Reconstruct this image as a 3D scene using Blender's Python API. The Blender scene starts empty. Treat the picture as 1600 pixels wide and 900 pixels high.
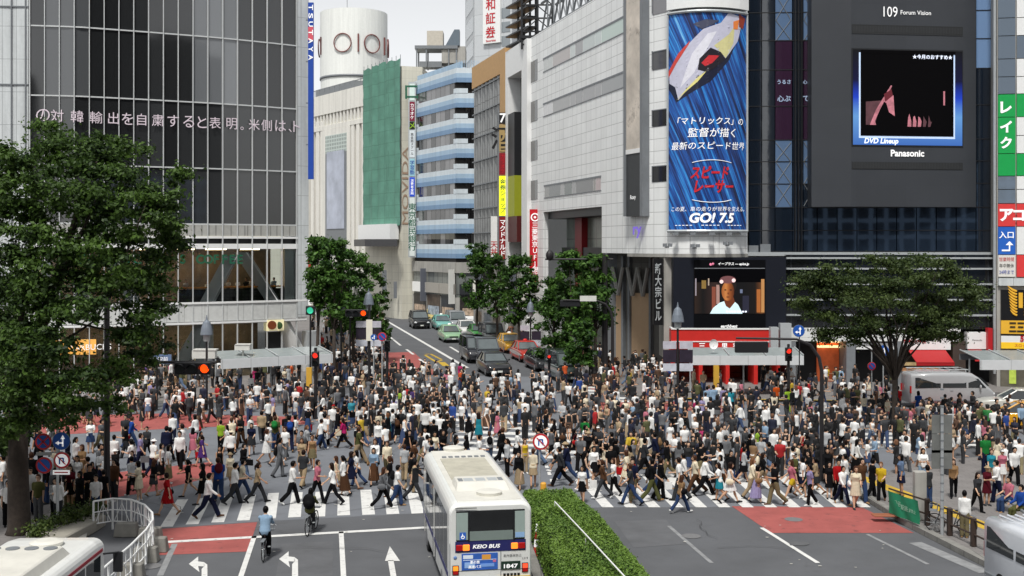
import bpy, bmesh, math, random
import numpy as np
from mathutils import Vector, Matrix
rnd = random.Random(7)
SC = bpy.context.scene
COL = SC.collection
# ------------------------------------------------------------------ camera, sky, sun, exposure
H, F, CX, HY = 10.3, 1800.0, 800.0, 385.0        # eye height, focal length / principal column / horizon row on a 1600 px wide frame
cam = bpy.data.cameras.new('camera')
cam.sensor_width = 36.0; cam.lens = 36.0 * F / 1600.0
cam.shift_y = -(450.0 - HY) / 1600.0
cam.clip_start = 0.5; cam.clip_end = 6000
camo = bpy.data.objects.new('camera', cam); COL.objects.link(camo)
camo.location = (0, 0, H); camo.rotation_euler = (math.pi / 2, 0, 0)
SC.camera = camo
w = bpy.data.worlds.new('World'); SC.world = w; w.use_nodes = True
nt = w.node_tree
bg = nt.nodes['Background']
sky = nt.nodes.new('ShaderNodeTexSky'); sky.sky_type = 'NISHITA'; sky.sun_disc = False
SUN_EL, SUN_AZ = math.radians(60), math.radians(192)   # azimuth clockwise from +Y
sky.sun_elevation = SUN_EL; sky.sun_rotation = SUN_AZ
sky.dust_density = 1.0; sky.air_density = 1.0; sky.ozone_density = 1.0
hs = nt.nodes.new('ShaderNodeHueSaturation'); hs.inputs['Saturation'].default_value = 0.09
hs.inputs['Value'].default_value = 1.0
nt.links.new(sky.outputs[0], hs.inputs['Color']); nt.links.new(hs.outputs[0], bg.inputs['Color'])
bg.inputs['Strength'].default_value = 0.118
sl = bpy.data.lights.new('sun', 'SUN'); sl.energy = 2.5; sl.angle = math.radians(8); sl.color = (1, .97, .92)
so = bpy.data.objects.new('sun', sl); COL.objects.link(so)
sd = Vector((math.sin(SUN_AZ) * math.cos(SUN_EL), math.cos(SUN_AZ) * math.cos(SUN_EL), math.sin(SUN_EL)))
so.rotation_euler = (-sd).to_track_quat('-Z', 'Y').to_euler()
SC.view_settings.view_transform = 'Standard'; SC.view_settings.look = 'None'
SC.view_settings.gamma = 1.0; SC.view_settings.use_curve_mapping = False
SC.view_settings.exposure = 0.46
SC.render.engine = 'CYCLES'
SC.cycles.max_bounces = 6; SC.cycles.diffuse_bounces = 3; SC.cycles.glossy_bounces = 3
SC.cycles.transparent_max_bounces = 12; SC.cycles.transmission_bounces = 3
SC.cycles.use_denoising = True; SC.cycles.caustics_reflective = False; SC.cycles.caustics_refractive = False

# ------------------------------------------------------------------ helpers
def gp(x, y, z=0.0):                    # a pixel of the 1600x900 frame -> the point at height z
    Y = F * (H - z) / (y - HY)
    return Vector(((x - CX) * Y / F, Y, z))
def dp(x, y, Y):                        # a pixel at depth Y
    return Vector(((x - CX) * Y / F, Y, H - (y - HY) * Y / F))
def lin(c):
    c = c / 255.0
    return c / 12.92 if c <= .04045 else ((c + .055) / 1.055) ** 2.4
def rgb(r, g, b, k=1.0):
    return (lin(r) * k, lin(g) * k, lin(b) * k, 1)

class MB:
    def __init__(s): s.v = []; s.f = []; s.at = None
    def add(s, vs, fs):
        o = len(s.v); s.v.extend([tuple(q) for q in vs]); s.f.extend([tuple(i + o for i in q) for q in fs]); return s
    def quad(s, a, b, c, d): return s.add([a, b, c, d], [(0, 1, 2, 3)])
    def hexa(s, p):                     # p: 4 bottom + 4 top, ccw from above
        return s.add(p, [(3, 2, 1, 0), (4, 5, 6, 7), (0, 1, 5, 4), (1, 2, 6, 5), (2, 3, 7, 6), (3, 0, 4, 7)])
    def box(s, x0, x1, y0, y1, z0, z1):
        if x0 > x1: x0, x1 = x1, x0
        if y0 > y1: y0, y1 = y1, y0
        if z0 > z1: z0, z1 = z1, z0
        return s.hexa([(x0, y0, z0), (x1, y0, z0), (x1, y1, z0), (x0, y1, z0), (x0, y0, z1), (x1, y0, z1), (x1, y1, z1), (x0, y1, z1)])
    def tube(s, pts, r, n=8, cap=True):
        pts = [Vector(p) for p in pts]
        rs = r if isinstance(r, (list, tuple)) else [r] * len(pts)
        rings = []; ref = None
        for i, p in enumerate(pts):
            d = (pts[min(i + 1, len(pts) - 1)] - pts[max(i - 1, 0)])
            d = d.normalized() if d.length > 1e-9 else Vector((0, 0, 1))
            if ref is None: ref = Vector((1, 0, 0)) if abs(d.x) < .9 else Vector((0, 1, 0))
            a = (ref - d * ref.dot(d))
            if a.length < 1e-4: a = d.orthogonal()
            a.normalize(); b = d.cross(a); ref = a
            rings.append([p + (a * math.cos(t) + b * math.sin(t)) * rs[i] for t in [2 * math.pi * k / n for k in range(n)]])
        return s.rings(rings, cap)
    def rings(s, rings, cap=True, closed=False):
        n = len(rings[0]); vs = [q for R in rings for q in R]; fs = []
        m = len(rings)
        for i in range(m if closed else m - 1):
            j = (i + 1) % m
            for k in range(n): fs.append((i * n + k, i * n + (k + 1) % n, j * n + (k + 1) % n, j * n + k))
        if cap and not closed:
            fs.append(tuple(range(n - 1, -1, -1))); fs.append(tuple((m - 1) * n + k for k in range(n)))
        return s.add(vs, fs)
    def ell(s, c, rx, ry, rz, n=12, m=8, rot=None):
        vs = []; fs = []
        c = Vector(c)
        for i in range(m + 1):
            th = math.pi * i / m
            for k in range(n):
                ph = 2 * math.pi * k / n
                q = Vector((rx * math.sin(th) * math.cos(ph), ry * math.sin(th) * math.sin(ph), rz * math.cos(th)))
                vs.append(c + (rot @ q if rot else q))
        for i in range(m):
            for k in range(n): fs.append((i * n + k, (i + 1) * n + k, (i + 1) * n + (k + 1) % n, i * n + (k + 1) % n))
        return s.add(vs, fs)
    def cyl(s, c, r, h, n=16, r2=None):
        c = Vector(c); return s.tube([c, c + Vector((0, 0, h))], [r, r if r2 is None else r2], n)
    def prism(s, poly, z0, z1):         # poly: xy list, ccw
        n = len(poly)
        a = sum(poly[i][0] * poly[(i + 1) % n][1] - poly[(i + 1) % n][0] * poly[i][1] for i in range(n))
        if a < 0: poly = poly[::-1]
        vs = [(p[0], p[1], z0) for p in poly] + [(p[0], p[1], z1) for p in poly]
        fs = [tuple(range(n - 1, -1, -1)), tuple(range(n, 2 * n))] + [(i, (i + 1) % n, n + (i + 1) % n, n + i) for i in range(n)]
        return s.add(vs, fs)
    def extr(s, poly3, vec):            # planar polygon of 3D points extruded by vec
        vec = Vector(vec); n = len(poly3); vs = [Vector(p) for p in poly3]
        vs = vs + [p + vec for p in vs]
        fs = [tuple(range(n - 1, -1, -1)), tuple(range(n, 2 * n))] + [(i, (i + 1) % n, n + (i + 1) % n, n + i) for i in range(n)]
        return s.add(vs, fs)
    def mesh(s, name, m=None, smooth=False):
        me = bpy.data.meshes.new(name); me.from_pydata(s.v, [], s.f)
        bm = bmesh.new(); bm.from_mesh(me)
        bmesh.ops.remove_doubles(bm, verts=bm.verts, dist=1e-6) if False else None
        if len(bm.faces) < 60000: bmesh.ops.recalc_face_normals(bm, faces=bm.faces)
        uv = bm.loops.layers.uv.new('UVMap')
        for f in bm.faces:
            nn = f.normal
            if abs(nn.z) < .72:
                t = Vector((-nn.y, nn.x, 0)).normalized()
                for l in f.loops: l[uv].uv = (l.vert.co.dot(t), l.vert.co.z)
            else:
                for l in f.loops: l[uv].uv = (l.vert.co.x, l.vert.co.y)
            f.smooth = smooth
        bm.to_mesh(me); bm.free()
        if m: me.materials.append(m)
        return me
    def build(s, name, m, parent=None, smooth=False, bevel=0, seg=1):
        if parent is not None:          # parts are written in world coordinates and stored relative to their thing
            q = Vector((0, 0, 0)); a = parent
            while a is not None: q += a.location; a = a.parent
            if q.length > 0: s.v = [tuple(Vector(p) - q) for p in s.v]
        o = bpy.data.objects.new(name, s.mesh(name, m, smooth)); COL.objects.link(o)
        o.parent = parent
        if bevel:
            b = o.modifiers.new('bevel', 'BEVEL'); b.width = bevel; b.segments = seg; b.limit_method = 'ANGLE'; b.angle_limit = math.radians(40)
        return o
def tag(o, label=None, cat=None, group=None, kind=None):
    if label: o['label'] = label
    if cat: o['category'] = cat
    if group: o['group'] = group
    if kind: o['kind'] = kind
    return o
def empty(name, label, cat, loc=(0, 0, 0), rz=0.0, group=None):
    o = bpy.data.objects.new(name, None); COL.objects.link(o); o.location = loc; o.rotation_euler = (0, 0, rz)
    o.empty_display_size = .3
    return tag(o, label, cat, group)
def struct(name, mb, m, **k): return tag(mb.build(name, m, **k), kind='structure')
def copy_tree(o, parent=None):
    c = o.copy(); COL.objects.link(c); c.parent = parent
    for ch in list(o.children): copy_tree(ch, c)
    return c

# ------------------------------------------------------------------ materials
MATS = {}
def mat(name, col, rough=.6, metal=0, var=.12, scale=3.0, ior=1.45, bump=0, bscale=40, brick=None, obcol=False, emit=0, spec=.5, wear=None, coat=0, streak=0):
    if name in MATS: return MATS[name]
    m = bpy.data.materials.new(name); m.use_nodes = True; MATS[name] = m
    t = m.node_tree; N = t.nodes; L = t.links; p = N['Principled BSDF']
    p.inputs['Roughness'].default_value = rough; p.inputs['Metallic'].default_value = metal; p.inputs['IOR'].default_value = ior
    p.inputs['Specular IOR Level'].default_value = spec
    if coat: p.inputs['Coat Weight'].default_value = coat; p.inputs['Coat Roughness'].default_value = .05
    if obcol:
        oi = N.new('ShaderNodeObjectInfo'); src = oi.outputs['Color']
    else:
        c = N.new('ShaderNodeRGB'); c.outputs[0].default_value = col; src = c.outputs[0]
    tc = N.new('ShaderNodeTexCoord')
    if brick:                            # (panel width, panel height, joint, joint colour factor)
        b = N.new('ShaderNodeTexBrick'); b.offset = brick[4] if len(brick) > 4 else 0; b.squash = 1
        b.inputs['Scale'].default_value = 1; b.inputs['Brick Width'].default_value = brick[0]; b.inputs['Row Height'].default_value = brick[1]
        b.inputs['Mortar Size'].default_value = brick[2]; b.inputs['Mortar Smooth'].default_value = .1
        b.inputs['Color1'].default_value = (1, 1, 1, 1); b.inputs['Color2'].default_value = (.93, .93, .93, 1)
        k = brick[3]; b.inputs['Mortar'].default_value = (k, k, k, 1)
        L.new(tc.outputs['UV'], b.inputs['Vector'])
        mx = N.new('ShaderNodeMix'); mx.data_type = 'RGBA'; mx.blend_type = 'MULTIPLY'; mx.inputs[0].default_value = 1
        L.new(src, mx.inputs[6]); L.new(b.outputs['Color'], mx.inputs[7]); src = mx.outputs[2]
    if var:
        nz = N.new('ShaderNodeTexNoise'); nz.inputs['Scale'].default_value = scale; nz.inputs['Detail'].default_value = 5
        nz.inputs['Roughness'].default_value = .62
        L.new(tc.outputs['Object'], nz.inputs['Vector'])
        mr = N.new('ShaderNodeMapRange'); mr.inputs[1].default_value = .25; mr.inputs[2].default_value = .75
        mr.inputs[3].default_value = 1 - var; mr.inputs[4].default_value = 1 + var
        L.new(nz.outputs[0], mr.inputs[0])
        mx = N.new('ShaderNodeMix'); mx.data_type = 'RGBA'; mx.blend_type = 'MULTIPLY'; mx.inputs[0].default_value = 1
        L.new(src, mx.inputs[6]); L.new(mr.outputs[0], mx.inputs[7]); src = mx.outputs[2]
    if wear:                             # (colour, amount, scale): worn patches with a shape of their own
        nz = N.new('ShaderNodeTexNoise'); nz.inputs['Scale'].default_value = wear[2]; nz.inputs['Detail'].default_value = 8; nz.inputs['Roughness'].default_value = .7
        L.new(tc.outputs['Object'], nz.inputs['Vector'])
        mr = N.new('ShaderNodeMapRange'); mr.inputs[1].default_value = .62 - wear[1]; mr.inputs[2].default_value = .72 - wear[1] * .6
        mr.inputs[3].default_value = 0; mr.inputs[4].default_value = .8
        L.new(nz.outputs[0], mr.inputs[0])
        mx = N.new('ShaderNodeMix'); mx.data_type = 'RGBA'; L.new(mr.outputs[0], mx.inputs[0]); L.new(src, mx.inputs[6]); mx.inputs[7].default_value = wear[0]
        src = mx.outputs[2]
    if streak:                           # rain streaks and grime running down a face
        mp = N.new('ShaderNodeMapping'); mp.inputs['Scale'].default_value = (1.3, 1.3, .07); L.new(tc.outputs['Object'], mp.inputs[0])
        nz = N.new('ShaderNodeTexNoise'); nz.inputs['Scale'].default_value = 1.0; nz.inputs['Detail'].default_value = 7; nz.inputs['Roughness'].default_value = .7; L.new(mp.outputs[0], nz.inputs['Vector'])
        mr = N.new('ShaderNodeMapRange'); mr.inputs[1].default_value = .42; mr.inputs[2].default_value = .75; mr.inputs[3].default_value = 1.0; mr.inputs[4].default_value = 1 - streak
        L.new(nz.outputs[0], mr.inputs[0]); mx = N.new('ShaderNodeMix'); mx.data_type = 'RGBA'; mx.blend_type = 'MULTIPLY'; mx.inputs[0].default_value = 1
        L.new(src, mx.inputs[6]); L.new(mr.outputs[0], mx.inputs[7]); src = mx.outputs[2]
    L.new(src, p.inputs['Base Color'])
    if bump:
        nz = N.new('ShaderNodeTexNoise'); nz.inputs['Scale'].default_value = bscale; nz.inputs['Detail'].default_value = 3
        L.new(tc.outputs['Object'], nz.inputs['Vector'])
        bp = N.new('ShaderNodeBump'); bp.inputs['Strength'].default_value = bump; bp.inputs['Distance'].default_value = .02
        L.new(nz.outputs[0], bp.inputs['Height']); L.new(bp.outputs[0], p.inputs['Normal'])
    if emit:
        L.new(src, p.inputs['Emission Color']); p.inputs['Emission Strength'].default_value = emit
    return m
def clear_glass(name='clear_glass', tint=(.82, .85, .85, 1), k=.25):
    if name in MATS: return MATS[name]
    m = bpy.data.materials.new(name); m.use_nodes = True; MATS[name] = m
    t = m.node_tree; N = t.nodes; L = t.links; N.remove(N['Principled BSDF'])
    tr = N.new('ShaderNodeBsdfTransparent'); tr.inputs[0].default_value = tint
    gl = N.new('ShaderNodeBsdfGlossy'); gl.inputs['Roughness'].default_value = .03
    fr = N.new('ShaderNodeFresnel'); fr.inputs[0].default_value = 1.4
    mx = N.new('ShaderNodeMixShader'); L.new(fr.outputs[0], mx.inputs[0]); L.new(tr.outputs[0], mx.inputs[1]); L.new(gl.outputs[0], mx.inputs[2])
    L.new(mx.outputs[0], N['Material Output'].inputs[0])
    return m
def leaf_mat(name, dark, light, trans=.35):
    m = bpy.data.materials.new(name); m.use_nodes = True
    t = m.node_tree; N = t.nodes; L = t.links; p = N['Principled BSDF']
    a = N.new('ShaderNodeAttribute'); a.attribute_name = 'tone'
    mx = N.new('ShaderNodeMix'); mx.data_type = 'RGBA'; L.new(a.outputs['Fac'], mx.inputs[0]); mx.inputs[6].default_value = dark; mx.inputs[7].default_value = light
    L.new(mx.outputs[2], p.inputs['Base Color']); p.inputs['Roughness'].default_value = .55; p.inputs['Specular IOR Level'].default_value = .3
    tl = N.new('ShaderNodeBsdfTranslucent'); L.new(mx.outputs[2], tl.inputs[0])
    ms = N.new('ShaderNodeMixShader'); ms.inputs[0].default_value = trans
    L.new(p.outputs[0], ms.inputs[1]); L.new(tl.outputs[0], ms.inputs[2]); L.new(ms.outputs[0], N['Material Output'].inputs[0])
    return m
# text: outlines of lettering as flat or thin solid meshes
def text_geo(s, size=1.0, bold=0.0, extrude=0.0, align='CENTER', vertical=False, res=3, shear=0.0, spacing=1.0):
    cu = bpy.data.curves.new('lettering', 'FONT')
    cu.body = '\n'.join(s) if vertical else s
    cu.size = size; cu.offset = bold * size; cu.extrude = extrude; cu.align_x = align; cu.align_y = 'CENTER'; cu.resolution_u = res
    cu.shear = shear; cu.space_character = spacing
    if vertical: cu.space_line = spacing
    o = bpy.data.objects.new('lettering', cu); COL.objects.link(o)
    dg = bpy.context.evaluated_depsgraph_get(); me = bpy.data.meshes.new_from_object(o.evaluated_get(dg))
    vs = [Vector(v.co) for v in me.vertices]; fs = [tuple(p.vertices) for p in me.polygons]
    bpy.data.objects.remove(o); bpy.data.curves.remove(cu); bpy.data.meshes.remove(me)
    return vs, fs
def text_on(fn, s, w=None, h=None, c=(0, 0), name='lettering', m=None, parent=None, rot=0, **k):
    """Lettering fitted to w x h round c in the face's own metres; fn(u, v, out) -> world point."""
    vs, fs = text_geo(s, 1.0, **k)
    if not vs: return None
    if rot:
        R = Matrix.Rotation(rot, 3, 'Z'); vs = [R @ v for v in vs]
    x0, x1 = min(v.x for v in vs), max(v.x for v in vs); y0, y1 = min(v.y for v in vs), max(v.y for v in vs)
    sx = w / (x1 - x0) if w else None; sy = h / max(1e-6, y1 - y0) if h else None
    sx = sx or sy; sy = sy or sx
    mb = MB(); mb.add([fn(c[0] + (v.x - (x0 + x1) / 2) * sx, c[1] + (v.y - (y0 + y1) / 2) * sy, v.z) for v in vs], fs)
    return mb.build(name, m, parent)

class Fac:
    """A vertical wall plane between two plan points; pixel columns/rows of the photograph are read on that plane."""
    def __init__(s, xa, Ya, xb, Yb):
        s.a = Vector(((xa - CX) * Ya / F, Ya, 0)); s.b = Vector(((xb - CX) * Yb / F, Yb, 0))
        s.u = (s.b - s.a); s.L = s.u.length; s.u.normalize()
        s.n = Vector((s.u.y, -s.u.x, 0))
        if s.n.y > 0 and abs(s.n.y) > .05: s.n = -s.n
        if s.n.dot(-s.a) < 0: s.n = -s.n
    def t(s, x):
        k = (x - CX) / F      # a.x+u.x t = k (a.y+u.y t)
        return (k * s.a.y - s.a.x) / (s.u.x - k * s.u.y)
    def Y(s, x): return s.a.y + s.u.y * s.t(x)
    def z(s, x, y): return H - (y - HY) * s.Y(x) / F
    def P(s, t, z, out=0.0): return s.a + s.u * t + Vector((0, 0, z)) + s.n * out
    def bx(s, mb, t0, t1, z0, z1, d0, d1):
        if t0 > t1: t0, t1 = t1, t0
        if z0 > z1: z0, z1 = z1, z0
        p = [s.P(t0, z0, d1), s.P(t1, z0, d1), s.P(t1, z0, d0), s.P(t0, z0, d0), s.P(t0, z1, d1), s.P(t1, z1, d1), s.P(t1, z1, d0), s.P(t0, z1, d0)]
        return mb.hexa(p)
    def px(s, mb, x0, x1, y0, y1, d0=-.2, d1=.03, xr=None):
        xr = (x0 + x1) / 2 if xr is None else xr
        return s.bx(mb, s.t(x0), s.t(x1), s.z(xr, y0), s.z(xr, y1), d0, d1)
    def fn(s, t0, z0, out=0.0): return lambda u, v, w: s.P(t0 + u, z0 + v, out + w)
    def fpx(s, x, y, out=0.0): return s.fn(s.t(x), s.z(x, y), out)
# ------------------------------------------------------------------ the ground, pavements and markings
M_ASPH = mat('asphalt', (.098, .102, .110, 1), .85, var=.16, scale=.35, bump=.35, bscale=60, wear=((.085, .087, .092, 1), .05, .9))
M_CROSS = mat('pale_asphalt', (.155, .165, .183, 1), .85, var=.14, scale=.5, bump=.3, bscale=55, wear=((.13, .135, .145, 1), .07, 1.3))
M_RED = mat('red_paving', (.33, .085, .076, 1), .8, var=.18, scale=1.2, bump=.2, wear=((.14, .05, .048, 1), .06, 2.2))
M_PAINT = mat('road_paint', (.66, .66, .64, 1), .7, var=.1, scale=2.5, wear=((.2, .2, .21, 1), .055, 3.2))
M_FADED = mat('faded_paint', (.24, .245, .25, 1), .8, var=.25, scale=3)
M_YEL = mat('tactile_yellow', (.5, .33, .035, 1), .8, var=.25, scale=2)
M_PAVE = mat('paver', (.2, .188, .182, 1), .85, var=.15, scale=1.0, brick=(.6, .3, .015, .7, .5))
M_KERB = mat('kerb_stone', (.22, .215, .2, 1), .85, var=.25, scale=2, brick=(.9, 5, .02, .5))
g = MB(); g.quad((-3000, -400, 0), (3000, -400, 0), (3000, 5000, 0), (-3000, 5000, 0)); struct('ground', g, M_ASPH)
def sheet(name, polys, z, m):
    mb = MB()
    for p in polys:
        q = [gp(x, y) + Vector((0, 0, z)) for x, y in p]
        a = sum(q[i].x * q[(i + 1) % len(q)].y - q[(i + 1) % len(q)].x * q[i].y for i in range(len(q)))
        if a < 0: q = q[::-1]
        mb.add(q, [tuple(range(len(q)))])
    return struct(name, mb, m)
def ln(x0, y0, x1, y1, wd):
    a, b = gp(x0, y0), gp(x1, y1); d = (b - a).normalized(); n = Vector((-d.y, d.x, 0)) * wd / 2
    out = []
    for q in (a - n, b - n, b + n, a + n): out.append((CX + F * q.x / q.y, HY + F * H / q.y))
    return out
sheet('crossing_surface', [[(-500, 640), (470, 634), (600, 600), (690, 586), (900, 590), (960, 622), (1500, 640), (2300, 650), (2300, 690), (1500, 690), (1335, 760), (1350, 792), (940, 793), (700, 800), (402, 815), (250, 826), (150, 790), (-500, 745)]], .004, M_CROSS)
sheet('red_road_patch', [[(248, 827), (402, 816), (387, 862), (240, 868)], [(1143, 791), (1347, 793), (1428, 833), (1205, 833)],
                        [(602, 551), (646, 550), (684, 585), (604, 589)], [(770, 548), (783, 547), (800, 578), (781, 580)],
                        [(-100, 655), (260, 646), (480, 652), (480, 663), (300, 668), (-100, 690)], [(120, 745), (330, 722), (345, 742), (240, 768), (150, 782)],
                        [(905, 592), (925, 592), (948, 610), (928, 612)], [(930, 626), (1110, 628), (1110, 642), (935, 640)], [(1385, 640), (1600, 634), (1600, 648), (1390, 652)]], .008, M_RED)
cw = []
bx = [250, 290, 330, 370, 411, 450, 488, 527, 566, 604, 643]; by = [824, 820, 817, 814, 811, 809, 808, 806, 805, 804, 803]
tx = [277, 313, 348, 383, 419, 456, 493, 528, 563, 599, 635]; ty = [781, 779, 776, 774, 771, 770, 769, 767, 766, 765, 764]
for k in range(11): cw.append([(bx[k], by[k]), (bx[k] + 20, by[k] - .8), (tx[k] + 17, ty[k] - .7), (tx[k], ty[k])])
for k in range(13):
    x = 941 + 36.5 * k; cw.append([(x, 793), (x + 18, 793), (x - 30 - k * 1.7, 741), (x - 46 - k * 1.7, 741)])
for k in range(8):                                     # diagonal crossing
    y = 640 + k * 9.2; x0 = 660 + k * 6; cw.append([(x0, y + 3), (x0 + 190 + k * 14, y + 12), (x0 + 190 + k * 14, y + 16.5), (x0, y + 7)])
for k in range(6):                                     # crossing at the street mouth
    y = 597 + k * 5.5; cw.append([(868 + k * 15, y), (925 + k * 13, y + 2), (927 + k * 13, y + 5), (870 + k * 15, y + 3)])
for k in range(8):
    y = 652 + k * 6.4; cw.append([(1310, y), (1480 + k * 10, y - 3), (1480 + k * 10, y + .2), (1310, y + 3.4)])
for k in range(7): cw.append([(604 + k * 7, 488.5), (609 + k * 7, 488.5), (614 + k * 7, 494), (608.5 + k * 7, 494)])
for k in range(7): cw.append(ln(700 - k * 12, 596 + k * 1.2, 690 - k * 12, 603 + k * 1.2, .45))
sheet('crosswalk_stripes', cw, .012, M_PAINT)
marks = [ln(248, 848, 668, 824.5, .3), ln(397.5, 838, 376, 902, .17), ln(533, 831, 537, 905, .17), ln(598, 498, 730, 575, .35),
         ln(595, 515, 626, 540, .25), ln(635, 546, 646, 554, .25), ln(655, 561, 671, 573, .25), ln(703, 542, 718, 551, .25),
         ln(780, 572, 798, 584, .2), ln(1190, 825, 1278, 880, .16), ln(590, 484, 660, 484.5, .5), ln(676, 488, 700, 500, .2)]
for a, b in ((848, 717), (851, 727), (855, 738), (859, 749)): marks.append([(a, b), (a + 5, b), (a + 7, b + 4.5), (a + 1, b + 4.5)])
# arrows
marks += [[(610, 900), (606, 876), (615, 876), (622, 915), (613, 915)], [(601.5, 877), (609, 854), (625, 877)]]
for ox, oy, s in ((436, 862, 1), (295, 870, .98)):
    marks += [[(ox + s * x, oy + s * y) for x, y in q] for q in (
        [(0, 12), (15, 0), (15, 8), (15, 16), (17, 25)], [(15, 8), (24, 9), (25, 16), (15, 15.5)], [(24, 9), (29.5, 13), (30, 50), (20, 50), (20.5, 20), (24, 16)])]
sheet('road_markings', marks, .013, M_PAINT)
sheet('worn_markings', [ln(1355, 835, 1450, 882, .14), ln(1045, 822, 1112, 880, .14), ln(250, 900, 273, 850, .2), ln(640, 700, 690, 722, .2), ln(1430, 848, 1540, 895, .5), ln(880, 795, 905, 812, .2)], .010, M_FADED)
sheet('yellow_marking', [ln(664, 554, 672, 553, .3), ln(672, 553, 690, 562, .25), ln(664, 555, 682, 566, .25), ln(682, 566, 690, 563, .3), ln(690, 566, 697, 572, .6)], .013, M_YEL)
def pavement(name, poly, h=.14, kerb=True):
    q = [gp(x, y) for x, y in poly]; xy = [(p.x, p.y) for p in q]
    mb = MB(); mb.prism(xy, -.05, h); o = struct(name, mb, M_PAVE)
    return q
pavement('pavement', [(-700, 742), (60, 742), (150, 770), (168, 792), (140, 806), (128, 850), (95, 905), (40, 1200), (-700, 1200)])
pavement('pavement', [(1338, 762), (1352, 779), (1420, 822), (1549, 888), (1800, 1010), (3000, 1010), (3000, 690), (1850, 686), (1600, 712), (1420, 728)])
pavement('pavement', [(-900, 634), (430, 629), (520, 612), (560, 590), (598, 560), (585, 520), (560, 492), (300, 480), (-900, 500)])
pavement('pavement', [(932, 607), (1010, 624), (1350, 629), (1370, 622), (1500, 616), (2400, 616), (2400, 560), (1000, 545), (860, 500), (740, 482), (700, 482), (760, 500), (860, 560)])
def kerb(name, pts, wd=.25, h=.18):
    mb = MB(); q = [gp(x, y) for x, y in pts]
    for a, b in zip(q, q[1:]):
        d = (b - a).normalized(); n = Vector((-d.y, d.x, 0)) * wd / 2
        mb.prism([(p.x, p.y) for p in (a - n, b - n, b + n, a + n)], 0, h)
    struct(name, mb, M_KERB)
kerb('kerb', [(1338, 762), (1352, 779), (1420, 822), (1549, 888), (1800, 1010)], .3, .2)
kerb('kerb', [(150, 770), (168, 792), (140, 806), (128, 850), (95, 905)])
kerb('kerb', [(-900, 634), (430, 629), (520, 612), (560, 590)]); kerb('kerb', [(932, 607), (1010, 624), (1350, 629), (1370, 622)])
mb = MB()
def strip(x0, y0, x1, y1, wd, z):
    return [gp(x, y, 0) + Vector((0, 0, z)) for x, y in ln(x0, y0, x1, y1, wd)]
for a in ((1395, 770, 1600, 852, .7), (1330, 745, 1395, 770, .6), (60, 770, 170, 765, .6), (1090, 626, 1340, 629, .35), (1000, 623, 1090, 626, .35)):
    mb.quad(*strip(*a, .1445))
struct('tactile_strip', mb, M_YEL)
# ------------------------------------------------------------------ buildings
WHITE = mat('white_panel', rgb(222, 224, 222), .55, var=.06, scale=.6, brick=(1.5, .9, .012, .62))
M_TILE = mat('white_tile_panel', rgb(243, 245, 244), .5, var=.05, scale=.5, brick=(1.25, .92, .026, .55), streak=.1)
M_STEEL = mat('pale_steel', rgb(185, 190, 192), .4, metal=.25, var=.06)
M_MULL = mat('mullion_steel', rgb(205, 208, 208), .45, metal=.2, var=.05)
M_PANEL = mat('grey_metal_panel', rgb(208, 213, 214), .45, var=.06, brick=(1.0, 2.4, .02, .55), streak=.3)
M_GLASS = mat('dark_tinted_glass', (.02, .02, .02, 1), .045, var=0, ior=1.75, obcol=True, bump=.012, bscale=.7)
M_BGLASS = mat('black_curtain_glass', (.012, .016, .022, 1), .025, var=0, ior=1.9, obcol=True, bump=.06, bscale=.45)
M_DARK = mat('dark_interior', rgb(40, 38, 37), .8, var=.3, scale=.8)
M_BLACK = mat('black_metal', rgb(30, 31, 34), .45, var=.1)
M_CONC = mat('concrete', rgb(168, 166, 160), .8, var=.14, scale=.8, streak=.35)
M_WHITE = mat('white_paint', rgb(232, 233, 232), .5, var=.04)
M_GREYP = mat('grey_paint', rgb(120, 124, 128), .5, var=.08)
M_CLEAR = clear_glass()
M_CLEAR2 = clear_glass('shop_glass', (.6, .63, .65, 1))
LET = {}
def paint(name, r, g, b, rough=.5, emit=0, var=.05, **k): return mat(name, rgb(r, g, b), rough, var=var, emit=emit, **k)
LW = paint('white_lettering', 240, 240, 240, emit=.25, var=0); LR = paint('red_lettering', 190, 25, 40, var=0); LBK = paint('black_lettering', 25, 25, 28, var=0)
LG = paint('green_lettering', 30, 95, 70, var=0); LB = paint('blue_lettering', 30, 60, 160, var=0)

# ---- 1. rounded glass block on the left corner
qf = empty('glass_building', 'tall glass corner block with news ticker and coffee shop storey behind the left tree', 'building', (-27, 95, 0))
# plan of its front: a shallow convex curve
QP = [(-70, 84.2), (0, 84.2), (47, 84.4), (122, 85.0), (225, 86.9), (333, 89.2), (400, 91.0), (463, 93.0)]
QC = [Vector(((x - CX) * Y / F, Y, 0)) for x, Y in QP]
def qpt(x, out=0.0):                                   # plan point of pixel column x
    for (xa, Ya), (xb, Yb) in zip(QP, QP[1:]):
        if x <= xb or xb == 463:
            k = (x - CX) / F; a = Vector(((xa - CX) * Ya / F, Ya)); b = Vector(((xb - CX) * Yb / F, Yb)); u = b - a
            t = (k * a.y - a.x) / (u.x - k * u.y); p = a + u * t; n = Vector((u.y, -u.x)).normalized()
            return Vector((p.x + n.x * out, p.y + n.y * out, 0))
def qz(y): return H - (y - HY) * 93.0 / F              # rows read at the right end
def qwall(mb, x0, x1, z0, z1, o0, o1, step=27):
    n = max(1, int((x1 - x0) / step)); xs = [x0 + (x1 - x0) * i / n for i in range(n + 1)]
    for a, b in zip(xs, xs[1:]):
        p = [qpt(a, o1), qpt(b, o1), qpt(b, o0), qpt(a, o0)]
        mb.hexa([q + Vector((0, 0, z0)) for q in p] + [q + Vector((0, 0, z1)) for q in p])
zT = qz(-60); Zr = [qz(y) for y in (-60, 71.7, 170.5, 268.5, 352)]     # floor lines, top to bottom
MX = [47] + [47 + (463 - 47) * (i / 18) ** 1.0 for i in range(1, 19)]
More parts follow.
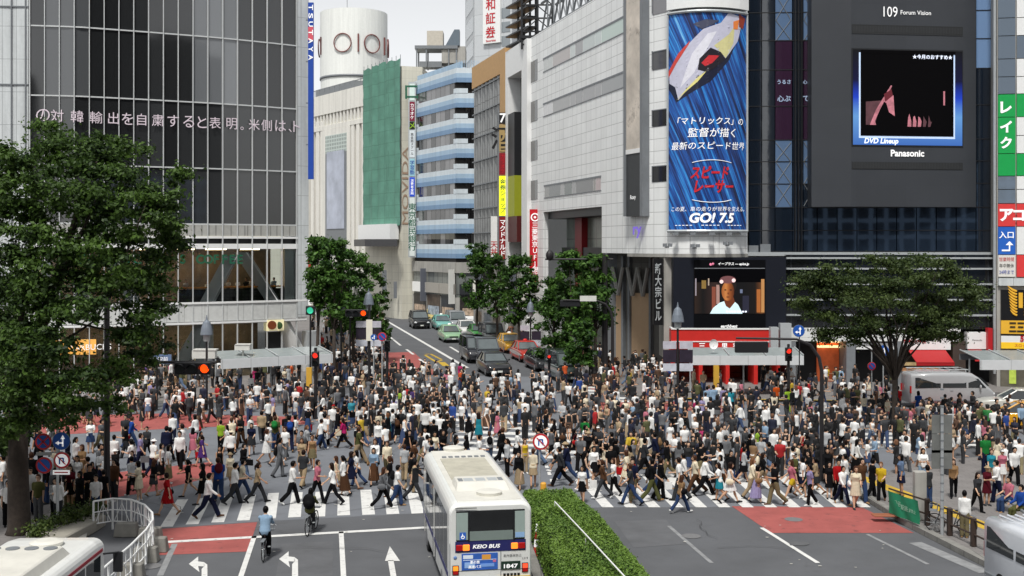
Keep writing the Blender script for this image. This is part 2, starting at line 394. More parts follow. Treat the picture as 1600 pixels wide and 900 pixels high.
for i in range(4):                                     # the panes, each one a part
    for k in range(18):
        if False: pass
        mb = MB(); qwall(mb, MX[k], MX[k + 1], Zr[i + 1] + .06, Zr[i] - .06, -.12, -.04, 60)
        o = mb.build('window', M_GLASS, qf)
        v = rnd.choice([.008, .01, .012, .016, .02, .03]) if k not in (0, 5, 12) else .008
        if k in (11, 12, 13) and i < 2: v = rnd.uniform(.13, .2)  # paler panes: reflection of sky and bright fronts put into the glass colour
        if k in (1, 2, 3) and i < 2: v = rnd.uniform(.04, .08)
        if i == 3 or (i == 2 and k > 10): v = rnd.uniform(.012, .03)
        v = v * 1.15 + .008; o.color = (v * .94, v, v * 1.06, 1)
mb = MB()
for x in MX: qwall(mb, x - .65, x + .65, Zr[4], Zr[0], -.08, .14, 9)
mb.build('mullions', M_MULL, qf)
for z in Zr: mb = MB(); qwall(mb, 45, 464, z - .05, z + .05, -.09, .06); mb.build('floor_rail', M_MULL, qf)
mb = MB()
qwall(mb, -70, 45, 8.4, zT, -1.5, .1, 40); mb.build('metal_pier', M_PANEL, qf)
mb = MB()
for x in (18, 40): qwall(mb, x, x + 1.6, 8.4, zT, .1, .2)
for z in (16.5, 22.1, 27.8): qwall(mb, -70, 45, z, z + .08, .1, .16)
mb.build('pier_ribs', M_GREYP, qf)
mb = MB(); qwall(mb, 464.5, 481, 4.6, zT, -1.2, .15, 60); mb.build('corner_pier', M_PANEL, qf)
mb = MB()                                              # side wall down the street and core behind the glass
e = qpt(480); mb.add([e + Vector((0, 0, 4.6)), e + Vector((-7, 26, 4.6)), e + Vector((-7, 26, zT)), e + Vector((0, 0, zT))], [(0, 1, 2, 3)])
mb.prism([(e.x - .1, e.y + .3), (e.x - 7, e.y + 26), (-50, 118), (-43, 87)], zT - .5, zT); mb.build('side_wall', M_PANEL, qf)
mb = MB(); qwall(mb, -70, 463, 12.2, zT - .3, -1.6, -1.4, 60); mb.build('blinds', mat('office_blind', rgb(120, 118, 112), .8), qf)
zA, zB, zC, zD, zE = qz(352), qz(370), qz(384), qz(471), qz(497)
mb = MB(); qwall(mb, 45, 470, zB + .05, zA - .06, -.3, .05); mb.build('spandrel', mat('louvre_grey', rgb(170, 170, 165), .5, brick=(.55, 3, .06, .6)), qf)
mb = MB(); qwall(mb, 45, 470, zC - .25, zC + .15, -.25, .1); qwall(mb, 45, 476, zB - .16, zB, -.2, .12); mb.build('white_band', M_WHITE, qf)
mb = MB(); qwall(mb, 45, 470, zC + .16, zB - .16, -.4, -.3); mb.build('vent_slot', M_BLACK, qf)
mb = MB(); qwall(mb, 45, 478, zE, zD, -.4, .08); mb.build('slab_band', mat('slab_white', rgb(205, 207, 205), .5, brick=(1.32, 3, .02, .6)), qf)
for z in (zE - .2, zD): mb = MB(); qwall(mb, 45, 478, z, z + .15, -.3, .16); mb.build('slab_edge', M_WHITE, qf)
for k in range(7): mb = MB(); qwall(mb, 60 + k * 56, 90 + k * 56, zC - .32, zC - .22, -3.2, -2.6, 40); mb.build('added_light_strip', paint('added_warm_strip', 255, 226, 180, emit=9, var=0), qf)  # glowing strips added to brighten the room behind the glass
for k in range(8): mb = MB(); qwall(mb, 10 + k * 54, 40 + k * 54, zE - .42, zE - .32, -3.2, -2.6, 40); mb.build('added_light_strip', paint('added_warm_strip', 0, 0, 0), qf)  # same added glow for the street storey
# coffee storey: a real room behind clear panes
mb = MB(); qwall(mb, 40, 470, zD, zC, -6.2, -6, 60); mb.build('room_back', mat('room_brown', rgb(128, 112, 98), .8, var=.6, scale=.6), qf)
mb = MB(); qwall(mb, 40, 470, zD - .1, zD + .02, -6, -.4, 60); mb.build('room_floor', M_DARK, qf)
mb = MB(); qwall(mb, 40, 478, zC - .2, zC, -6, -.4, 60); mb.build('room_ceiling', M_WHITE, qf)
mb = MB(); qwall(mb, 283, 463, qz(448), qz(446), -1.1, -.5, 30); mb.build('counter', paint('counter_wood', 210, 140, 60), qf)
mb = MB(); qwall(mb, 283, 463, zD, qz(450), -.95, -.8, 30); mb.build('counter_front', mat('counter_dark', rgb(60, 58, 56), .7, brick=(.3, .3, .05, .5)), qf)
mb = MB(); qwall(mb, 447, 463, zD, zC, -1, -.25); qwall(mb, 45, 60, zD, zC, -1, -.25); mb.build('column', M_WHITE, qf)
for a, b in (((362, 400), (322, 471)), ((377, 394), (428, 471)), ((150, 400), (118, 471)), ((165, 394), (212, 471))):
    p, q = qpt(a[0], -.28), qpt(b[0], -.28); p.z = qz(a[1]); q.z = zD
    d = Vector((.5, 0, 0)); mb = MB(); mb.extr([p - d, q - d, q + d, p + d], (.1, .35, 0)); mb.build('diagonal_brace', M_WHITE, qf)
for k in range(18):
    mb = MB(); qwall(mb, MX[k], MX[k + 1], zD + .06, zC - .25, -.06, -.03, 60); mb.build('shop_window', M_CLEAR, qf)
mb = MB()
for x in MX: qwall(mb, x - .65, x + .65, .3, zA, -.05, .13, 9)
mb.build('lower_mullions', M_MULL, qf)
# street storey
mb = MB(); qwall(mb, -70, 440, 0, zE, -5, -4.8, 60); mb.build('ground_storey_back', mat('shop_inside', rgb(88, 80, 72), .8, var=.5, scale=.7), qf)
mb = MB(); qwall(mb, -70, 478, zE - .25, zE - .2, -6, .1, 60); mb.build('soffit', M_CONC, qf)
for k in range(16):
    mb = MB(); qwall(mb, MX[k], MX[k + 1], .2, zE - .25, -.06, -.03, 60); mb.build('shop_window', M_CLEAR, qf)
for a, b in (((440, 497), (481, 596)), ((318, 500), (268, 596)), ((318, 500), (318, 596))):
    p, q = qpt(a[0], -.4), qpt(b[0], -.4); p.z = zE - .2; q.z = 0
    d = Vector((.55, 0, 0)); mb = MB(); mb.extr([p - d, q - d, q + d, p + d], (.15, .6, 0)); mb.build('diagonal_column', M_WHITE, qf)
mb = MB(); qwall(mb, 480, 500, 0, 3.4, -1, .1); mb.build('kiosk_wall', M_STEEL, qf)
mb = MB(); qwall(mb, 80, 150, 2.3, 3.4, -.3, .12, 60); mb.build('shop_fascia', paint('warm_fascia', 225, 165, 80, emit=.35), qf)
mb = MB(); qwall(mb, 416, 442, qz(515), qz(498), -.5, .2); mb.build('entrance_sign', paint('cream_sign', 235, 225, 180, emit=.3), qf)
mb = MB(); p = qpt(423, .22); p.z = qz(506); mb.tube([p, p + Vector((.06, -.16, 0))], .35, 16); mb.build('sign_disc', paint('brown_disc', 120, 60, 30), qf)
mb = MB(); p = qpt(434, .22); p.z = qz(507); mb.ell(p, .3, .06, .3); mb.build('sign_figure', paint('green_figure', 50, 80, 40), qf)
mb = MB(); qwall(mb, 417, 441, .2, qz(517), -.35, -.2); mb.build('doorway', M_BLACK, qf)
def qfn(xc, zc, out):
    p0 = qpt(xc, out); a, b = qpt(xc - 4), qpt(xc + 4); u = (b - a).normalized(); n = Vector((u.y, -u.x, 0))
    return lambda U, V, W: p0 + u * U + n * W + Vector((0, 0, zc + V))
ticker = empty('news_ticker', 'scrolling row of white led characters across the dark glass corner block', 'sign', (-27, 88, 20))
tk = 'の対韓輸出を自粛すると表明。米側は、ト'
xs = [68, 90, 121, 150, 177, 199, 221, 246, 270, 294, 315, 335, 361, 377, 396, 415, 437, 452, 462]
LT = mat('led_white', rgb(205, 192, 200), .5, var=0, emit=.16)
for ch, x in zip(tk, xs):
    y = 180 + (x - 68) * .046
    Y = qpt(x).y; z = H - (y - HY) * Y / F
    text_on(qfn(x, z - (.33 if ch in '。、' else 0), .18), ch, h=.88 if ch not in '。、' else .26, name='led_character', m=LT, parent=ticker, bold=.0)
cs = empty('coffee_sign', 'green letters of the coffee shop on the upper glass storey of the left block', 'sign', (-24, 90, 9))
for ch, x in zip('STARBUCKSCOFFEE', [110, 126, 143, 160, 178, 196, 214, 250 + 3, 285, 312, 324 + 1, 337, 350, 362, 374]):
    text_on(qfn(x, H - (405 - HY) * qpt(x).y / F, .16), ch, h=.72, name='letter', m=LG, parent=cs, bold=.03)
text_on(qfn(138, 2.85, .15), 'STARBUCKS', w=3.2, name='shop_name', m=LW, parent=qf)
# tall blue banner sign on the block's street corner
bs = empty('vertical_sign', 'tall narrow royal blue vertical sign on the edge of the glass corner block', 'sign', (-16, 93, 16))
Fb = Fac(482, 92.6, 491, 92.6)
mb = MB(); Fb.px(mb, 481.5, 490, 4, 280, -.12, .06); mb.build('board', paint('royal_blue', 28, 72, 165), bs)
mb = MB(); Fb.px(mb, 481.7, 489.8, 42, 63, .06, .075); mb.build('red_field', paint('sign_pink', 215, 90, 105), bs)
for i, ch in enumerate('TSUTAYA'):
    text_on(Fb.fpx(485.8, 12 + i * 13, .09), ch, w=.36, h=.42, rot=-math.pi / 2, name='letter', m=LW, parent=bs, bold=.02)
mb = MB()
for y in (30, 95, 160, 225): Fb.px(mb, 478, 482, y, y + 2, -.1, 0)
mb.build('brackets', M_GREYP, bs)
ls = empty('vertical_sign', 'slim white and red vertical light sign at the street corner of the glass block', 'sign', (-16, 92, 8))
mb = MB(); Fb.px(mb, 482, 486.5, 378, 476, -.1, .06); mb.build('white_board', LW, ls)
mb = MB(); Fb.px(mb, 481.8, 486.7, 391, 422, .06, .08); mb.build('red_field', paint('brick_red', 165, 55, 35), ls)
# ---- 2. round tower
rt = empty('round_tower', 'white cylindrical tower with red ring lettering above the roofs', 'building', (-32.5, 230, 0))
mb = MB(); c = Vector((-32.5, 236.8, 0)); R = 6.75
mb.tube([c + Vector((0, 0, 20)), c + Vector((0, 0, 44.4))], R, 48); mb.build('shaft', mat('tower_white', rgb(232, 234, 230), .6, var=.04, streak=.15), rt)
mb = MB(); mb.tube([c + Vector((0, 0, z)) for z in (44.6, 58)], R + .12, 48); mb.build('drum', mat('tower_white', None), rt)
mb = MB(); mb.tube([c + Vector((0, 0, 44.3)), c + Vector((0, 0, 44.75))], R + .2, 48); mb.build('groove', M_GREYP, rt, smooth=True)
mb = MB(); mb.tube([c + Vector((-.6, -5.5, 57)), c + Vector((-.6, -5.5, 66))], .06, 5); mb.build('mast', M_GREYP, rt)
ringm = paint('logo_red', 120, 70, 66); ringd = paint('logo_brown', 95, 60, 58)
def ringlogo(ang, rad, kind):
    d = Vector((math.sin(ang), -math.cos(ang), 0)); t = Vector((math.cos(ang), math.sin(ang), 0)); p = c + d * (R + .35) + Vector((0, 0, 51))
    mb = MB()
    if kind == 'O': mb.rings([[p + t * math.cos(a) * r * .98 + Vector((0, 0, math.sin(a) * r)) + d * o for r, o in ((rad, -.2), (rad, .04), (rad - .17, .04), (rad - .17, -.2))] for a in [2 * math.pi * k / 32 for k in range(32)]], closed=True)
    else: mb.hexa([p + t * x + d * o + Vector((0, 0, z)) for z in (-rad, rad) for x, o in ((-.14, -.2), (.14, -.2), (.14, .04), (-.14, .04))])
    mb.build('logo_ring' if kind == 'O' else 'logo_bar', ringm if ang > -1 else ringd, rt)
for a, r, k in ((-.19, 1.92, 'O'), (.26, 1.8, 'I'), (.68, 1.92, 'O'), (1.22, 1.8, 'I'), (-1.12, 1.8, 'I'), (1.62, 1.92, 'O'), (-1.55, 1.92, 'O')): ringlogo(a, r, k)
# ---- 3. white ribbed department store
rb = empty('ribbed_store', 'white department store with vertical ribs and a tall grey banner', 'building', (-25, 185, 0))
Fr = Fac(440, 203, 571, 176)
M_RIB = mat('rib_white', rgb(230, 228, 220), .6, var=.06, streak=.25)
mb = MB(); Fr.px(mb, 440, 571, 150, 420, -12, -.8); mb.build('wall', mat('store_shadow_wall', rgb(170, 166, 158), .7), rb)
T0, T1 = Fr.t(440), Fr.t(571); zt = Fr.z(571, 132)
mb = MB(); Fr.bx(mb, T0, T1, zt - 3.2, zt, -12, .1); mb.build('parapet', M_RIB, rb)
z1 = zt - 3.2; z2 = Fr.z(571, 184)
mb = MB(); n = 26
for i in range(n + 1): t = T0 + (T1 - T0) * i / n; Fr.bx(mb, t - .28, t + .28, z2, z1, -.9, 0)
mb.build('upper_ribs', M_RIB, rb)
mb = MB(); Fr.bx(mb, T0, T1, z2 - .7, z2, -.9, .1); mb.build('cornice', M_RIB, rb)
mb = MB()
for x in (441, 450, 459, 468, 477, 486, 494, 501, 549, 557, 565.5): Fr.px(mb, x, x + 4.6, 190, 430, -.9, .05)
mb.build('lower_ribs', M_RIB, rb)
mb = MB(); Fr.px(mb, 505, 548, 196, 430, -.9, .15, xr=548); mb.build('window_frame', M_RIB, rb)
mb = MB(); Fr.px(mb, 510, 543, 207, 236, .15, .2, xr=543); mb.build('window', mat('store_glass', rgb(150, 160, 155), .2, brick=(.9, .6, .1, 1.6)), rb)
mb = MB(); Fr.px(mb, 510, 543, 236, 400, .15, .2, xr=543); mb.build('opening', M_GREYP, rb)
bn = MB(); Fr.px(bn, 513, 540, 234, 357, .22, .3, xr=540)
o = bn.build('wall_banner', mat('banner_grey', rgb(178, 184, 198), .7, var=.25, scale=.35)); tag(o, 'tall pale grey fabric banner hanging on the white ribbed store', 'banner')
mb = MB()
for k in range(12): a = T0 + (T1 - T0) * (.25 + .7 * k / 12); Fr.bx(mb, a, a + .1, zt, zt + 1.4, -1, -.9)
Fr.bx(mb, T0 + 4, T1 - 2, zt + 1.3, zt + 1.4, -1, -.9); Fr.bx(mb, T0 + 10, T1 - 8, zt, zt + 1.8, -4, -2)
mb.build('roof_railing', M_GREYP, rb)
# ---- 4. netted building
nb = empty('netted_building', 'cream office block wrapped in green scaffold netting', 'building', (-18, 168, 0))
Fn = Fac(571, 174, 628, 163); Fe = Fac(628, 163, 660, 164)
M_CREAM = mat('cream_tile', rgb(214, 211, 196), .6, var=.06, scale=.5, brick=(2.2, 1.1, .03, .8), streak=.25)
zt = Fe.z(628, 103)
mb = MB(); a = Fn.a; b = Fn.b; cc = Fe.b
mb.prism([(a.x, a.y), (b.x, b.y), (cc.x, cc.y), (cc.x + 1, cc.y + 14), (a.x + 1, a.y + 12)], 0, zt); mb.build('wall', M_CREAM, nb)
mb = MB(); nx = 22; ny = 26; z0 = Fn.z(620, 355); z1n = zt + 1.0; grid = []
for j in range(ny + 1):
    for i in range(nx + 1):
        t = Fn.t(571) - .1 + (Fn.L + .2) * i / nx; z = z0 + (z1n - z0) * j / ny
        if j == 0: z += rnd.uniform(-.4, .4)
        if j == ny: z += rnd.uniform(-.25, .35)
        grid.append(Fn.P(t, z, .35 + .14 * math.sin(i * 1.3) + rnd.uniform(-.07, .07) + (.2 if i in (7, 15) else 0)))
mb.add(grid, [(j * (nx + 1) + i, j * (nx + 1) + i + 1, (j + 1) * (nx + 1) + i + 1, (j + 1) * (nx + 1) + i) for j in range(ny) for i in range(nx)])
mb.build('scaffold_net', mat('net_green', rgb(94, 142, 125), .8, var=.22, scale=.4, brick=(1.8, 1.8, .06, .75)), nb, smooth=True)
mb = MB()
for i in range(10): t = Fn.L * i / 9; Fn.bx(mb, t - .03, t + .03, z0, zt + 1.6, .2, .26)
mb.build('scaffold_poles', M_GREYP, nb)
mb = MB(); p0, p1 = dp(553, 374, 166), dp(621, 374, 160); zc = p0.z
pts = [dp(556, 374, 172), dp(600, 374, 172), dp(621, 384, 160.5), dp(578, 384, 160.5)]
mb.hexa([Vector((p.x, p.y, zc - 1.0)) for p in (dp(570, 380, 160.5), dp(621, 380, 160.5), dp(604, 380, 172), dp(553, 380, 172))] + [Vector((p.x, p.y, zc)) for p in (dp(570, 380, 160.5), dp(621, 380, 160.5), dp(604, 380, 172), dp(553, 380, 172))])
mb.build('entrance_canopy', paint('dark_canopy', 70, 70, 72), nb)
ct = MB(); Fn.px(ct, 575, 625, 350, 374, .2, 1.6, xr=620); ct.build('canopy_fascia', M_WHITE, nb)
mb = MB(); Fe.px(mb, 597, 604, 422, 470, 0, .1); Fe.px(mb, 615, 620, 440, 466, 0, .1); mb.build('door_panel', M_GREYP, nb)
ms = text_on(Fe.fpx(633, 290, .05), 'MOVIDA', w=.9, h=11, rot=math.pi / 2, name='wall_lettering', m=paint('tan_lettering', 165, 140, 120), parent=nb)
rp = empty('rooftop_plant', 'rooftop cooling unit and shed on steel posts above the cream office block', 'rooftop plant', (-13, 172, zt))
Fp = Fac(640, 172, 735, 172)
mb = MB(); Fp.px(mb, 648, 715, 71, 76, -4, .1); mb.build('roof_slab', M_GREYP, rp)
mb = MB()
for x in (650, 665, 700, 712): Fp.px(mb, x, x + 2, 76, 104, -.3, 0); Fp.px(mb, x, x + 2, 76, 104, -3.8, -3.5)
mb.build('steel_posts', M_GREYP, rp)
mb = MB(); Fp.px(mb, 667, 692, 48, 71, -3, 0); mb.build('cooling_unit', mat('unit_beige', rgb(190, 184, 172), .7, var=.12), rp)
mb = MB(); Fp.px(mb, 690, 727, 72, 98, -4.5, -.2); mb.build('shed', M_CONC, rp)
mb = MB(); q = [dp(696, 71, 172), dp(710, 46, 172), dp(718, 46, 172), dp(718, 71, 172)]; mb.extr(q, (0, 2, 0)); mb.build('duct', mat('duct_blue', rgb(100, 112, 122), .5), rp)
mb = MB(); Fp.px(mb, 655, 690, 95, 104, -3, -.5); mb.build('machinery', M_GREYP, rp)
# ---- 5. blue banded office
bb = empty('blue_office', 'office block banded in blue and white with staggered ribbon windows', 'building', (-11, 155, 0))
F1 = Fac(645, 163, 713, 150); F2 = Fac(713, 150, 752, 150.3)
M_BB = [mat('band_pale', rgb(210, 220, 226), .5, var=.04, streak=.2), mat('band_light_blue', rgb(164, 190, 212), .5, var=.04, streak=.2), mat('band_blue', rgb(122, 152, 184), .5, var=.04, streak=.2)]
ztop = F2.z(713, 106); fl = (F2.z(713, 106) - F2.z(713, 405)) / 8.0
a, b, cc = F1.a, F1.b, F2.b
mb = MB(); mb.prism([(a.x + .3, a.y + .3), (b.x - .1, b.y + .35), (cc.x, cc.y + .35), (cc.x, cc.y + 14), (a.x, a.y + 12)], 0, ztop); mb.build('core', M_DARK, bb)
zb0 = F2.z(713, 405)
for k in range(8):
    z1 = ztop - k * (ztop - zb0 + 1.3) / 8.0; fh = (ztop - zb0 + 1.3) / 8.0; hb = fh * .57
    for i, (q0, q1) in enumerate(((0, .36), (.36, .68), (.68, 1))):
        mb = MB(); F1.bx(mb, 0, F1.L, z1 - hb * q1, z1 - hb * q0, -.3, .02 * i); F2.bx(mb, 0.002, F2.L, z1 - hb * q1, z1 - hb * q0, -.3, .02 * i); mb.build('parapet_band', M_BB[i], bb)
    mb = MB(); F1.bx(mb, 0, 2.0, z1 - hb * 0 - .02, z1 + .38, -.25, .04) if k else None
    F1.bx(mb, F1.L - .8, F1.L, z1, z1 + .62, -.25, .04); F2.bx(mb, .02, 1.5, z1, z1 + .62, -.25, .04)
    if k: mb.build('balcony_step', M_BB[0], bb)
    for fc, t0, t1, n in ((F1, .3, F1.L - .6, 9), (F2, 1.2, F2.L, 3)):
        for i in range(n if k < 7 else 0):
            ta = t0 + (t1 - t0) * i / n; tb = t0 + (t1 - t0) * (i + 1) / n
            mb = MB(); fc.bx(mb, ta + .04, tb - .04, z1 - fh + .02, z1 - hb, -.28, -.05); o = mb.build('window', M_GLASS, bb)
            v = rnd.choice([.03, .06, .16, .2, .24, .1, .2]) if fc is F1 else rnd.choice([.012, .015, .03]); o.color = (v, v, v * 1.02, 1)
mb = MB(); F1.bx(mb, .2, F1.L, zb0 - 5, zb0 - 1.8, -.3, -.1); F2.bx(mb, .2, F2.L, zb0 - 5, zb0 - 1.8, -.3, -.1); mb.build('lower_windows', mat('pane_grey', rgb(120, 124, 122), .15, brick=(1.5, 4, .08, .5)), bb)
mb = MB(); F1.bx(mb, 0, F1.L, 0, zb0 - 5, -.3, .02); F2.bx(mb, 0, F2.L, 0, zb0 - 5, -.3, .02); F1.bx(mb, 0, F1.L, zb0 - 1.8, zb0 - .4, -.3, .15); F2.bx(mb, 0, F2.L, zb0 - 1.8, zb0 - .4, -.3, .15); mb.build('base_wall', M_CONC, bb)
mb = MB()
for i in range(14): F2.bx(mb, i * .22, i * .22 + .05, ztop, ztop + 1.1, -.6, -.55)
F1.bx(mb, 0, F1.L, ztop, ztop + .9, -.9, -.7); mb.build('roof_railing', M_BB[1], bb)
R5 = random.Random(55)
def shopfronts(fc, t0, t1, z1, n, par):                # street level openings with their sign boards and lit goods
    for i in range(n):
        a, b = t0 + (t1 - t0) * i / n, t0 + (t1 - t0) * (i + 1) / n
        mb = MB(); fc.bx(mb, a + .15, b - .15, .2, z1 * .68, 0, .06); mb.build('shop_opening', mat('shopfront_dim_%d' % (i % 3), rgb(*((52, 48, 46), (78, 66, 56), (40, 44, 50))[i % 3]), .4, var=.6, scale=1.1), par)
        cl_ = R5.choice([(226, 226, 222), (150, 146, 138), (230, 226, 214), (60, 84, 140), (214, 196, 90), (40, 42, 46)])
        mb = MB(); fc.bx(mb, a + .1, b - .1, z1 * .72, z1 * .96, 0, .28); mb.build('shop_sign', paint('shop_board_%d_%d_%d' % cl_, *cl_, emit=.12), par)
        if i % 2 == 0: mb = MB(); fc.bx(mb, b - .3, b - .1, z1 * .5, z1 * 1.3, .06, .9); mb.build('projecting_sign', paint('shop_board_white', 215, 215, 210) if i % 4 else paint('shop_board_slate', 96, 100, 110), par)
        mb = MB(); fc.bx(mb, a + .5, b - .5, .5, z1 * .4, .06, .1); mb.build('shop_display', mat('display_goods_%d' % (i % 2), rgb(*((170, 150, 130), (140, 150, 160))[i % 2]), .6, var=.8, scale=2.2, emit=.12), par)
shopfronts(F1, .4, F1.L - .2, 5.6, 3, bb); shopfronts(F2, .3, F2.L, 5.6, 1, bb)
# its stacked vertical sign
vs = empty('vertical_sign', 'stacked vertical tenant sign between the cream block and blue banded office', 'sign', (-14, 162, 15))
Fv = Fac(638, 161.5, 650, 161.5)
mb = MB(); Fv.px(mb, 638, 650, 128, 402, -.3, 0); mb.build('frame', M_STEEL, vs)
for y0, y1, cl, tx, tc in ((131, 157, (205, 222, 215), 'ロ', LG), (159, 189, (120, 25, 50), 'カラオケ', LW), (190, 202, (20, 30, 20), 'メ', paint('lime_letter', 150, 190, 40)), (204, 246, (205, 212, 215), '英会話スクール', LBK), (248, 275, (150, 195, 205), '学習塾', LB), (277, 307, (30, 75, 200), '消費者金融', LW), (309, 400, (205, 212, 208), '東京都民銀行', LG)):
    mb = MB(); Fv.px(mb, 640, 648, y0, y1, 0, .05); mb.build('sign_panel', paint('sign_%d_%d_%d' % cl, *cl, emit=.1), vs)
    text_on(Fv.fpx(644, (y0 + y1) / 2, .06), tx, h=(y1 - y0) * .82 * 161 / F, name='lettering', m=tc, parent=vs, vertical=True, bold=.01)
# ---- 6. brown framed glass building, 7. white portal building
br = empty('brown_building', 'narrow glass building in a tan portal frame beside the white portal', 'building', (-2, 132, 0))
Fg = Fac(741, 140, 793, 125.5)
M_TAN = mat('tan_stone', rgb(190, 152, 104), .65, var=.08); M_PGL = mat('pleated_glass', rgb(132, 134, 134), .12, var=.25, scale=.5, brick=(.45, 3.4, .05, .35), ior=1.7)
zt = Fg.z(793, 74)
t7 = Fg.t(785); t0 = Fg.t(741)
mb = MB(); Fg.bx(mb, t0, t7, 0, zt - 2.5, -8, -.3); mb.build('core', M_DARK, br)
mb = MB(); Fg.bx(mb, t0, Fg.L, zt - 2.6, zt, -8, .3); Fg.bx(mb, t7, Fg.L, 14, zt - 2.6, -8, .3); mb.build('portal_frame', M_TAN, br)
mb = MB(); nn = 14
rr = []
for i in range(nn + 1): rr.append((t0 + (Fg.t(783) - t0) * i / nn, .25 if i % 2 else -.15))
for (ta, oa), (tb, ob) in zip(rr, rr[1:]): mb.quad(Fg.P(ta, 8, oa), Fg.P(tb, 8, ob), Fg.P(tb, zt - 2.6, ob), Fg.P(ta, zt - 2.6, oa))
mb.build('pleated_window', M_PGL, br)
for k in range(8): mb = MB(); z = 9 + (zt - 12) * k / 7; Fg.bx(mb, t0, Fg.t(783), z, z + .12, -.1, .28); mb.build('floor_rail', M_GREYP, br)
mb = MB(); Fg.bx(mb, t7, Fg.L, 0, 14, -6, .1); Fg.bx(mb, t0, t7, 0, 6, -6, .1); mb.build('base_wall', mat('base_grey', rgb(150, 148, 144), .7), br)
shopfronts(Fg, t0 + .3, t7, 6.4, 3, br)
sg = empty('vertical_sign', 'stacked vertical sign with glowing yellow and red panels on the tan framed building', 'sign', (-1.5, 126, 17))
Fs = Fac(779, 125, 793, 125)
for y0, y1, cl, e, tx, tc in ((176, 193, (25, 24, 26), 0, '7', LW), (195, 237, (170, 145, 95), .0, '酒', LBK), (239, 273, (130, 22, 32), .1, 'カラオケ', LR), (275, 337, (215, 215, 30), .8, '金券ショップ', LG), (339, 405, (125, 22, 24), .1, 'マクドナルド', LW)):
    mb = MB(); Fs.px(mb, 780, 791, y0, y1, -.5, .1); mb.build('sign_panel', paint('panel_%d_%d_%d' % cl, *cl, emit=e), sg)
    text_on(Fs.fpx(785.5, (y0 + y1) / 2, .12), tx, h=(y1 - y0) * .85 * 125 / F, name='lettering', m=tc, parent=sg, vertical=True, bold=.015)
mb = MB(); Fs.px(mb, 777.5, 780, 170, 410, -.4, 0); mb.build('sign_mast', M_GREYP, sg)
ws = empty('wall_sign', 'white vertical sign board with red characters beside the tree on the right pavement', 'sign', (-2.4, 126, 9))
mb = MB(); Fs.px(mb, 767, 777, 338, 404, -.4, .05); mb.build('board', M_WHITE, ws)
text_on(Fs.fpx(772, 388, .07), '天丼', h=1.5, name='lettering', m=LR, parent=ws, vertical=True, bold=.01)
wp = empty('white_building', 'slim white portal building with a recessed dark glass bay', 'building', (1, 120, 0))
Fw = Fac(793, 125, 827, 116.5)
zt = Fw.z(827, 60)
mb = MB(); Fw.bx(mb, 0, Fw.t(796.5), 0, zt, -8, .25); Fw.bx(mb, Fw.t(818.5), Fw.L, 0, zt, -8, .25); Fw.bx(mb, Fw.t(796.5), Fw.t(818.5), zt - 2.9, zt, -8, .25); mb.build('portal_frame', M_WHITE, wp)
mb = MB(); Fw.bx(mb, Fw.t(796.5), Fw.t(818.5), 6, zt - 2.9, -4, -1.2); mb.build('window', M_PGL, wp)
mb = MB(); Fw.bx(mb, Fw.t(796.5), Fw.t(818.5), 0, 8, -4, .2); mb.build('base_wall', M_CONC, wp)
shopfronts(Fw, .3, Fw.L - .2, 5.8, 2, wp)
mb = MB(); Fw.px(mb, 798, 808, 177, 275, -1.2, .3); mb.build('hanging_sign', M_BLACK, wp); 
mb = MB(); Fw.px(mb, 798, 808, 275, 338, -1.2, .3); mb.build('hanging_sign', paint('dim_yellow', 130, 135, 30, emit=.2), wp)
mb = MB(); Fw.px(mb, 798, 812, 338, 378, -1.2, .3); mb.build('hanging_sign', paint('dim_red', 80, 25, 25), wp)
us = empty('bank_sign', 'tall red vertical bank sign with white ring emblem beside the street trees', 'sign', (2.6, 115, 9))
Fu = Fac(827, 114.5, 846, 114.5)
mb = MB(); Fu.px(mb, 827.5, 844, 327, 448, -.4, .06); mb.build('board', paint('bank_red', 185, 22, 35, emit=.12), us)
p = Fu.P(Fu.t(835.8), Fu.z(835.8, 339.5), .1)
mb = MB()
for r0, r1 in ((.42, .3),): mb.rings([[p + Vector((math.cos(a) * r, -o, math.sin(a) * r)) for r, o in ((r0, 0), (r0, .03), (r1, .03), (r1, 0))] for a in [2 * math.pi * k / 20 for k in range(20)]], closed=True)
mb.tube([p, p + Vector((0, -.03, 0))], .12, 10); mb.build('emblem', LW, us)
text_on(Fu.fpx(835.8, 392, .08), '三菱東京UFJ銀行', h=5.6, name='lettering', m=LW, parent=us, vertical=True, bold=.01)
# ---- office tower with red characters
dt = empty('office_tower', 'grey office tower with a vertical red lettered sign board at the top', 'building', (-3, 200, 0))
Fd = Fac(741, 200, 800, 196); Fd2 = Fac(727, 212, 741, 200)
zt = 56
a, b, cc = Fd2.a, Fd.a, Fd.b
mb = MB(); mb.prism([(a.x, a.y), (b.x, b.y), (cc.x, cc.y), (cc.x + 2, cc.y + 18), (a.x + 2, a.y + 16)], 0, zt); mb.build('wall', mat('tower_grey', rgb(196, 200, 203), .5, var=.05, brick=(3, 3.6, .06, .75)), dt)
for k in range(6):
    mb = MB(); Fd2.bx(mb, 1.5, Fd2.L - 1.2, zt - 4 - k * 4.2, zt - 1.2 - k * 4.2, -.1, .05); o = mb.build('window', M_GLASS, dt); o.color = (.3, .33, .34, 1)
for k in range(5):
    mb = MB(); Fd.px(mb, 784, 797, 12 + k * 22, 28 + k * 22, -.1, .05); o = mb.build('window', M_GLASS, dt); o.color = (.22, .25, .27, 1)
mb = MB(); Fd.px(mb, 757, 784, -40, 68, 0, .5); mb.build('sign_board', M_WHITE, dt)
for i, ch in enumerate('大和証券'): text_on(Fd.fpx(769, -14 + i * 21.5, .55), ch, h=1.95, name='letter', m=LR, parent=dt, bold=.012)
text_on(Fd.fpx(769.5, 58, .55), 'Daiwa', w=1.4, name='lettering', m=LR, parent=dt, bold=.02)
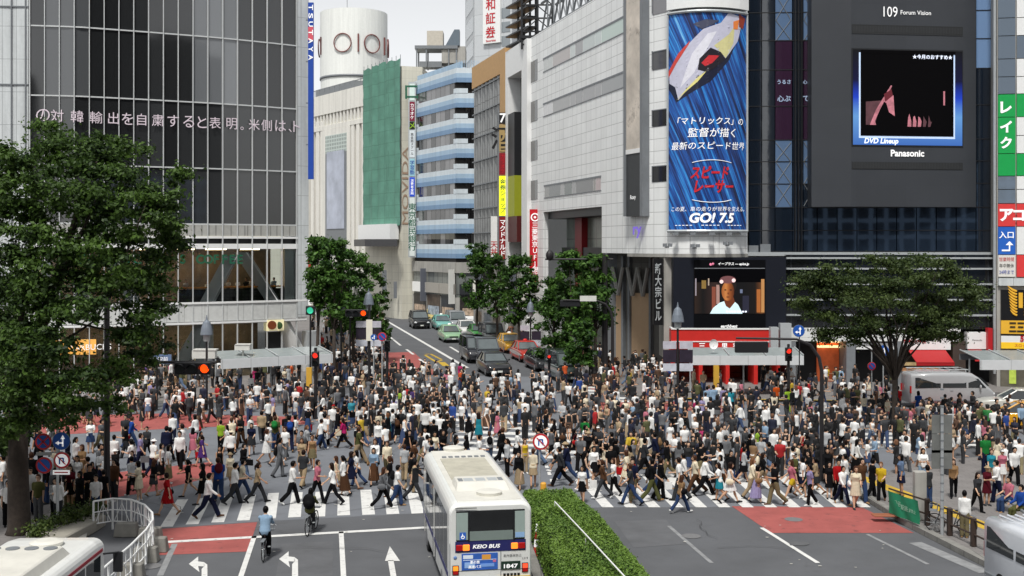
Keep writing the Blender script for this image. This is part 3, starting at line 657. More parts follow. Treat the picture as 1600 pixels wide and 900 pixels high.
text_on(Fd.fpx(769.5, 64, .55), 'Securities', w=2.0, name='lettering', m=LR, parent=dt, bold=.02)
# ---- 8. white tiled building with the curved corner
wt = empty('tiled_building', 'large white tiled building with a curved corner at the right of the street', 'building', (9, 92, 0))
WPs = [(828, 117), (980, 91), (1010, 87.8), (1046, 85.7), (1060, 85.15), (1075, 84.75), (1090, 84.52), (1105, 84.45), (1120, 84.52), (1135, 84.75), (1150, 85.15), (1168, 86)]
WPP = [Vector(((x - CX) * Y / F, Y, 0)) for x, Y in WPs]
FS = Fac(828, 117, 980, 91); FC = Fac(1010, 87.8, 1046, 85.7)
ZB = 9.75; ZTOP = 31.4
def polywall(mb, i0, i1, z0, z1, o0, o1):
    pp = WPP[i0:i1 + 1]; ns = []
    for i, p in enumerate(pp):
        d = (pp[min(i + 1, len(pp) - 1)] - pp[max(i - 1, 0)]).normalized(); n = Vector((d.y, -d.x, 0)); n = n if n.dot(p) < 0 else -n
        ns.append(n)
    for i in range(len(pp) - 1):
        q = [pp[i] + ns[i] * o1, pp[i + 1] + ns[i + 1] * o1, pp[i + 1] + ns[i + 1] * o0, pp[i] + ns[i] * o0]
        mb.hexa([v + Vector((0, 0, z0)) for v in q] + [v + Vector((0, 0, z1)) for v in q])
mb = MB(); polywall(mb, 1, 11, ZB, ZTOP, -.5, 0); mb.build('curved_wall', M_TILE, wt)
tb0, tb1 = FS.t(849), FS.t(940.5); zo = FS.z(940, 322.5)
mb = MB(); FS.bx(mb, 0, FS.L, zo, ZTOP, -.5, .01); FS.bx(mb, 0, tb0, 0, zo, -.5, .01); FS.bx(mb, tb1, FS.L - .002, ZB, zo, -.5, .01); mb.build('street_wall', M_TILE, wt)
mb = MB(); mb.prism([(p.x, p.y) for p in WPP] + [(25, 100), (14, 124)], ZTOP - .6, ZTOP - .2); mb.build('roof', M_CONC, wt)
mb = MB(); FS.bx(mb, tb0, tb1, 0, zo, -2.6, -2.4); mb.build('bay_wall', mat('bay_green', rgb(120, 130, 122), .25, var=.4, scale=.4, brick=(1.6, 2.2, .06, .6)), wt)
mb = MB(); FS.bx(mb, tb0, tb1, zo - .7, zo - .02, -2.4, -.5); mb.build('bay_soffit', M_BLACK, wt)
mb = MB(); FS.bx(mb, tb0, tb1, 8.6, 10.2, -2.4, -1.9); FS.bx(mb, tb0, tb1, 3.6, 4.4, -2.4, -1.4); mb.build('bay_band', M_BLACK, wt)
mb = MB(); FS.bx(mb, FS.t(870), FS.t(880), 4.4, 14, -2.38, -1.8); mb.build('red_bay_sign', paint('deep_red', 135, 28, 34), wt)
mb = MB(); FS.bx(mb, tb1 - .5, tb1, 0, ZB, -2.2, -.5); mb.build('bay_pier', M_GREYP, wt)
def strip_windows(fc, ts, z0, z1, cols):
    for (ta, tb), cl in zip(ts, cols):
        mb = MB(); fc.bx(mb, ta + .05, tb - .05, z0, z1, -.05, .025); o = mb.build('window', M_GLASS, wt); o.color = (*cl, 1)
    mb = MB(); fc.bx(mb, ts[0][0] - .1, ts[-1][1] + .1, z1, z1 + .16, -.05, .06); fc.bx(mb, ts[0][0] - .1, ts[-1][1] + .1, z0 - .08, z0, -.05, .05); mb.build('window_frame', M_GREYP, wt)
for z0, z1, xs, cols in ((27.35, 28.5, (849.5, 856, 864, 891, 899, 911, 930, 940, 978), [(.5, .52, .5), (.5, .52, .5), (.42, .38, .36), (.55, .6, .58), (.3, .3, .3), (.5, .56, .54), (.55, .62, .6), (.5, .62, .56)]),
                         (23.0, 24.1, (849.5, 856, 864, 891, 899, 911, 930, 940, 978), [(.6, .6, .6), (.6, .6, .6), (.3, .3, .29), (.3, .3, .3), (.26, .26, .26), (.28, .28, .28), (.3, .3, .3), (.26, .27, .27)]),
                         (15.05, 16.1, (851, 858, 876, 882, 894, 900, 927, 931, 939), [(.2, .2, .19), (.1, .11, .11), (.3, .3, .3), (.08, .1, .09), (.25, .25, .25), (.1, .1, .1), (.2, .18, .16), (.4, .3, .3)])):
    strip_windows(FS, [(FS.t(p), FS.t(q)) for p, q in zip(xs, xs[1:])], z0, z1, cols)
for y0, y1 in ((95, 128), (158, 190), (220, 251), (282, 312)):
    mb = MB(); FS.px(mb, 828.5, 840, y0, y1, -.2, .03, xr=834); o = mb.build('window', M_GLASS, wt); o.color = (.06, .06, .058, 1)
for y0, y1, cl in ((-6, 21, .2), (80, 108, .1), (172, 197, .03), (260, 284, .02)):
    mb = MB(); FC.px(mb, 1020, 1043.5, y0, y1, -.2, .03); o = mb.build('window', M_GLASS, wt); o.color = (cl, cl, cl * 1.05, 1)
    mb = MB(); FC.px(mb, 1019, 1044.5, y0 - 1.5, y0, -.2, .06); FC.px(mb, 1019, 1020, y0, y1, -.2, .06); mb.build('window_frame', M_GREYP, wt)
# base under the overhang
mb = MB(); a, b = gp(944, 700), None
Fq = Fac(946, 98, 1055, 92)
mb = MB(); Fq.bx(mb, Fq.t(945), Fq.t(1053), 0, ZB, -.3, 0); mb.build('recessed_wall', mat('recess_grey', rgb(104, 102, 98), .6, var=.12, brick=(1.1, 9, .03, .6)), wt)
mb = MB(); Fq.px(mb, 953, 975, 452, 590, 0, .1); Fq.px(mb, 988, 1015, 458, 590, 0, .1); mb.build('lit_panel', paint('warm_panel', 158, 134, 108, emit=.08), wt)
mb = MB(); mb.prism([(p.x, p.y) for p in WPP[1:]] + [(25, 96), (11, 100)], ZB - .25, ZB - .01); mb.build('soffit', M_CONC, wt)
mb = MB()
for x in (975, 985, 1018): Fq.px(mb, x, x + 3, 400, 590, 0, .35)
mb.build('recess_pilasters', M_GREYP, wt)
mb = MB()
for i in range(4):
    x = 952 + i * 5; 
for x0 in (948, 987):
    for i in range(4):
        a, b = (x0 + i * 8, 418 if i % 2 == 0 else 462), (x0 + i * 8 + 8, 462 if i % 2 == 0 else 418)
        p, q = Fq.P(Fq.t(a[0]), Fq.z(1000, a[1]), .5), Fq.P(Fq.t(b[0]), Fq.z(1000, b[1]), .5); mb.tube([p, q], .17, 6)
mb.build('zigzag_sculpture', mat('brushed_grey', rgb(150, 150, 146), .4, metal=.3), wt)
# spotlights on the wall under the billboard
for x, y in ((1042, 386), (1085, 387), (1136, 383)):
    t = empty('wall_spotlight', 'small grey floodlight on the white curved wall, %s' % {1042: 'nearest the street corner', 1085: 'below the middle of the curved billboard', 1136: 'below the right end of the curved billboard'}[x], 'floodlight', group='floodlights under the curved billboard')
    mb = MB(); mb.box(-.12, .12, -.25, .3, -.06, .06); mb.build('arm', M_GREYP, t)
    mb = MB(); mb.box(-.33, -.05, -.5, -.2, .02, .26); mb.box(.05, .33, -.5, -.2, .02, .26); mb.build('lamp_head', M_GREYP, t); t.location = dp(x, y, 84.2)
lg = MB(); FC.px(lg, 993, 1003, 355, 372, .1, .2); 
vm = text_on(FC.fpx(998, 363, .15), 'ry', h=.9, name='violet_wall_emblem', m=paint('violet', 120, 100, 200, emit=.3), bold=.03); tag(vm, 'small violet script emblem on the white wall near the black sign', 'sign')
# tall narrow advert on the corner
ad = empty('advert_banner', 'tall narrow weathered advert panel framed in dark steel on the white building corner', 'banner', (9, 90, 20))
Fa = Fac(980, 90.2, 1009, 87.4)
mb = MB(); Fa.px(mb, 980, 983, -60, 338, -.4, .35); Fa.px(mb, 1005, 1009, -60, 338, -.4, .3); mb.build('frame', M_GREYP, ad)
mb = MB(); Fa.px(mb, 983, 1005, -60, 236, -.3, .25); mb.build('poster', mat('sepia_poster', rgb(205, 196, 184), .7, var=.35, scale=.45, wear=((.16, .13, .11, 1), .06, .5)), ad)
mb = MB(); Fa.px(mb, 983, 1005, 238, 338, -.3, .25); mb.build('dark_panel', paint('charcoal_panel', 62, 64, 66), ad)
mb = MB(); Fa.px(mb, 983, 1005, 233, 240, .25, .3); mb.build('poster_rail', M_WHITE, ad)
text_on(Fa.fpx(994, 309, .28), 'Roxy', w=.9, name='lettering', m=LW, parent=ad, bold=.02)
# curved billboard
BU = list(range(3, 12)); BZ0, BZ1 = H - (360 - HY) * 84.9 / F, H - (21 - HY) * 84.9 / F
bpts = [WPP[i] for i in range(3, 12)]; bpts[0] = Vector(((1047 - CX) * 85.62 / F, 85.62, 0)); bpts[-1] = Vector(((1162 - CX) * 85.7 / F, 85.7, 0))
bl = [0.0]
for a, b in zip(bpts, bpts[1:]): bl.append(bl[-1] + (b - a).length)
BW = bl[-1]; BHt = BZ1 - BZ0
def bfn(u, v, out=0):                                  # u,v in metres on the cylinder from its lower left
    for i in range(len(bl) - 1):
        if u <= bl[i + 1] or i == len(bl) - 2:
            k = (u - bl[i]) / (bl[i + 1] - bl[i]); p = bpts[i].lerp(bpts[i + 1], k)
            j0 = (bpts[min(i + 1, len(bpts) - 1)] - bpts[max(i - 1, 0)]).normalized(); j1 = (bpts[min(i + 2, len(bpts) - 1)] - bpts[i]).normalized(); d = j0.lerp(j1, k)
            return p + Vector((d.y, -d.x, 0)).normalized() * (out + .28) + Vector((0, 0, BZ0 + v))
bb8 = empty('curved_billboard', 'tall curved blue film billboard with a silver racing shape and red title lettering', 'billboard', bfn(BW / 2, 0))
def m_streak():
    m = bpy.data.materials.new('streak_print'); m.use_nodes = True; t = m.node_tree; N = t.nodes; L = t.links; p = N['Principled BSDF']
    tc = N.new('ShaderNodeTexCoord'); m0 = N.new('ShaderNodeMapping'); m0.inputs['Rotation'].default_value = (0, 0, math.radians(-21)); L.new(tc.outputs['UV'], m0.inputs[0])
    mp = N.new('ShaderNodeMapping'); mp.inputs['Scale'].default_value = (2.4, .06, 1); L.new(m0.outputs[0], mp.inputs[0])
    n = N.new('ShaderNodeTexNoise'); n.inputs['Scale'].default_value = 1.6; n.inputs['Detail'].default_value = 6; n.inputs['Roughness'].default_value = .7; L.new(mp.outputs[0], n.inputs['Vector'])
    r = N.new('ShaderNodeValToRGB'); L.new(n.outputs[0], r.inputs[0]); e = r.color_ramp.elements
    e[0].position = .38; e[0].color = (.003, .007, .035, 1); e[1].position = .74; e[1].color = (.4, .75, .95, 1)
    for pos, c in ((.46, (.005, .03, .16, 1)), (.53, (.012, .1, .42, 1)), (.61, (.03, .3, .75, 1))):
        q = e.new(pos); q.color = c
    L.new(r.outputs[0], p.inputs['Base Color']); p.inputs['Roughness'].default_value = .45
    return m
mb = MB(); NU = 24
for i in range(NU):
    u0, u1 = BW * i / NU, BW * (i + 1) / NU
    mb.hexa([bfn(u0, 0), bfn(u1, 0), bfn(u1, 0, -.2), bfn(u0, 0, -.2), bfn(u0, BHt), bfn(u1, BHt), bfn(u1, BHt, -.2), bfn(u0, BHt, -.2)])
pm = mb.build('printed_sheet', m_streak(), bb8)
uvl = pm.data.uv_layers[0]
for poly in pm.data.polygons:
    for li in poly.loop_indices:
        co = pm.data.vertices[pm.data.loops[li].vertex_index].co; uvl.data[li].uv = (co.x, co.z)
def bshape(name, pts, col, out, emit=0, rough=.45):     # printed shape: polygon in 0..1 sheet coordinates (v from the top)
    from mathutils.geometry import tessellate_polygon
    P = []
    for (ax, ay), (bx_, by_) in zip(pts, pts[1:] + pts[:1]):
        for k in range(6): P.append((ax + (bx_ - ax) * k / 6, ay + (by_ - ay) * k / 6))
    fs = tessellate_polygon([[Vector((x * BW, (1 - y) * BHt, 0)) for x, y in P]])
    mb = MB()
    def tri(a, b, c):                                  # fine enough to follow the curved sheet
        if max(abs(a[0] - b[0]), abs(b[0] - c[0]), abs(a[0] - c[0])) > .05:
            ab, bc, ca = [((p[0] + q[0]) / 2, (p[1] + q[1]) / 2) for p, q in ((a, b), (b, c), (c, a))]
            tri(a, ab, ca); tri(ab, b, bc); tri(ca, bc, c); tri(ab, bc, ca)
        else: mb.add([bfn(x * BW, (1 - y) * BHt, out) for x, y in (a, b, c)], [(0, 1, 2)])
    for f in fs: tri(*[P[i] for i in f])
    return mb.build(name, paint('print_%d_%d_%d' % col, *col, rough=rough, var=.1), bb8)
bshape('printed_shape', [(.0, .34), (.0, .31), (.32, .20), (.72, .05), (.95, .03), (.72, .22), (.5, .32), (.12, .41)], (18, 24, 50), .006)
bshape('printed_shape', [(.02, .32), (.02, .27), (.2, .17), (.42, .08), (.62, .05), (.72, .0), (.93, .02), (.84, .13), (.66, .22), (.42, .28), (.14, .40), (.1, .34)], (196, 196, 214), .012)
bshape('printed_shape', [(.16, .345), (.30, .19), (.47, .10), (.57, .09), (.42, .2), (.32, .28), (.2, .33)], (226, 226, 236), .018)
bshape('printed_shape', [(.12, .40), (.36, .30), (.46, .27), (.36, .32)], (230, 220, 140), .018)
bshape('printed_shape', [(.54, .155), (.72, .10), (.8, .06), (.78, .14), (.68, .21)], (214, 208, 150), .018)
bshape('printed_shape', [(.36, .265), (.38, .215), (.5, .165), (.62, .185), (.68, .215), (.52, .265), (.44, .275)], (28, 22, 34), .022)
bshape('printed_shape', [(.4, .235), (.48, .2), (.6, .2), (.52, .235), (.44, .25)], (200, 44, 52), .026)
bshape('printed_shape', [(.0, .27), (.14, .185), (.28, .13), (.26, .15), (.1, .24), (.0, .30)], (205, 70, 60), .022)
bshape('printed_shape', [(.31, .055), (.45, .035), (.6, .04), (.52, .06), (.4, .08)], (70, 74, 96), .022)
bshape('printed_shape', [(.86, .0), (.97, .02), (.93, .07), (.86, .06)], (150, 60, 40), .022)
bshape('printed_shape', [(.78, .04), (.86, .03), (.84, .075), (.78, .075)], (232, 130, 60), .026)
def btext(s, uc, yc, wd, h=None, m=LW, **k):
    return text_on(lambda u, v, w: bfn(uc * BW + u, (1 - yc) * BHt + v, .03 + w), s, w=wd * BW, h=h, name='printed_lettering', m=m, parent=bb8, **k)
btext('「マトリックス」の', .53, .498, .8, bold=.008, shear=.12); btext('監督が描く', .53, .552, .56, bold=.006, shear=.12); btext('最新のスピード世界', .5, .612, .9, bold=.004, shear=.12)
LSR = paint('title_red', 205, 32, 44, var=0)
btext('スピード', .5, .735, .44, h=.95, m=LSR, bold=.035, shear=.25); btext('レーサー', .55, .80, .46, h=.95, m=LSR, bold=.035, shear=.25)
btext('この夏、車の走りが世界を変える。', .5, .902, .9, bold=.0, shear=.1); btext('GO! 7.5', .53, .943, .52, bold=.04, shear=.2)
for a in (.2, .5, .8): btext('—  ' * 5, a, .977, .2, h=.05)
for kk, (yy, cv) in enumerate(((.69, -.012), (.86, .012))):
    pts = [(.3 + .45 * i / 10, yy + cv * 4 * (i / 10) * (1 - i / 10)) for i in range(11)]
    mb = MB(); mb.tube([bfn(x * BW, (1 - y) * BHt, .03) for x, y in pts], .025, 5); mb.build('printed_swoosh', LW, bb8)
mb = MB()
for v in (-.05, BHt + .05): mb.tube([bfn(BW * i / 20, v, .05) for i in range(21)], .12, 6)
for u in (-.05, BW + .05): mb.tube([bfn(max(0, min(BW, u)), 0, .05), bfn(max(0, min(BW, u)), BHt, .05)], .09, 6)
mb.build('frame', M_STEEL, bb8)
mb = MB(); [mb.hexa([bfn(BW * i / 20, BHt + .3, .2), bfn(BW * (i + 1) / 20, BHt + .3, .2), bfn(BW * (i + 1) / 20, BHt + .3, -.25), bfn(BW * i / 20, BHt + .3, -.25), bfn(BW * i / 20, BHt + 1.1, .2), bfn(BW * (i + 1) / 20, BHt + 1.1, .2), bfn(BW * (i + 1) / 20, BHt + 1.1, -.25), bfn(BW * i / 20, BHt + 1.1, -.25)]) for i in range(20)]
mb.build('cornice_hood', M_WHITE, wt)
mb = MB()
for i in range(5): p = bfn(BW * (.1 + .2 * i), -.25, .1); mb.box(p.x - .2, p.x + .2, p.y - .5, p.y - .1, p.z - .1, p.z + .08)
mb.build('lamp_bar', M_GREYP, bb8)
mb = MB(); polywall(mb, 3, 11, BZ1 + 1.3, ZTOP + 3, .03, .1); mb.build('upper_glazing', mat('upper_glass', rgb(52, 56, 62), .1, ior=1.7, brick=(1.2, 3, .06, .5)), wt)
# ---- steel trusses on its roof
tr = empty('roof_truss', 'dark steel lattice billboard frame and ladder tower on the roofs by the street', 'roof frame', (3, 112, ZTOP))
zt0 = ZTOP; FT = Fac(828, 118.2, 985, 91)
mb = MB(); t0, t1 = FT.t(842), FT.t(990); n = 13; zl, zh = zt0 + .35, zt0 + 3.2
for i in range(n):
    ta, tb = t0 + (t1 - t0) * i / n, t0 + (t1 - t0) * (i + 1) / n
    mb.tube([FT.P(ta, zl, -.3), FT.P(tb, zh, -.3)], .1, 5); mb.tube([FT.P(tb, zh, -.3), FT.P(tb, zl, -.3)], .08, 5); mb.tube([FT.P(ta, zh, -1.8), FT.P(tb, zl, -1.8)], .08, 5)
    mb.tube([FT.P(ta, zl, -.3), FT.P(ta, zl, -1.8)], .07, 5)
for z, o in ((zl, -.3), (zh, -.3), (zl, -1.8), (zh, -1.8)): mb.tube([FT.P(t0, z, o), FT.P(t1, z, o)], .14, 6)
mb.build('lattice_girder', M_GREYP, tr)
mb = MB(); c = dp(840, 20, 117.5); bx_ = c.x; by_ = c.y
for dx in (-1.6, 0, 1.6):
    for dy in (0, 2.5): mb.tube([(bx_ + dx, by_ + dy, ZTOP - 1), (bx_ + dx, by_ + dy, ZTOP + 11)], .11, 6)
for k in range(9):
    z = ZTOP - .6 + k * 1.35; mb.box(bx_ - 1.7, bx_ + 1.7, by_ - .12, by_ + .05, z, z + .14); mb.tube([(bx_ - 1.6, by_, z), (bx_, by_, z + 1.35)], .06, 5); mb.tube([(bx_ + 1.6, by_, z), (bx_, by_, z + 1.35)], .06, 5)
mb.build('lattice_tower', M_BLACK, tr)
mb = MB(); FL = Fac(795, 124, 828, 118)
for k in range(10): z = ZTOP + .3 + k * 1.05; FL.bx(mb, -.2, FL.L, z, z + .16, -.9, .3)
for x in (797, 806, 815, 824): FL.bx(mb, FL.t(x), FL.t(x) + .18, ZTOP - 1, ZTOP + 10.5, -1, -.8)
mb.build('louvre_rack', M_BLACK, tr)
mb = MB(); mb.box(bx_ - 1.9, bx_ + 1.9, by_ - .2, by_ + 2.6, ZTOP + .1, ZTOP + .4); mb.build('platform', M_BLACK, tr); mb = MB(); mb.box(bx_ - 1.9, bx_ + 1.9, by_ - .2, by_ + 2.6, ZTOP + 5.5, ZTOP + 5.8); mb.build('platform', M_BLACK, tr)
# ---- 9. black glass building
bk = empty('dark_glass_building', 'black glass building behind the big video screen panel', 'building', (28, 88, 0))
FB = Fac(1168, 86.6, 1553, 85.6)
zl = FB.z(1360, 394)
mb = MB(); FB.bx(mb, 0, FB.L, 0, 36, -14, -.6); mb.build('core', M_BLACK, bk)
def bpane(x0, x1, y0, y1, v=.012, cl=None):
    mb = MB(); FB.bx(mb, FB.t(x0) + .03, FB.t(x1) - .03, FB.z(1360, y1) + .03, FB.z(1360, y0) - .03, -.4, 0); o = mb.build('window', M_BGLASS, bk); o.color = cl or (v * .8, v * 1.3, v * 2.2, 1)
rows = (-40, 18, 62, 108, 165, 218, 252, 287, 324, 360, 393)
for y0, y1 in zip(rows, rows[1:]):
    for x0, x1 in ((1170, 1190), (1190, 1211), (1211, 1238), (1238, 1255), (1255, 1277), (1525, 1553)):
        v = .01
        if x0 == 1255 and y0 < 62: v = .16
        elif x0 == 1211 and (y0 < 62 or 218 <= y0 < 324): v = .13
        elif x0 == 1255 and 218 <= y0 < 287: v = .13
        elif x0 == 1525 and y0 < 100: v = .22
        cl = None
        if x0 in (1211, 1255) and 62 <= y0 < 218: cl = (.034, .014, .034, 1)  # magenta reflection painted into the pane colour
        bpane(x0, x1, y0, y1, v, cl)
for y0, y1 in ((324, 360), (360, 393)):
    xs = [1277 + 31 * i for i in range(9)]
    for x0, x1 in zip(xs, xs[1:]): bpane(x0, x1, y0, y1, .014)
mb = MB()
for y in rows: z = FB.z(1360, y); FB.bx(mb, 0, FB.L, z - .03, z + .03, -.35, .03)
mb.build('transoms', M_BLACK, bk)
mb = MB()
for x in (1241, 1246, 1251): FB.bx(mb, FB.t(x), FB.t(x) + .06, zl, 34, -.3, .35)
for x in (1213, 1225, 1237, 1256, 1266, 1276):
    pass
mb.build('mullion_fins', M_BLACK, bk)
mb = MB()                                              # lattice seen through the two bright glass columns
for x0 in (1212, 1256):
    for ya, yb in ((-10, 30), (30, 62), (222, 252), (252, 287), (287, 322)):
        za, zb = FB.z(1360, ya), FB.z(1360, yb); ta, tb = FB.t(x0), FB.t(x0 + 24 if x0 == 1212 else x0 + 20)
        for (p, q) in (((ta, za), (tb, zb)), ((ta, zb), (tb, za))): mb.tube([FB.P(p[0], p[1], .02), FB.P(q[0], q[1], .02)], .03, 4)
mb.build('cross_bracing', M_GREYP, bk)
for i, (x, s) in enumerate(((1225, 'うるさ'), (1265, '心がが'), (1225, '心ぶ'), (1265, 'てる'))):
    text_on(FB.fpx(x, 128 + (i // 2) * 26, .03), s, w=1.0, name='window_lettering', m=paint('pale_blue_lettering', 170, 190, 220), parent=bk, bold=.02)
mb = MB(); FB.bx(mb, -.6, FB.L + .2, zl - .28, zl, -2, .55); FB.bx(mb, FB.t(1268), FB.t(1512), zl - .85, zl - .6, -.5, .5); mb.build('ledge', M_STEEL, bk)
mb = MB()
for x0, x1, hh in ((1146, 1154, .4), (1158, 1168, .55), (1169, 1184, .5), (1187, 1203, .6)): FB.px(mb, x0, x1, 394 - hh * 21, 394, -.6, .3)
mb.build('ledge_equipment', M_GREYP, bk)
# lower black storeys with silver rails
FBL = Fac(1228, 85.4, 1555, 84.8)
mb = MB(); FBL.px(mb, 1228, 1553, 398, 514, -1, 0); mb.build('lower_glazing', mat('lower_black_glass', (.011, .012, .014, 1), .06, var=.3, scale=.6, ior=1.6, brick=(2.4, 20, .05, 2.5)), bk)
mb = MB()
for y in (402, 418.5, 442.5, 467, 491): FBL.px(mb, 1228, 1553, y, y + 2.6, 0, .25, xr=1400)
mb.build('silver_rails', M_STEEL, bk)
# ---- big dark panel with the upper screen
vp = empty('screen_panel', 'massive charcoal panel with the upper video screen on the black glass building', 'screen', (31, 84, 11))
FP = Fac(1277, 84.0, 1525, 85.5)
M_CH = mat('charcoal_cladding', rgb(58, 61, 66), .45, var=.07, scale=.4, brick=(1.9, 1.9, .015, .9))
z0 = FP.z(1277, 322.5)
M_CHS = mat('charcoal_return', rgb(46, 49, 53), .5)
mb = MB(); FP.bx(mb, FP.t(1330), FP.L, z0, 36, -2.2, 0); mb.build('cladding', M_CH, vp)
mb = MB(); a, b = FP.P(FP.t(1330), 0, 0), FP.P(0, 0, -1.1)
mb.prism([(a.x, a.y), (a.x, a.y + 2), (b.x, b.y + 1.2), (b.x, b.y)], z0, 36); mb.build('angled_side', M_CH, vp)
mb = MB(); FP.px(mb, 1331, 1504, 39.5, 54, 0, .03, xr=1400); FP.px(mb, 1331, 1504, 253.5, 264.5, 0, .03, xr=1400); mb.build('grilles', mat('grille_dark', rgb(48, 50, 52), .6, brick=(.12, .5, .03, .5)), vp)
sc0 = (1331.5, 1503.5)
def spx(name, x0, x1, y0, y1, m, out, par=vp, fc=None):
    fc = fc or FP; mb = MB(); xr = 1417 if fc is FP else 1140
    fc.bx(mb, fc.t(x0), fc.t(x1), fc.z(xr, y0), fc.z(xr, y1), 0.0, out); return mb.build(name, m, par)
spx('screen_frame', 1330.5, 1504.5, 77, 229, M_BLACK, .04)
def m_screen(name, stops, axis=2):                     # vertical wash of led colour
    m = bpy.data.materials.new(name); m.use_nodes = True; t = m.node_tree; N = t.nodes; L = t.links; p = N['Principled BSDF']
    tc = N.new('ShaderNodeTexCoord'); sx = N.new('ShaderNodeSeparateXYZ'); L.new(tc.outputs['Generated'], sx.inputs[0])
    r = N.new('ShaderNodeValToRGB'); L.new(sx.outputs[axis], r.inputs[0]); e = r.color_ramp.elements
    e[0].position, e[0].color = stops[0]; e[1].position, e[1].color = stops[-1]
    for q in stops[1:-1]: n = e.new(q[0]); n.color = q[1]
    p.inputs['Base Color'].default_value = (.01, .01, .01, 1); L.new(r.outputs[0], p.inputs['Emission Color']); p.inputs['Emission Strength'].default_value = .62; p.inputs['Specular IOR Level'].default_value = .1; p.inputs['Roughness'].default_value = .4
    return m
M_WASH = m_screen('screen_wash', [(0, rgb(70, 120, 205)), (.3, rgb(110, 170, 235)), (.5, rgb(30, 70, 210)), (.68, rgb(8, 10, 60)), (1, rgb(6, 7, 12))])
spx('screen', 1332.5, 1503, 79, 227, M_WASH, .06)
SCB = mat('screen_black', rgb(9, 8, 10), .6, var=0, spec=.05); SCW = paint('screen_white', 225, 232, 250, emit=.5, var=0)
spx('screen_line', 1341.5, 1491.5, 83.5, 216.5, paint('screen_pale', 190, 210, 240, emit=.3, var=0), .07); spx('screen_picture', 1344, 1489, 80.5, 213, SCB, .09)
spx('screen_picture', 1345, 1492, 79.5, 84.5, SCB, .10)
PK = mat('screen_pink', rgb(170, 105, 116), emit=.35, var=.5, scale=1.6); PKd = mat('screen_dark_pink', rgb(84, 52, 58), emit=.2, var=.5, scale=1.2)
def spoly(pts, m, out, fc=FP, par=vp, xr=1417, name='screen_picture'):
    mb = MB(); mb.add([fc.P(fc.t(x), fc.z(xr, y), out) for x, y in pts], [tuple(range(len(pts)))]); return mb.build(name, m, par)
spoly([(1352, 160), (1376, 158), (1366, 196), (1352, 196)], PKd, .1); spoly([(1358, 196), (1368, 172), (1391, 134), (1393, 135), (1374, 172), (1366, 190), (1368, 196)], PK, .11)
spoly([(1378, 158), (1390, 146), (1395, 150), (1397, 182), (1388, 176), (1384, 162)], PK, .11); spoly([(1380, 148), (1392, 140), (1394, 150), (1382, 160)], paint('screen_maroon', 90, 25, 35, emit=.3), .115)
for i in range(5): x = 1417 + i * 8; spoly([(x, 198), (x + 1, 184 - i), (x + 3 + i * .3, 178 + i * 3), (x + 6, 190), (x + 6 - i * .6, 198)], PK if i < 3 else PKd, .1)
spx('screen_line', 1473, 1475.5, 142, 164, PK, .1)
text_on(FP.fpx(1456, 89.5, .11), '★今月のおすすめ★', w=66 * 84.8 / F, name='screen_lettering', m=SCW, parent=vp, bold=.02)
text_on(FP.fpx(1376, 221.5, .12), 'DVD Lineup', w=56 * 84.8 / F, name='screen_lettering', m=SCW, parent=vp, bold=.03, shear=.2)
text_on(FP.fpx(1417.5, 239.5, .05), 'Panasonic', w=55 * 84.8 / F, name='lettering', m=LW, parent=vp, bold=.035)
text_on(FP.fpx(1391, 18.5, .05), '109', w=23 * 84.8 / F, h=.75, name='lettering', m=LW, parent=vp); text_on(FP.fpx(1430.5, 20, .05), 'Forum Vision', w=50 * 84.8 / F, name='lettering', m=LW, parent=vp, bold=.005)
# ---- lower screen
lp = empty('screen_panel', 'lower navy panel with a lit screen showing a child in a white top', 'screen', (16.5, 84, 6))
FL2 = Fac(1052, 84.6, 1228, 84.4)
mb = MB(); FL2.px(mb, 1052, 1228, 402, 513, -1.2, 0); mb.build('cladding', mat('navy_cladding', rgb(26, 29, 38), .55, var=.08, spec=.2), lp)
def lpx(name, x0, x1, y0, y1, m, out): return spx(name, x0, x1, y0, y1, m, out, lp, FL2)
lpx('screen_frame', 1084, 1196, 406, 512, mat('screen_surround', rgb(9, 10, 14), .6, var=0, spec=.1), .05)
lpx('screen', 1085, 1195, 420, 490, m_screen('screen_bar_view', [(0, rgb(50, 34, 26)), (.12, rgb(14, 12, 14)), (.3, rgb(60, 40, 36)), (.36, rgb(16, 13, 15)), (.7, rgb(9, 9, 14)), (.86, rgb(22, 16, 14)), (.95, rgb(110, 66, 34)), (1, rgb(40, 26, 20))], 0), .07)
lpx('screen_line', 1085, 1195, 418.6, 419.8, M_GREYP, .06)
def lpoly(pts, m, out=.08): return spoly(pts, m, out, FL2, lp, 1140)
def disc(cx, cy, rx, ry, n=20): return [(cx + rx * math.cos(2 * math.pi * k / n), cy + ry * math.sin(2 * math.pi * k / n)) for k in range(n)]
SK = m_screen('screen_skin', [(0, rgb(170, 96, 44)), (.35, rgb(222, 142, 78)), (.6, rgb(168, 92, 44)), (1, rgb(84, 40, 20))], 0); SKd = paint('screen_skin_dark', 96, 46, 22, emit=.3, var=.1); SH = paint('screen_hair', 22, 14, 12, emit=.2); SS = paint('screen_shirt', 190, 216, 220, emit=.45, var=.1)
lpoly([(1085, 420), (1195, 420), (1195, 441), (1085, 441)], mat('screen_dim', rgb(6, 6, 9), .6, var=0, spec=.05), .072)
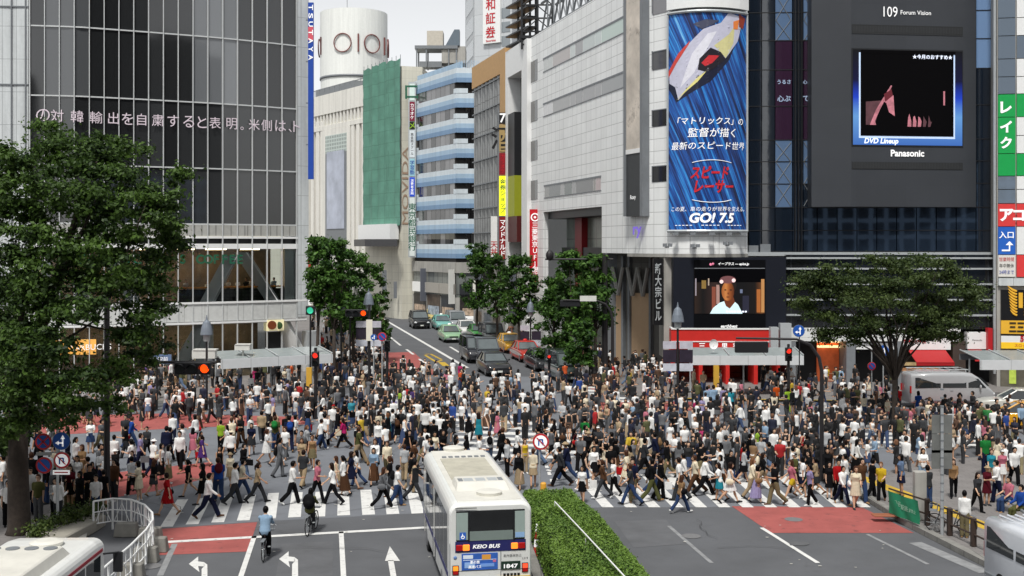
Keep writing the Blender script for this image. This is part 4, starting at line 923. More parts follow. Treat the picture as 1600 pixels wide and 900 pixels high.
for x0, y0, x1, y1, c in ((1096, 438, 1103, 451, (150, 120, 60)), (1106, 435, 1108, 446, (200, 180, 160)), (1086, 435, 1088, 462, (170, 160, 170)), (1112, 448, 1118, 488, (150, 80, 60)), (1119, 445, 1124, 475, (190, 150, 140)), (1182, 452, 1188, 488, (190, 110, 50)), (1189, 436, 1194, 488, (210, 150, 90)), (1160, 462, 1170, 488, (40, 40, 60)), (1156, 452, 1160, 458, (120, 130, 160))):
    lpoly([(x0, y1), (x1, y1), (x1, y0), (x0, y0)], paint('led_%d_%d_%d' % c, *[q * .8 for q in c], emit=.35), .078)
lpoly([(1109, 490), (1114, 481), (1124, 473), (1133, 470), (1146, 470), (1153, 476), (1160, 490)], SS, .084)
lpoly([(1131, 470), (1132, 462), (1145, 462), (1148, 472), (1140, 482), (1134, 478)], SKd, .088)
lpoly(disc(1137, 446, 13.5, 13), SH, .086); lpoly(disc(1137, 455, 10, 15), SK, .09); lpoly(disc(1137, 437, 12.5, 6), paint('screen_cap', 96, 60, 62, emit=.5), .092)
lpoly(disc(1127, 440, 3, 3), paint('screen_flower', 220, 190, 190, emit=.6), .094); lpoly(disc(1146, 438, 3, 3), paint('screen_flower', 220, 190, 190), .094)
for x in (1133, 1141.5): lpoly(disc(x, 453, 1.8, 1), SH, .095)
lpoly(disc(1137, 464, 2.6, 1), SKd, .095); lpoly(disc(1137.5, 458.5, 1.2, 1.6), SKd, .094)
for i in range(8): lpoly([(1134 + i * 4.2, 488), (1137 + i * 4.2, 488), (1137 + i * 4.2, 485.5), (1134 + i * 4.2, 485.5)], SCW, .096)
text_on(FL2.fpx(1146, 412.5, .07), 'イープラス — eplus.jp', w=48 * 84.5 / F, name='lettering', m=LW, parent=lp, bold=.03, shear=.2)
text_on(FL2.fpx(1112, 412.5, .07), 'e+', w=.35, name='lettering', m=paint('pink_lettering', 230, 130, 160, emit=.3), parent=lp, bold=.05)
text_on(FL2.fpx(1139, 509.5, .07), 'earthbeat', w=26 * 84.5 / F, name='lettering', m=LW, parent=lp, bold=.03, shear=.2)
# black vertical sign beside it
bv = empty('vertical_sign', 'black vertical sign with white characters beside the lower screen', 'sign', (11, 85, 6))
FV = Fac(1020, 86, 1036, 86)
mb = MB(); FV.px(mb, 1021, 1036, 404, 508, -.5, 0); mb.build('board', mat('sign_black', rgb(20, 20, 22), .4), bv)
text_on(FV.fpx(1028.5, 456, .03), '新大宗ビル', w=.5, h=4.3, name='lettering', m=M_STEEL, parent=bv, vertical=True, bold=.02)
mb = MB(); FV.px(mb, 1038, 1053, 402, 560, -3, -.2); mb.build('concrete_column', M_CONC, wt)
# red drugstore
rd = empty('red_shop', 'red fronted drugstore with white characters under the lower screen', 'shop', (15, 85, 0))
FR = Fac(1048, 84.9, 1220, 84.7)
M_SRED = paint('shop_red', 192, 40, 34, emit=.05, var=.08)
mb = MB(); FR.px(mb, 1048, 1218, 514, 545, -1, .3); mb.build('fascia', M_SRED, rd)
mb = MB(); FR.px(mb, 1048, 1218, 512, 514.5, -1, .36); FR.px(mb, 1048, 1218, 532.5, 534, 0, .34); mb.build('fascia_trim', M_WHITE, rd)
for i, ch in enumerate('三千里薬品'): text_on(FR.fpx(1096 + i * 17.5, 540, .33), ch, h=.42, name='letter', m=LW, parent=rd, bold=.02)
mb = MB(); FR.px(mb, 1048, 1218, 545, 608, -5, -4.8); mb.build('shop_back', mat('shop_shelf', rgb(170, 110, 80), .7, var=.7, scale=1.2, brick=(.9, .5, .05, .5)), rd)
mb = MB()
for x in (1048, 1092, 1134, 1178, 1213): FR.px(mb, x, x + 6, 545, 608, -5, 0)
mb.build('shop_pier', M_SRED, rd)
for x0, x1 in ((1200, 1212), (1215, 1232)):
    mb = MB(); FR.px(mb, x0, x1, 510 if x0 == 1200 else 504, 548, .3, 1.0); o = mb.build('hanging_sign', M_STEEL); tag(o, 'tall blank grey sign box above the red shop, %s one' % ('smaller left' if x0 == 1200 else 'bigger right'), 'sign', 'grey sign boxes')
# shops to the right under the black building
rs = empty('shop_row', 'row of lit shopfronts with pale fascia under the black glass storeys', 'shop', (27, 85, 0))
FX = Fac(1220, 84.9, 1560, 84.6)
mb = MB(); FX.px(mb, 1220, 1500, 513, 533, -1, .12); mb.build('fascia', WHITE, rs)
mb = MB(); FX.px(mb, 1220, 1553, 533, 612, -5, -4.8); mb.build('shop_back', mat('shop_back_dark', rgb(60, 48, 42), .7, var=.7, scale=.6), rs)
mb = MB(); FX.px(mb, 1220, 1553, 605, 608, -5, -.1); mb.build('shop_floor', M_CONC, rs)
for a, b in ((1229, 1243), (1322, 1336), (1488, 1508), (1400, 1408)):
    mb = MB(); FX.px(mb, a, b, 533, 609, -4, .1); mb.build('pier', M_GREYP if a != 1488 else mat('brown_pier', rgb(70, 58, 52), .6), rs)
mb = MB(); FX.px(mb, 1286, 1321, 534, 605, -2, -1.8); mb.build('lit_shop_wall', paint('orange_shop', 190, 92, 52, emit=.16, var=.5, scale=.8), rs)
mb = MB(); FX.px(mb, 1286, 1321, 543, 546, -1.8, -1.5); FX.px(mb, 1286, 1321, 536, 538, -1.8, -1.5); mb.build('shop_lights', paint('lamp_warm', 255, 220, 160, emit=1.2, var=0), rs)
mb = MB(); FX.px(mb, 1338, 1400, 536, 546, -1, -.1); FX.px(mb, 1410, 1484, 513, 546, .12, .2); FX.px(mb, 1510, 1540, 519, 545, -.5, .2); mb.build('shop_sign', M_WHITE, rs)
text_on(FX.fpx(1428, 533, .22), 'SHIBUYA', w=1.6, name='lettering', m=LR, parent=rs, bold=.03); text_on(FX.fpx(1525, 531, .22), 'Mamecafe', w=.7, name='lettering', m=LBK, parent=rs)
mb = MB(); a = [FX.P(FX.t(x), FX.z(1440, y), o) for x, y, o in ((1418, 546, .1), (1476, 546, .1), (1476, 562, 2.0), (1418, 562, 2.0))]; mb.extr(a, (0, 0, -.06))
a = [FX.P(FX.t(x), FX.z(1440, y), o) for x, y, o in ((1418, 562, 2.0), (1476, 562, 2.0), (1476, 567, 2.0), (1418, 567, 2.0))]; mb.extr(a, (0, .05, 0)); mb.build('awning', paint('awning_red', 165, 28, 32), rs)
mb = MB(); a = [FX.P(FX.t(x), FX.z(1440, y), o) for x, y, o in ((1511, 545, .1), (1532, 545, .1), (1534, 560, 1.6), (1511, 560, 1.6))]; mb.extr(a, (0, 0, -.06)); mb.build('awning', paint('awning_red', 0, 0, 0), rs)
for k in range(4):
    mb = MB(); FX.px(mb, 1416, 1478, 569 + k * 9, 573 + k * 9, -1.5, -.8); mb.build('shop_shelf', paint('shelf_lit_%d' % k, *((235, 205, 150), (200, 150, 110), (225, 190, 120), (190, 120, 90))[k], emit=.25, var=.5, scale=2), rs)
mb = MB(); FX.px(mb, 1539, 1546, 512, 549, .1, .6); o = mb.build('vertical_sign', paint('small_sign_red', 170, 30, 36, emit=.1)); tag(o, 'small red vertical sign above the shops beside the grey corner column', 'sign')
pp = MB(); p = dp(1556, 200, 84.2); pp.tube([(p.x, p.y, 1), (p.x, p.y, 40)], .2, 10); o = pp.build('corner_column', M_STEEL); tag(o, 'slim pale corner column between the black building and sign covered block', 'column')
# ---- 10. sign-covered block at the right edge
gb = empty('sign_block', 'gridded block covered in green, red and blue sign panels at the right edge', 'building', (35, 82, 0))
FG = Fac(1558, 83.6, 1760, 82)
mb = MB(); FG.bx(mb, 0, FG.L, 0, 36, -12, -.1); mb.build('wall', M_CONC, gb)
def gpx(name, x0, x1, y0, y1, m, out=.06, color=None):
    mb = MB(); FG.px(mb, x0 + .6, x1 - .6, y0 + .6, y1 - .6, -.1, out, xr=1580); o = mb.build(name, m, gb)
    if color: o.color = color
for c0, c1 in ((1559, 1587), (1588, 1640), (1641, 1700)):
    first = c0 == 1559
    for y0, y1, k in ((-60, -2, 'g'), (-2, 28, 'g' if first else 'w'), (28, 56, 'g' if first else 'w'), (56, 92, 'g'), (92, 120, 'g' if first else 'w'), (120, 147, 'g' if first else 'w'), (147, 183, 'G'), (183, 240, 'G') if first else (183, 212, 'w'), (240, 275, 'G'), (275, 296, 'g' if first else 'w'), (296, 318, 'g' if first else 'w'), (318, 354, 'R'), (354, 398, 'B' if first else 'w'), (398, 433, 'N' if first else 'R')) + (() if first else ((212, 240, 'w'),)):
        m = {'g': M_BGLASS, 'w': M_WHITE, 'G': paint('sign_green', 16, 150, 72, emit=.12), 'R': paint('sign_red', 205, 58, 58, emit=.12), 'B': paint('sign_blue', 34, 92, 180, emit=.12), 'N': paint('notice_white', 225, 222, 215)}[k]
        gpx('window' if k == 'g' else 'sign_panel' if k in 'GRBN' else 'white_panel', c0, c1, y0, y1, m, color=(.16, .2, .25, 1) if k == 'g' else None)
for ch, y in (('レ', 168), ('イ', 198), ('ク', 223)): text_on(FG.fpx(1571.5, y, .09), ch, h=.85, name='letter', m=LW, parent=gb, bold=.04)
text_on(FG.fpx(1572.5, 336, .09), 'ア', h=.9, name='letter', m=LW, parent=gb, bold=.04); text_on(FG.fpx(1572, 367, .09), '入口', w=1.0, name='letter', m=LW, parent=gb, bold=.02)
text_on(FG.fpx(1604, 336, .09), 'コム', h=.9, name='letter', m=LW, parent=gb, bold=.04)
mb = MB(); FG.px(mb, 1565, 1578, 390, 392.5, .06, .09); FG.px(mb, 1576, 1578, 380, 392, .061, .091); mb.extr([FG.P(FG.t(x), FG.z(1577, y), .06) for x, y in ((1571, 383), (1583, 383), (1577, 377))], FG.n * .03); mb.build('arrow', LW, gb)
for i, (s, m) in enumerate((('営業時間', LR), ('年中無休', LBK), ('24時まで', LB))): text_on(FG.fpx(1572.5, 405 + i * 10, .09), s, w=1.0, h=.3, name='lettering', m=m, parent=gb)
gpx('panel_band', 1559, 1700, 434, 447, M_PANEL, .1)
gpx('pachinko_sign', 1563, 1640, 452, 545, mat('sign_black', None), .12)
gpx('gold_band', 1563, 1640, 500, 522, paint('sign_gold', 215, 165, 50, emit=.15), .14); gpx('gold_band', 1563, 1640, 524, 545, M_WHITE, .14); gpx('gold_band', 1563, 1640, 534, 545, paint('sign_yellow', 235, 190, 40, emit=.15), .15)
GM = paint('sign_gold', 0, 0, 0); c = FG.P(FG.t(1594), FG.z(1594, 470), .14)
mb = MB()
for k in range(9):                                     # golden feathers of the emblem
    for sgn in (-1, 1):
        y = 458 + k * 4.2
        pts = [FG.P(FG.t(1594 + sgn * (5 + 10 * s + k * .2)), FG.z(1594, y + 5 * math.sin(s * 2.4) - 9 * s), .15) for s in (0, .25, .5, .75, 1)]
        pts = [FG.P(FG.t(1594 + sgn * (4 + 14 * s * (1 - k * .03))), FG.z(1594, y - 3 + 16 * s * s * (-.4) + k * .5), .15) for s in (.15, .4, .65, .9, 1.15)]
        mb.tube(pts, [.07, .085, .085, .06, .02], 5)
mb.build('feather_emblem', GM, gb)
text_on(FG.fpx(1594, 469, .17), '1', h=1.1, name='emblem_digit', m=GM, parent=gb, bold=.05)
text_on(FG.fpx(1596, 529, .18), '5', h=.42, name='lettering', m=LR, parent=gb, bold=.04); text_on(FG.fpx(1594, 511, .18), '三三三', w=1.6, h=.7, name='lettering', m=LBK, parent=gb, bold=.03)
text_on(FG.fpx(1596, 539.5, .18), 'スロット', w=1.0, name='lettering', m=LR, parent=gb)
gpx('shop_opening', 1563, 1700, 548, 605, mat('shop_dim', rgb(96, 92, 80), .6, var=.5, scale=1), .02)
gpx('poster', 1576, 1588, 566, 600, paint('lime_poster', 170, 190, 80, emit=.15, var=.3), .05)
# ---- unseen blocks added on the near side to darken and pattern the glass reflections
for x0, x1, y0, y1, hh, lab, cl, bk_ in ((38, 92, -46, -40, 25, 'unseen pale white framed grid block opposite, mirrored in the black glass building', (205, 208, 208), (2.7, 3.0, .4, 16, (44, 54, 66))), (-30, 36, -110, -80, 74, 'unseen tall dark slab added opposite, mirrored in the left glass block', (52, 54, 58), (3.2, 3.6, .5, .5, (26, 28, 32))),
        (40, 84, -104, -78, 120, 'unseen middle dark brown block added opposite, mirrored in the glass fronts', (78, 74, 70), (2.2, 3.4, .4, 1.4, (30, 30, 32))), (92, 150, -100, -74, 62, 'unseen beige tower added opposite, mirrored in the glass fronts', (120, 112, 100), (2.6, 3.4, .9, .9, (60, 58, 56))), (-120, -40, -100, -70, 44, 'unseen grey block added opposite, mirrored at the left', (92, 94, 96), (3, 3.4, .6, 1.2, (40, 42, 46)))):
    mb = MB(); mb.box(x0, x1, y0, y1, 0, hh); m_ = mat('opposite_front_%d' % int(x0), rgb(*bk_[4]), .5, var=.3, scale=.15, brick=(bk_[0], bk_[1], bk_[2], 1))
    bn_ = [q for q in m_.node_tree.nodes if q.type == 'TEX_BRICK'][0]; bn_.inputs['Mortar'].default_value = (bk_[3], bk_[3], bk_[3], 1)
    tag(mb.build('unseen_block', m_), lab, 'building')
# ------------------------------------------------------------------ people: bodies and clothes grown as single surfaces
def solidify(mb, voxel, ratio=1.0, smooth=1, name='p'):
    me = bpy.data.meshes.new(name); me.from_pydata(mb.v, [], mb.f)
    o = bpy.data.objects.new(name, me); COL.objects.link(o)
    r = o.modifiers.new('r', 'REMESH'); r.mode = 'VOXEL'; r.voxel_size = voxel
    if smooth: q = o.modifiers.new('s', 'SMOOTH'); q.factor = .5; q.iterations = smooth
    if ratio < 1: d = o.modifiers.new('d', 'DECIMATE'); d.ratio = ratio
    out = bpy.data.meshes.new_from_object(o.evaluated_get(bpy.context.evaluated_depsgraph_get()))
    bpy.data.objects.remove(o); bpy.data.meshes.remove(me)
    out.name = name
    out.polygons.foreach_set('use_smooth', [True] * len(out.polygons))
    return out
def rx(v, a): c, s = math.cos(a), math.sin(a); return Vector((v[0], v[1] * c - v[2] * s, v[1] * s + v[2] * c))
D = math.radians
POSES = {  # hipL kneeL footL, hipR kneeR footR, shoulderL elbowL, shoulderR elbowR, lean
    'stride_a': (27, 6, 8, -22, 22, -38, -24, 14, 24, 30, 4),
    'stride_b': (-22, 22, -38, 27, 6, 8, 24, 30, -24, 14, 4),
    'step_a': (14, 8, 2, -14, 20, -24, -12, 16, 12, 24, 2),
    'step_b': (-10, 30, -30, 10, 3, 0, 14, 60, -10, 12, 3),
    'stroll_a': (18, 4, 4, -18, 26, -32, -10, 20, 16, 72, 3), 'stroll_b': (-14, 34, -30, 16, 3, 2, 12, 88, -8, 14, 2),
    'stand': (1, 2, 0, -1, 2, 0, 2, 10, -2, 12, 0),
    'stand_arms': (2, 3, 0, -2, 4, 0, 16, 82, 10, 95, 2),
    'sit': (82, 84, 0, 78, 80, 0, 24, 40, 24, 44, -2),
    'ride': (62, 78, -10, 34, 52, -18, 52, 18, 52, 18, 14)}
def skeleton(sex, pose):
    hl, kl, fl, hr, kr, fr, sl_, el, sr, er, lean = POSES[pose]; J = {}
    k = 1.0 if sex == 'm' else .945
    sw = .172 if sex == 'm' else .148
    hips = Vector((0, 0, .93))
    for s, h, kn, ft in ((-1, hl, kl, fl), (1, hr, kr, fr)):
        hp = hips + Vector((s * .088, 0, -.04)); kne = hp + Vector((s * .006, .43 * math.sin(D(h)), -.43 * math.cos(D(h))))
        sa = D(h - kn); ank = kne + Vector((0, .41 * math.sin(sa), -.41 * math.cos(sa)))
        J['hip%d' % s], J['knee%d' % s], J['ank%d' % s], J['fa%d' % s] = hp, kne, ank, D(ft)
    lo = 9
    for s in (-1, 1):
        a = J['ank%d' % s]; fa = J['fa%d' % s]
        lo = min(lo, a.z - .075, a.z - .045 + .17 * math.sin(fa) - .03)
    L = D(-lean)
    up = lambda p: hips + rx(Vector(p) - hips, L)
    J['hips'] = hips; J['up'] = up; J['neck'] = up((0, -.005, 1.45)); J['head'] = up((0, .02, 1.59)) if lean < 10 else up((0, .0, 1.6))
    for s, sh, eb in ((-1, sl_, el), (1, sr, er)):
        p = up((s * sw, 0, 1.36)); a = D(sh - lean * .3); ab = .06 if pose != 'ride' else .02
        e = p + Vector((s * .28 * ab, .285 * math.sin(a), -.285 * math.cos(a))); b = a + D(eb)
        inw = -.06 if eb > 50 else .01
        wr = e + Vector((s * inw, .245 * math.sin(b), -.245 * math.cos(b)))
        J['sh%d' % s], J['el%d' % s], J['wr%d' % s] = p, e, wr
        J['hd%d' % s] = (wr - e).normalized()
    off = Vector((0, 0, -lo)) if pose not in ('sit', 'ride') else Vector((0, 0, 0))
    if pose == 'sit': off = Vector((0, 0, .48 - .86))
    J['off'] = off; J['k'] = k
    return J
TOR = {'m': [(.80, .09, .075, 0), (.86, .15, .108, -.006), (.93, .168, .118, -.008), (1.02, .155, .108, -.002), (1.12, .15, .102, .004), (1.24, .162, .112, .006), (1.32, .166, .11, 0), (1.375, .142, .09, -.006), (1.415, .105, .074, -.01), (1.45, .068, .06, -.012)],
       'f': [(.80, .09, .075, 0), (.86, .155, .112, -.012), (.93, .168, .12, -.014), (1.02, .138, .1, -.002), (1.09, .125, .092, .004), (1.2, .142, .105, .012), (1.28, .146, .122, .02), (1.335, .136, .1, .006), (1.38, .112, .078, -.006), (1.41, .085, .066, -.01), (1.445, .06, .055, -.012)]}
def ring(cx, cy, cz, a, b, n=16): return [Vector((cx + a * math.cos(2 * math.pi * i / n), cy + b * math.sin(2 * math.pi * i / n), cz)) for i in range(n)]
def torso(mb, J, sex, z0=-1, z1=9, inf=0.0, waist=1.0, hem=0.0):
    rr = []
    for z, a, b, cy in TOR[sex]:
        if z0 <= z <= z1:
            h = hem if z == min(q[0] for q in TOR[sex] if q[0] >= z0) else 0
            rr.append([J['up'](p) if z > .93 else p for p in ring(0, cy, z, a * waist + inf + h, b * waist + inf + h)])
    mb.rings(rr)
def limb(mb, pts, rs, n=10):
    mb.tube(pts, rs, n)
    for p, r in zip(pts, rs): mb.ell(p, r, r, r, 10, 6)
def mid(a, b, t): return a.lerp(b, t)
def body_mesh(sex, pose, lod=1):
    J = skeleton(sex, pose); mb = MB(); f = 1 if sex == 'm' else .9
    torso(mb, J, sex)
    limb(mb, [J['neck'] - Vector((0, 0, .04)), mid(J['neck'], J['head'], .6)], [.062 * f, .052 * f])
    hd = J['head']
    mb.ell(hd, .074, .094, .108, 18, 12); mb.ell(hd + Vector((0, .022, -.052)), .056, .066, .066, 14, 8)
    mb.ell(hd + Vector((0, .098, -.022)), .014, .02, .026, 8, 6); mb.ell(hd + Vector((0, .088, -.064)), .026, .012, .012, 8, 6)
    for s in (-1, 1): mb.ell(hd + Vector((s * .076, -.006, -.016)), .012, .022, .032, 8, 6)
    for s in (-1, 1):
        S = '%d' % s
        limb(mb, [J['hip' + S], mid(J['hip' + S], J['knee' + S], .5), J['knee' + S]], [.088, .075 * (1.04 if sex == 'f' else 1), .054])
        kn, an = J['knee' + S], J['ank' + S]; d = (an - kn).normalized(); bk = Vector((0, d.z, -d.y)) if d.z < 0 else Vector((0, -1, 0))
        limb(mb, [kn, mid(kn, an, .33) + bk * .014, mid(kn, an, .75), an], [.052, .056, .038, .034])
        fa = J['fa' + S]; R = Matrix.Rotation(fa, 3, 'X'); toe = an + R @ Vector((s * .015, .155, -.05)); heel = an + R @ Vector((0, -.035, -.04))
        limb(mb, [heel, mid(heel, toe, .55) + Vector((0, 0, .008)), toe], [.034, .036, .026])
        limb(mb, [J['sh' + S], mid(J['sh' + S], J['el' + S], .5), J['el' + S]], [.054 * f, .044 * f, .036 * f])
        e, wv = J['el' + S], J['wr' + S]; limb(mb, [e, mid(e, wv, .35), wv], [.037 * f, .036 * f, .025 * f])
        d = J['hd' + S]; side = Vector((s, 0, 0)); nrm = d.cross(side).normalized(); side = nrm.cross(d).normalized()
        pc = wv + d * .05                      # palm faces the thigh: broad across nrm, thin along side
        mb.ell(pc, .017, .017, .017)
        R3 = Matrix((side, nrm, d)).transposed(); mb.ell(pc, .016, .04, .05, 12, 8, R3)
        for i, (o, ln_) in enumerate(((-.03, .062), (-.01, .076), (.011, .07), (.031, .054))):
            b0 = pc + d * .036 + nrm * o; b1 = b0 + d * ln_ * .55 - side * s * .012 * (1 + (J['k'] < 1) * .2); b2 = b1 + d * ln_ * .4 - side * s * .022
            mb.tube([b0, b1, b2], [.0095, .009, .0075], 8)
        t0 = pc - d * .018 + nrm * .034 * (1 if d.cross(Vector((s, 0, 0))).y * 0 == 0 else 1); 
        fw = nrm if nrm.y > 0 else -nrm
        t0 = pc - d * .015 + fw * .034; t1 = t0 + fw * .026 + d * .03 - side * s * .01; mb.tube([t0, t1, t1 + d * .028], [.012, .0105, .008], 8)
    me = solidify(mb, .0095 if lod else .017, .34 if lod else .22, 0, 'person_body')
    fin(me, J); 
    at = me.attributes.new('mark', 'FLOAT', 'POINT'); hh = (hd + J['off']) * J['k']
    vals = []
    for v in me.vertices:
        q = (v.co - hh) / J['k']; m = 0.0
        if q.y > .06 and abs(abs(q.x) - .031) < .016 and abs(q.z - .002) < .011: m = 1
        elif q.y > .06 and abs(abs(q.x) - .031) < .02 and abs(q.z - .026) < .006: m = .8
        elif q.y > .07 and abs(q.x) < .024 and abs(q.z + .064) < .008: m = .45
        vals.append(m)
    at.data.foreach_set('value', vals)
    return me, J
def fin(me, J):
    n = len(me.vertices); a = np.empty(n * 3, 'f'); me.vertices.foreach_get('co', a); a = a.reshape(-1, 3)
    a = (a + np.array(J['off'])) * J['k']; me.vertices.foreach_set('co', a.ravel()); me.update()
def cloth(J, sex, kind, lod=1):
    mb = MB(); f = 1 if sex == 'm' else .9
    def legs(end, inf, flare=0.0):
        for s in (-1, 1):
            S = '%d' % s; h, k, a = J['hip' + S], J['knee' + S], J['ank' + S]
            p = [h, mid(h, k, .5), k]; r = [.094 + inf * .6, .08 + inf, .06 + inf]
            if end == 'ankle': p += [mid(k, a, .4), mid(k, a, .93)]; r += [.058 + inf + flare * .3, .048 + inf + flare]
            elif end == 'knee': p[-1] = mid(h, k, .96); r[-1] += .008
            else: p = p[:2]; p[1] = mid(h, k, .45); r = r[:2]
            limb(mb, p, r)
        torso(mb, J, sex, .85, 1.03, .014)
    def top(z0, inf, sleeve, hem=.0, z1=9):
        torso(mb, J, sex, z0, z1, inf, 1.0, hem)
        for s in (-1, 1):
            S = '%d' % s; p, e, wv = J['sh' + S], J['el' + S], J['wr' + S]
            if sleeve == 'short': limb(mb, [p, mid(p, e, .62)], [.06 * f + inf * .5, .056 * f + inf * .7])
            elif sleeve == 'long': limb(mb, [p, mid(p, e, .5), e, mid(e, wv, .5), mid(e, wv, .94)], [.058 * f + inf * .6, .05 * f + inf * .6, .043 * f + inf * .6, .04 * f + inf * .6, .034 * f + inf * .6])
            elif sleeve == 'elbow': limb(mb, [p, mid(p, e, .5), mid(p, e, .95)], [.058 * f + inf * .6, .053 * f + inf * .7, .05 * f + inf * .7])
            else: limb(mb, [p + Vector((-s * .03, 0, .012)), p + Vector((-s * .06, 0, -.05))], [.045, .05])
    def skirt(zt, zh, r0, r1, legsp=True):
        fy = max(J['knee-1'].y, J['knee1'].y); by = min(J['knee-1'].y, J['knee1'].y); rr = []
        if zh < .5: fy = max(fy, J['ank-1'].y * .7, J['ank1'].y * .7); by = min(by, J['ank-1'].y * .7, J['ank1'].y * .7)
        sit = J['knee1'].z > .75
        for i in range(7):
            t = i / 6; z = zt + (zh - zt) * t; e = t ** .8
            a = r0 + (r1 - r0) * e; y1 = .125 + max(0, fy - .02) * e * .9; y0 = -.128 + min(0, by + .02) * e * .9
            cy, b = (y0 + y1) / 2, (y1 - y0) / 2
            if sit: cy = .2 * t
            q = ring(0, cy, z, a, max(b, r1 * .75 * e + .11 * (1 - e)), 24)
            rr.append([p + Vector(((p.x) * .07 * t * math.cos(k * math.pi), (p.y - cy) * .07 * t * math.cos(k * math.pi), 0)) for k, p in enumerate(q)])
        mb.rings(rr)
    vx = .016
    if kind == 'tee': top(.86, .017, 'short', .008)
    elif kind == 'shirt': top(.80 if sex == 'm' else .86, .019, 'long', .014)
    elif kind == 'polo': top(.86, .02, 'elbow', .01)
    elif kind == 'jacket': top(.80, .032, 'long', .03)
    elif kind == 'sleeveless': top(.86, .012, 'none', .01, 1.4)
    elif kind == 'trousers': legs('ankle', .014 if sex == 'f' else .022, .012)
    elif kind == 'shorts': legs('knee' if sex == 'm' else 'mid', .022)
    elif kind == 'skirt': skirt(1.04, .56, .142, .215)
    elif kind == 'long_skirt': skirt(1.04, .24, .142, .24)
    elif kind == 'dress': top(.93, .015, 'short', 0); skirt(1.08, .52, .142, .225)
    me = solidify(mb, vx if lod else .026, .55 if lod else .4, 1, kind); fin(me, J); return me
def hair_mesh(style, lod=1):
    mb = MB(); mb.ell((0, -.014, .016), .095, .113, .121, 20, 14)
    if style in ('bob', 'long', 'tail'): mb.ell((0, -.03, -.03), .094, .092, .10, 18, 12)
    if style == 'bob': mb.rings([ring(0, -.035, z, a, b, 18) for z, a, b in ((-.02, .092, .085), (-.08, .1, .085), (-.14, .092, .075))])
    if style == 'long': mb.rings([ring(0, -.05 - k * .012, z, a, b, 18) for k, (z, a, b) in enumerate(((0, .09, .075), (-.1, .102, .068), (-.2, .11, .058), (-.3, .095, .045), (-.36, .06, .03)))])
    if style == 'tail': mb.tube([(0, -.1, .03), (0, -.15, -.02), (0, -.155, -.16), (0, -.14, -.22)], [.03, .04, .032, .012], 10)
    if style == 'short': mb.ell((0, -.035, -.03), .083, .085, .07, 14, 10)
    if style == 'spiky':
        for i in range(16):
            a = i * 2.4; r = .07 + .02 * math.sin(i * 1.7); mb.ell((r * math.cos(a), -.02 + r * math.sin(a), .07 + .045 * math.cos(i)), .03, .03, .045, 8, 6)
    if style == 'hat': mb.ell((0, -.005, .035), .105, .12, .1, 18, 10); mb.tube([(0, 0, .03), (0, 0, .045)], [.165, .15], 20)
    if style == 'cap': mb.ell((0, .07, .045), .07, .1, .012, 14, 6)
    # cut the face free
    def cutaway(p): return p
    me = solidify(mb, .012 if lod else .02, .6 if lod else .5, 1, style + '_hair')
    bm = bmesh.new(); bm.from_mesh(me)
    if style not in ('hat', 'cap'):
        kill = [v for v in bm.verts if v.co.y > .035 + .5 * max(0, v.co.z + .0) - (.0) and v.co.z < .062 and abs(v.co.x) < .078] 
        bmesh.ops.delete(bm, geom=kill, context='VERTS')
    else:
        kill = [v for v in bm.verts if v.co.y > .02 and v.co.z < .02 and (Vector((v.co.x, v.co.y)).length < .125)]
        bmesh.ops.delete(bm, geom=kill, context='VERTS')
    bm.to_mesh(me); bm.free(); return me
def shoe_mesh(J, s, lod=1):
    mb = MB(); S = '%d' % s; an = J['ank' + S]; R = Matrix.Rotation(J['fa' + S], 3, 'X')
    toe = an + R @ Vector((s * .015, .165, -.05)); heel = an + R @ Vector((0, -.04, -.04))
    limb(mb, [heel, mid(heel, toe, .45) + R @ Vector((0, 0, .012)), toe], [.042, .046, .034]); 
    me = solidify(mb, .014 if lod else .022, .6, 1, 'shoe'); fin(me, J); return me
def m_obj(name, rough, var, mark=False):
    m = mat(name, (1, 1, 1, 1), rough, var=var, scale=9, obcol=True, spec=.12)
    if mark and 'mk' not in m:
        m['mk'] = 1; t = m.node_tree; N = t.nodes; L = t.links; p = N['Principled BSDF']; src = p.inputs['Base Color'].links[0].from_socket
        a = N.new('ShaderNodeAttribute'); a.attribute_name = 'mark'; mx = N.new('ShaderNodeMix'); mx.data_type = 'RGBA'
        L.new(a.outputs['Fac'], mx.inputs[0]); L.new(src, mx.inputs[6]); mx.inputs[7].default_value = (.02, .012, .01, 1); L.new(mx.outputs[2], p.inputs['Base Color'])
    return m
M_SKIN = m_obj('skin', .5, .06, True); M_FAB = m_obj('cloth_fabric', .85, .14); M_HAIR = m_obj('hair', .45, .2); M_SHOE = m_obj('shoe_leather', .5, .1)
BODY = {}; CLO = {}; SHOE = {}; JJ = {}; HAIRM = {}
WALK = ['stride_a', 'stride_b', 'step_a', 'step_b', 'stand', 'stand_arms']
def get_body(sx, ps, lod=1):
    k = (sx, ps, lod)
    if k not in BODY:
        me, J = body_mesh(sx, ps, lod); me.materials.append(M_SKIN); BODY[k] = me; JJ[(sx, ps)] = J
    return BODY[k]
def get_cloth(sx, ps, kind, lod=1):
    k = (sx, ps, kind, lod)
    if k not in CLO:
        get_body(sx, ps, lod); me = cloth(JJ[(sx, ps)], sx, kind, lod); me.materials.append(M_FAB); CLO[k] = me
    return CLO[k]
def get_shoe(sx, ps, s, lod=1):
    k = (sx, ps, s, lod)
    if k not in SHOE: get_body(sx, ps, lod); me = shoe_mesh(JJ[(sx, ps)], s, lod); me.materials.append(M_SHOE); SHOE[k] = me
    return SHOE[k]
def get_hair(st, lod=1):
    k = (st, lod)
    if k not in HAIRM: me = hair_mesh(st, lod); me.materials.append(M_HAIR); HAIRM[k] = me
    return HAIRM[k]
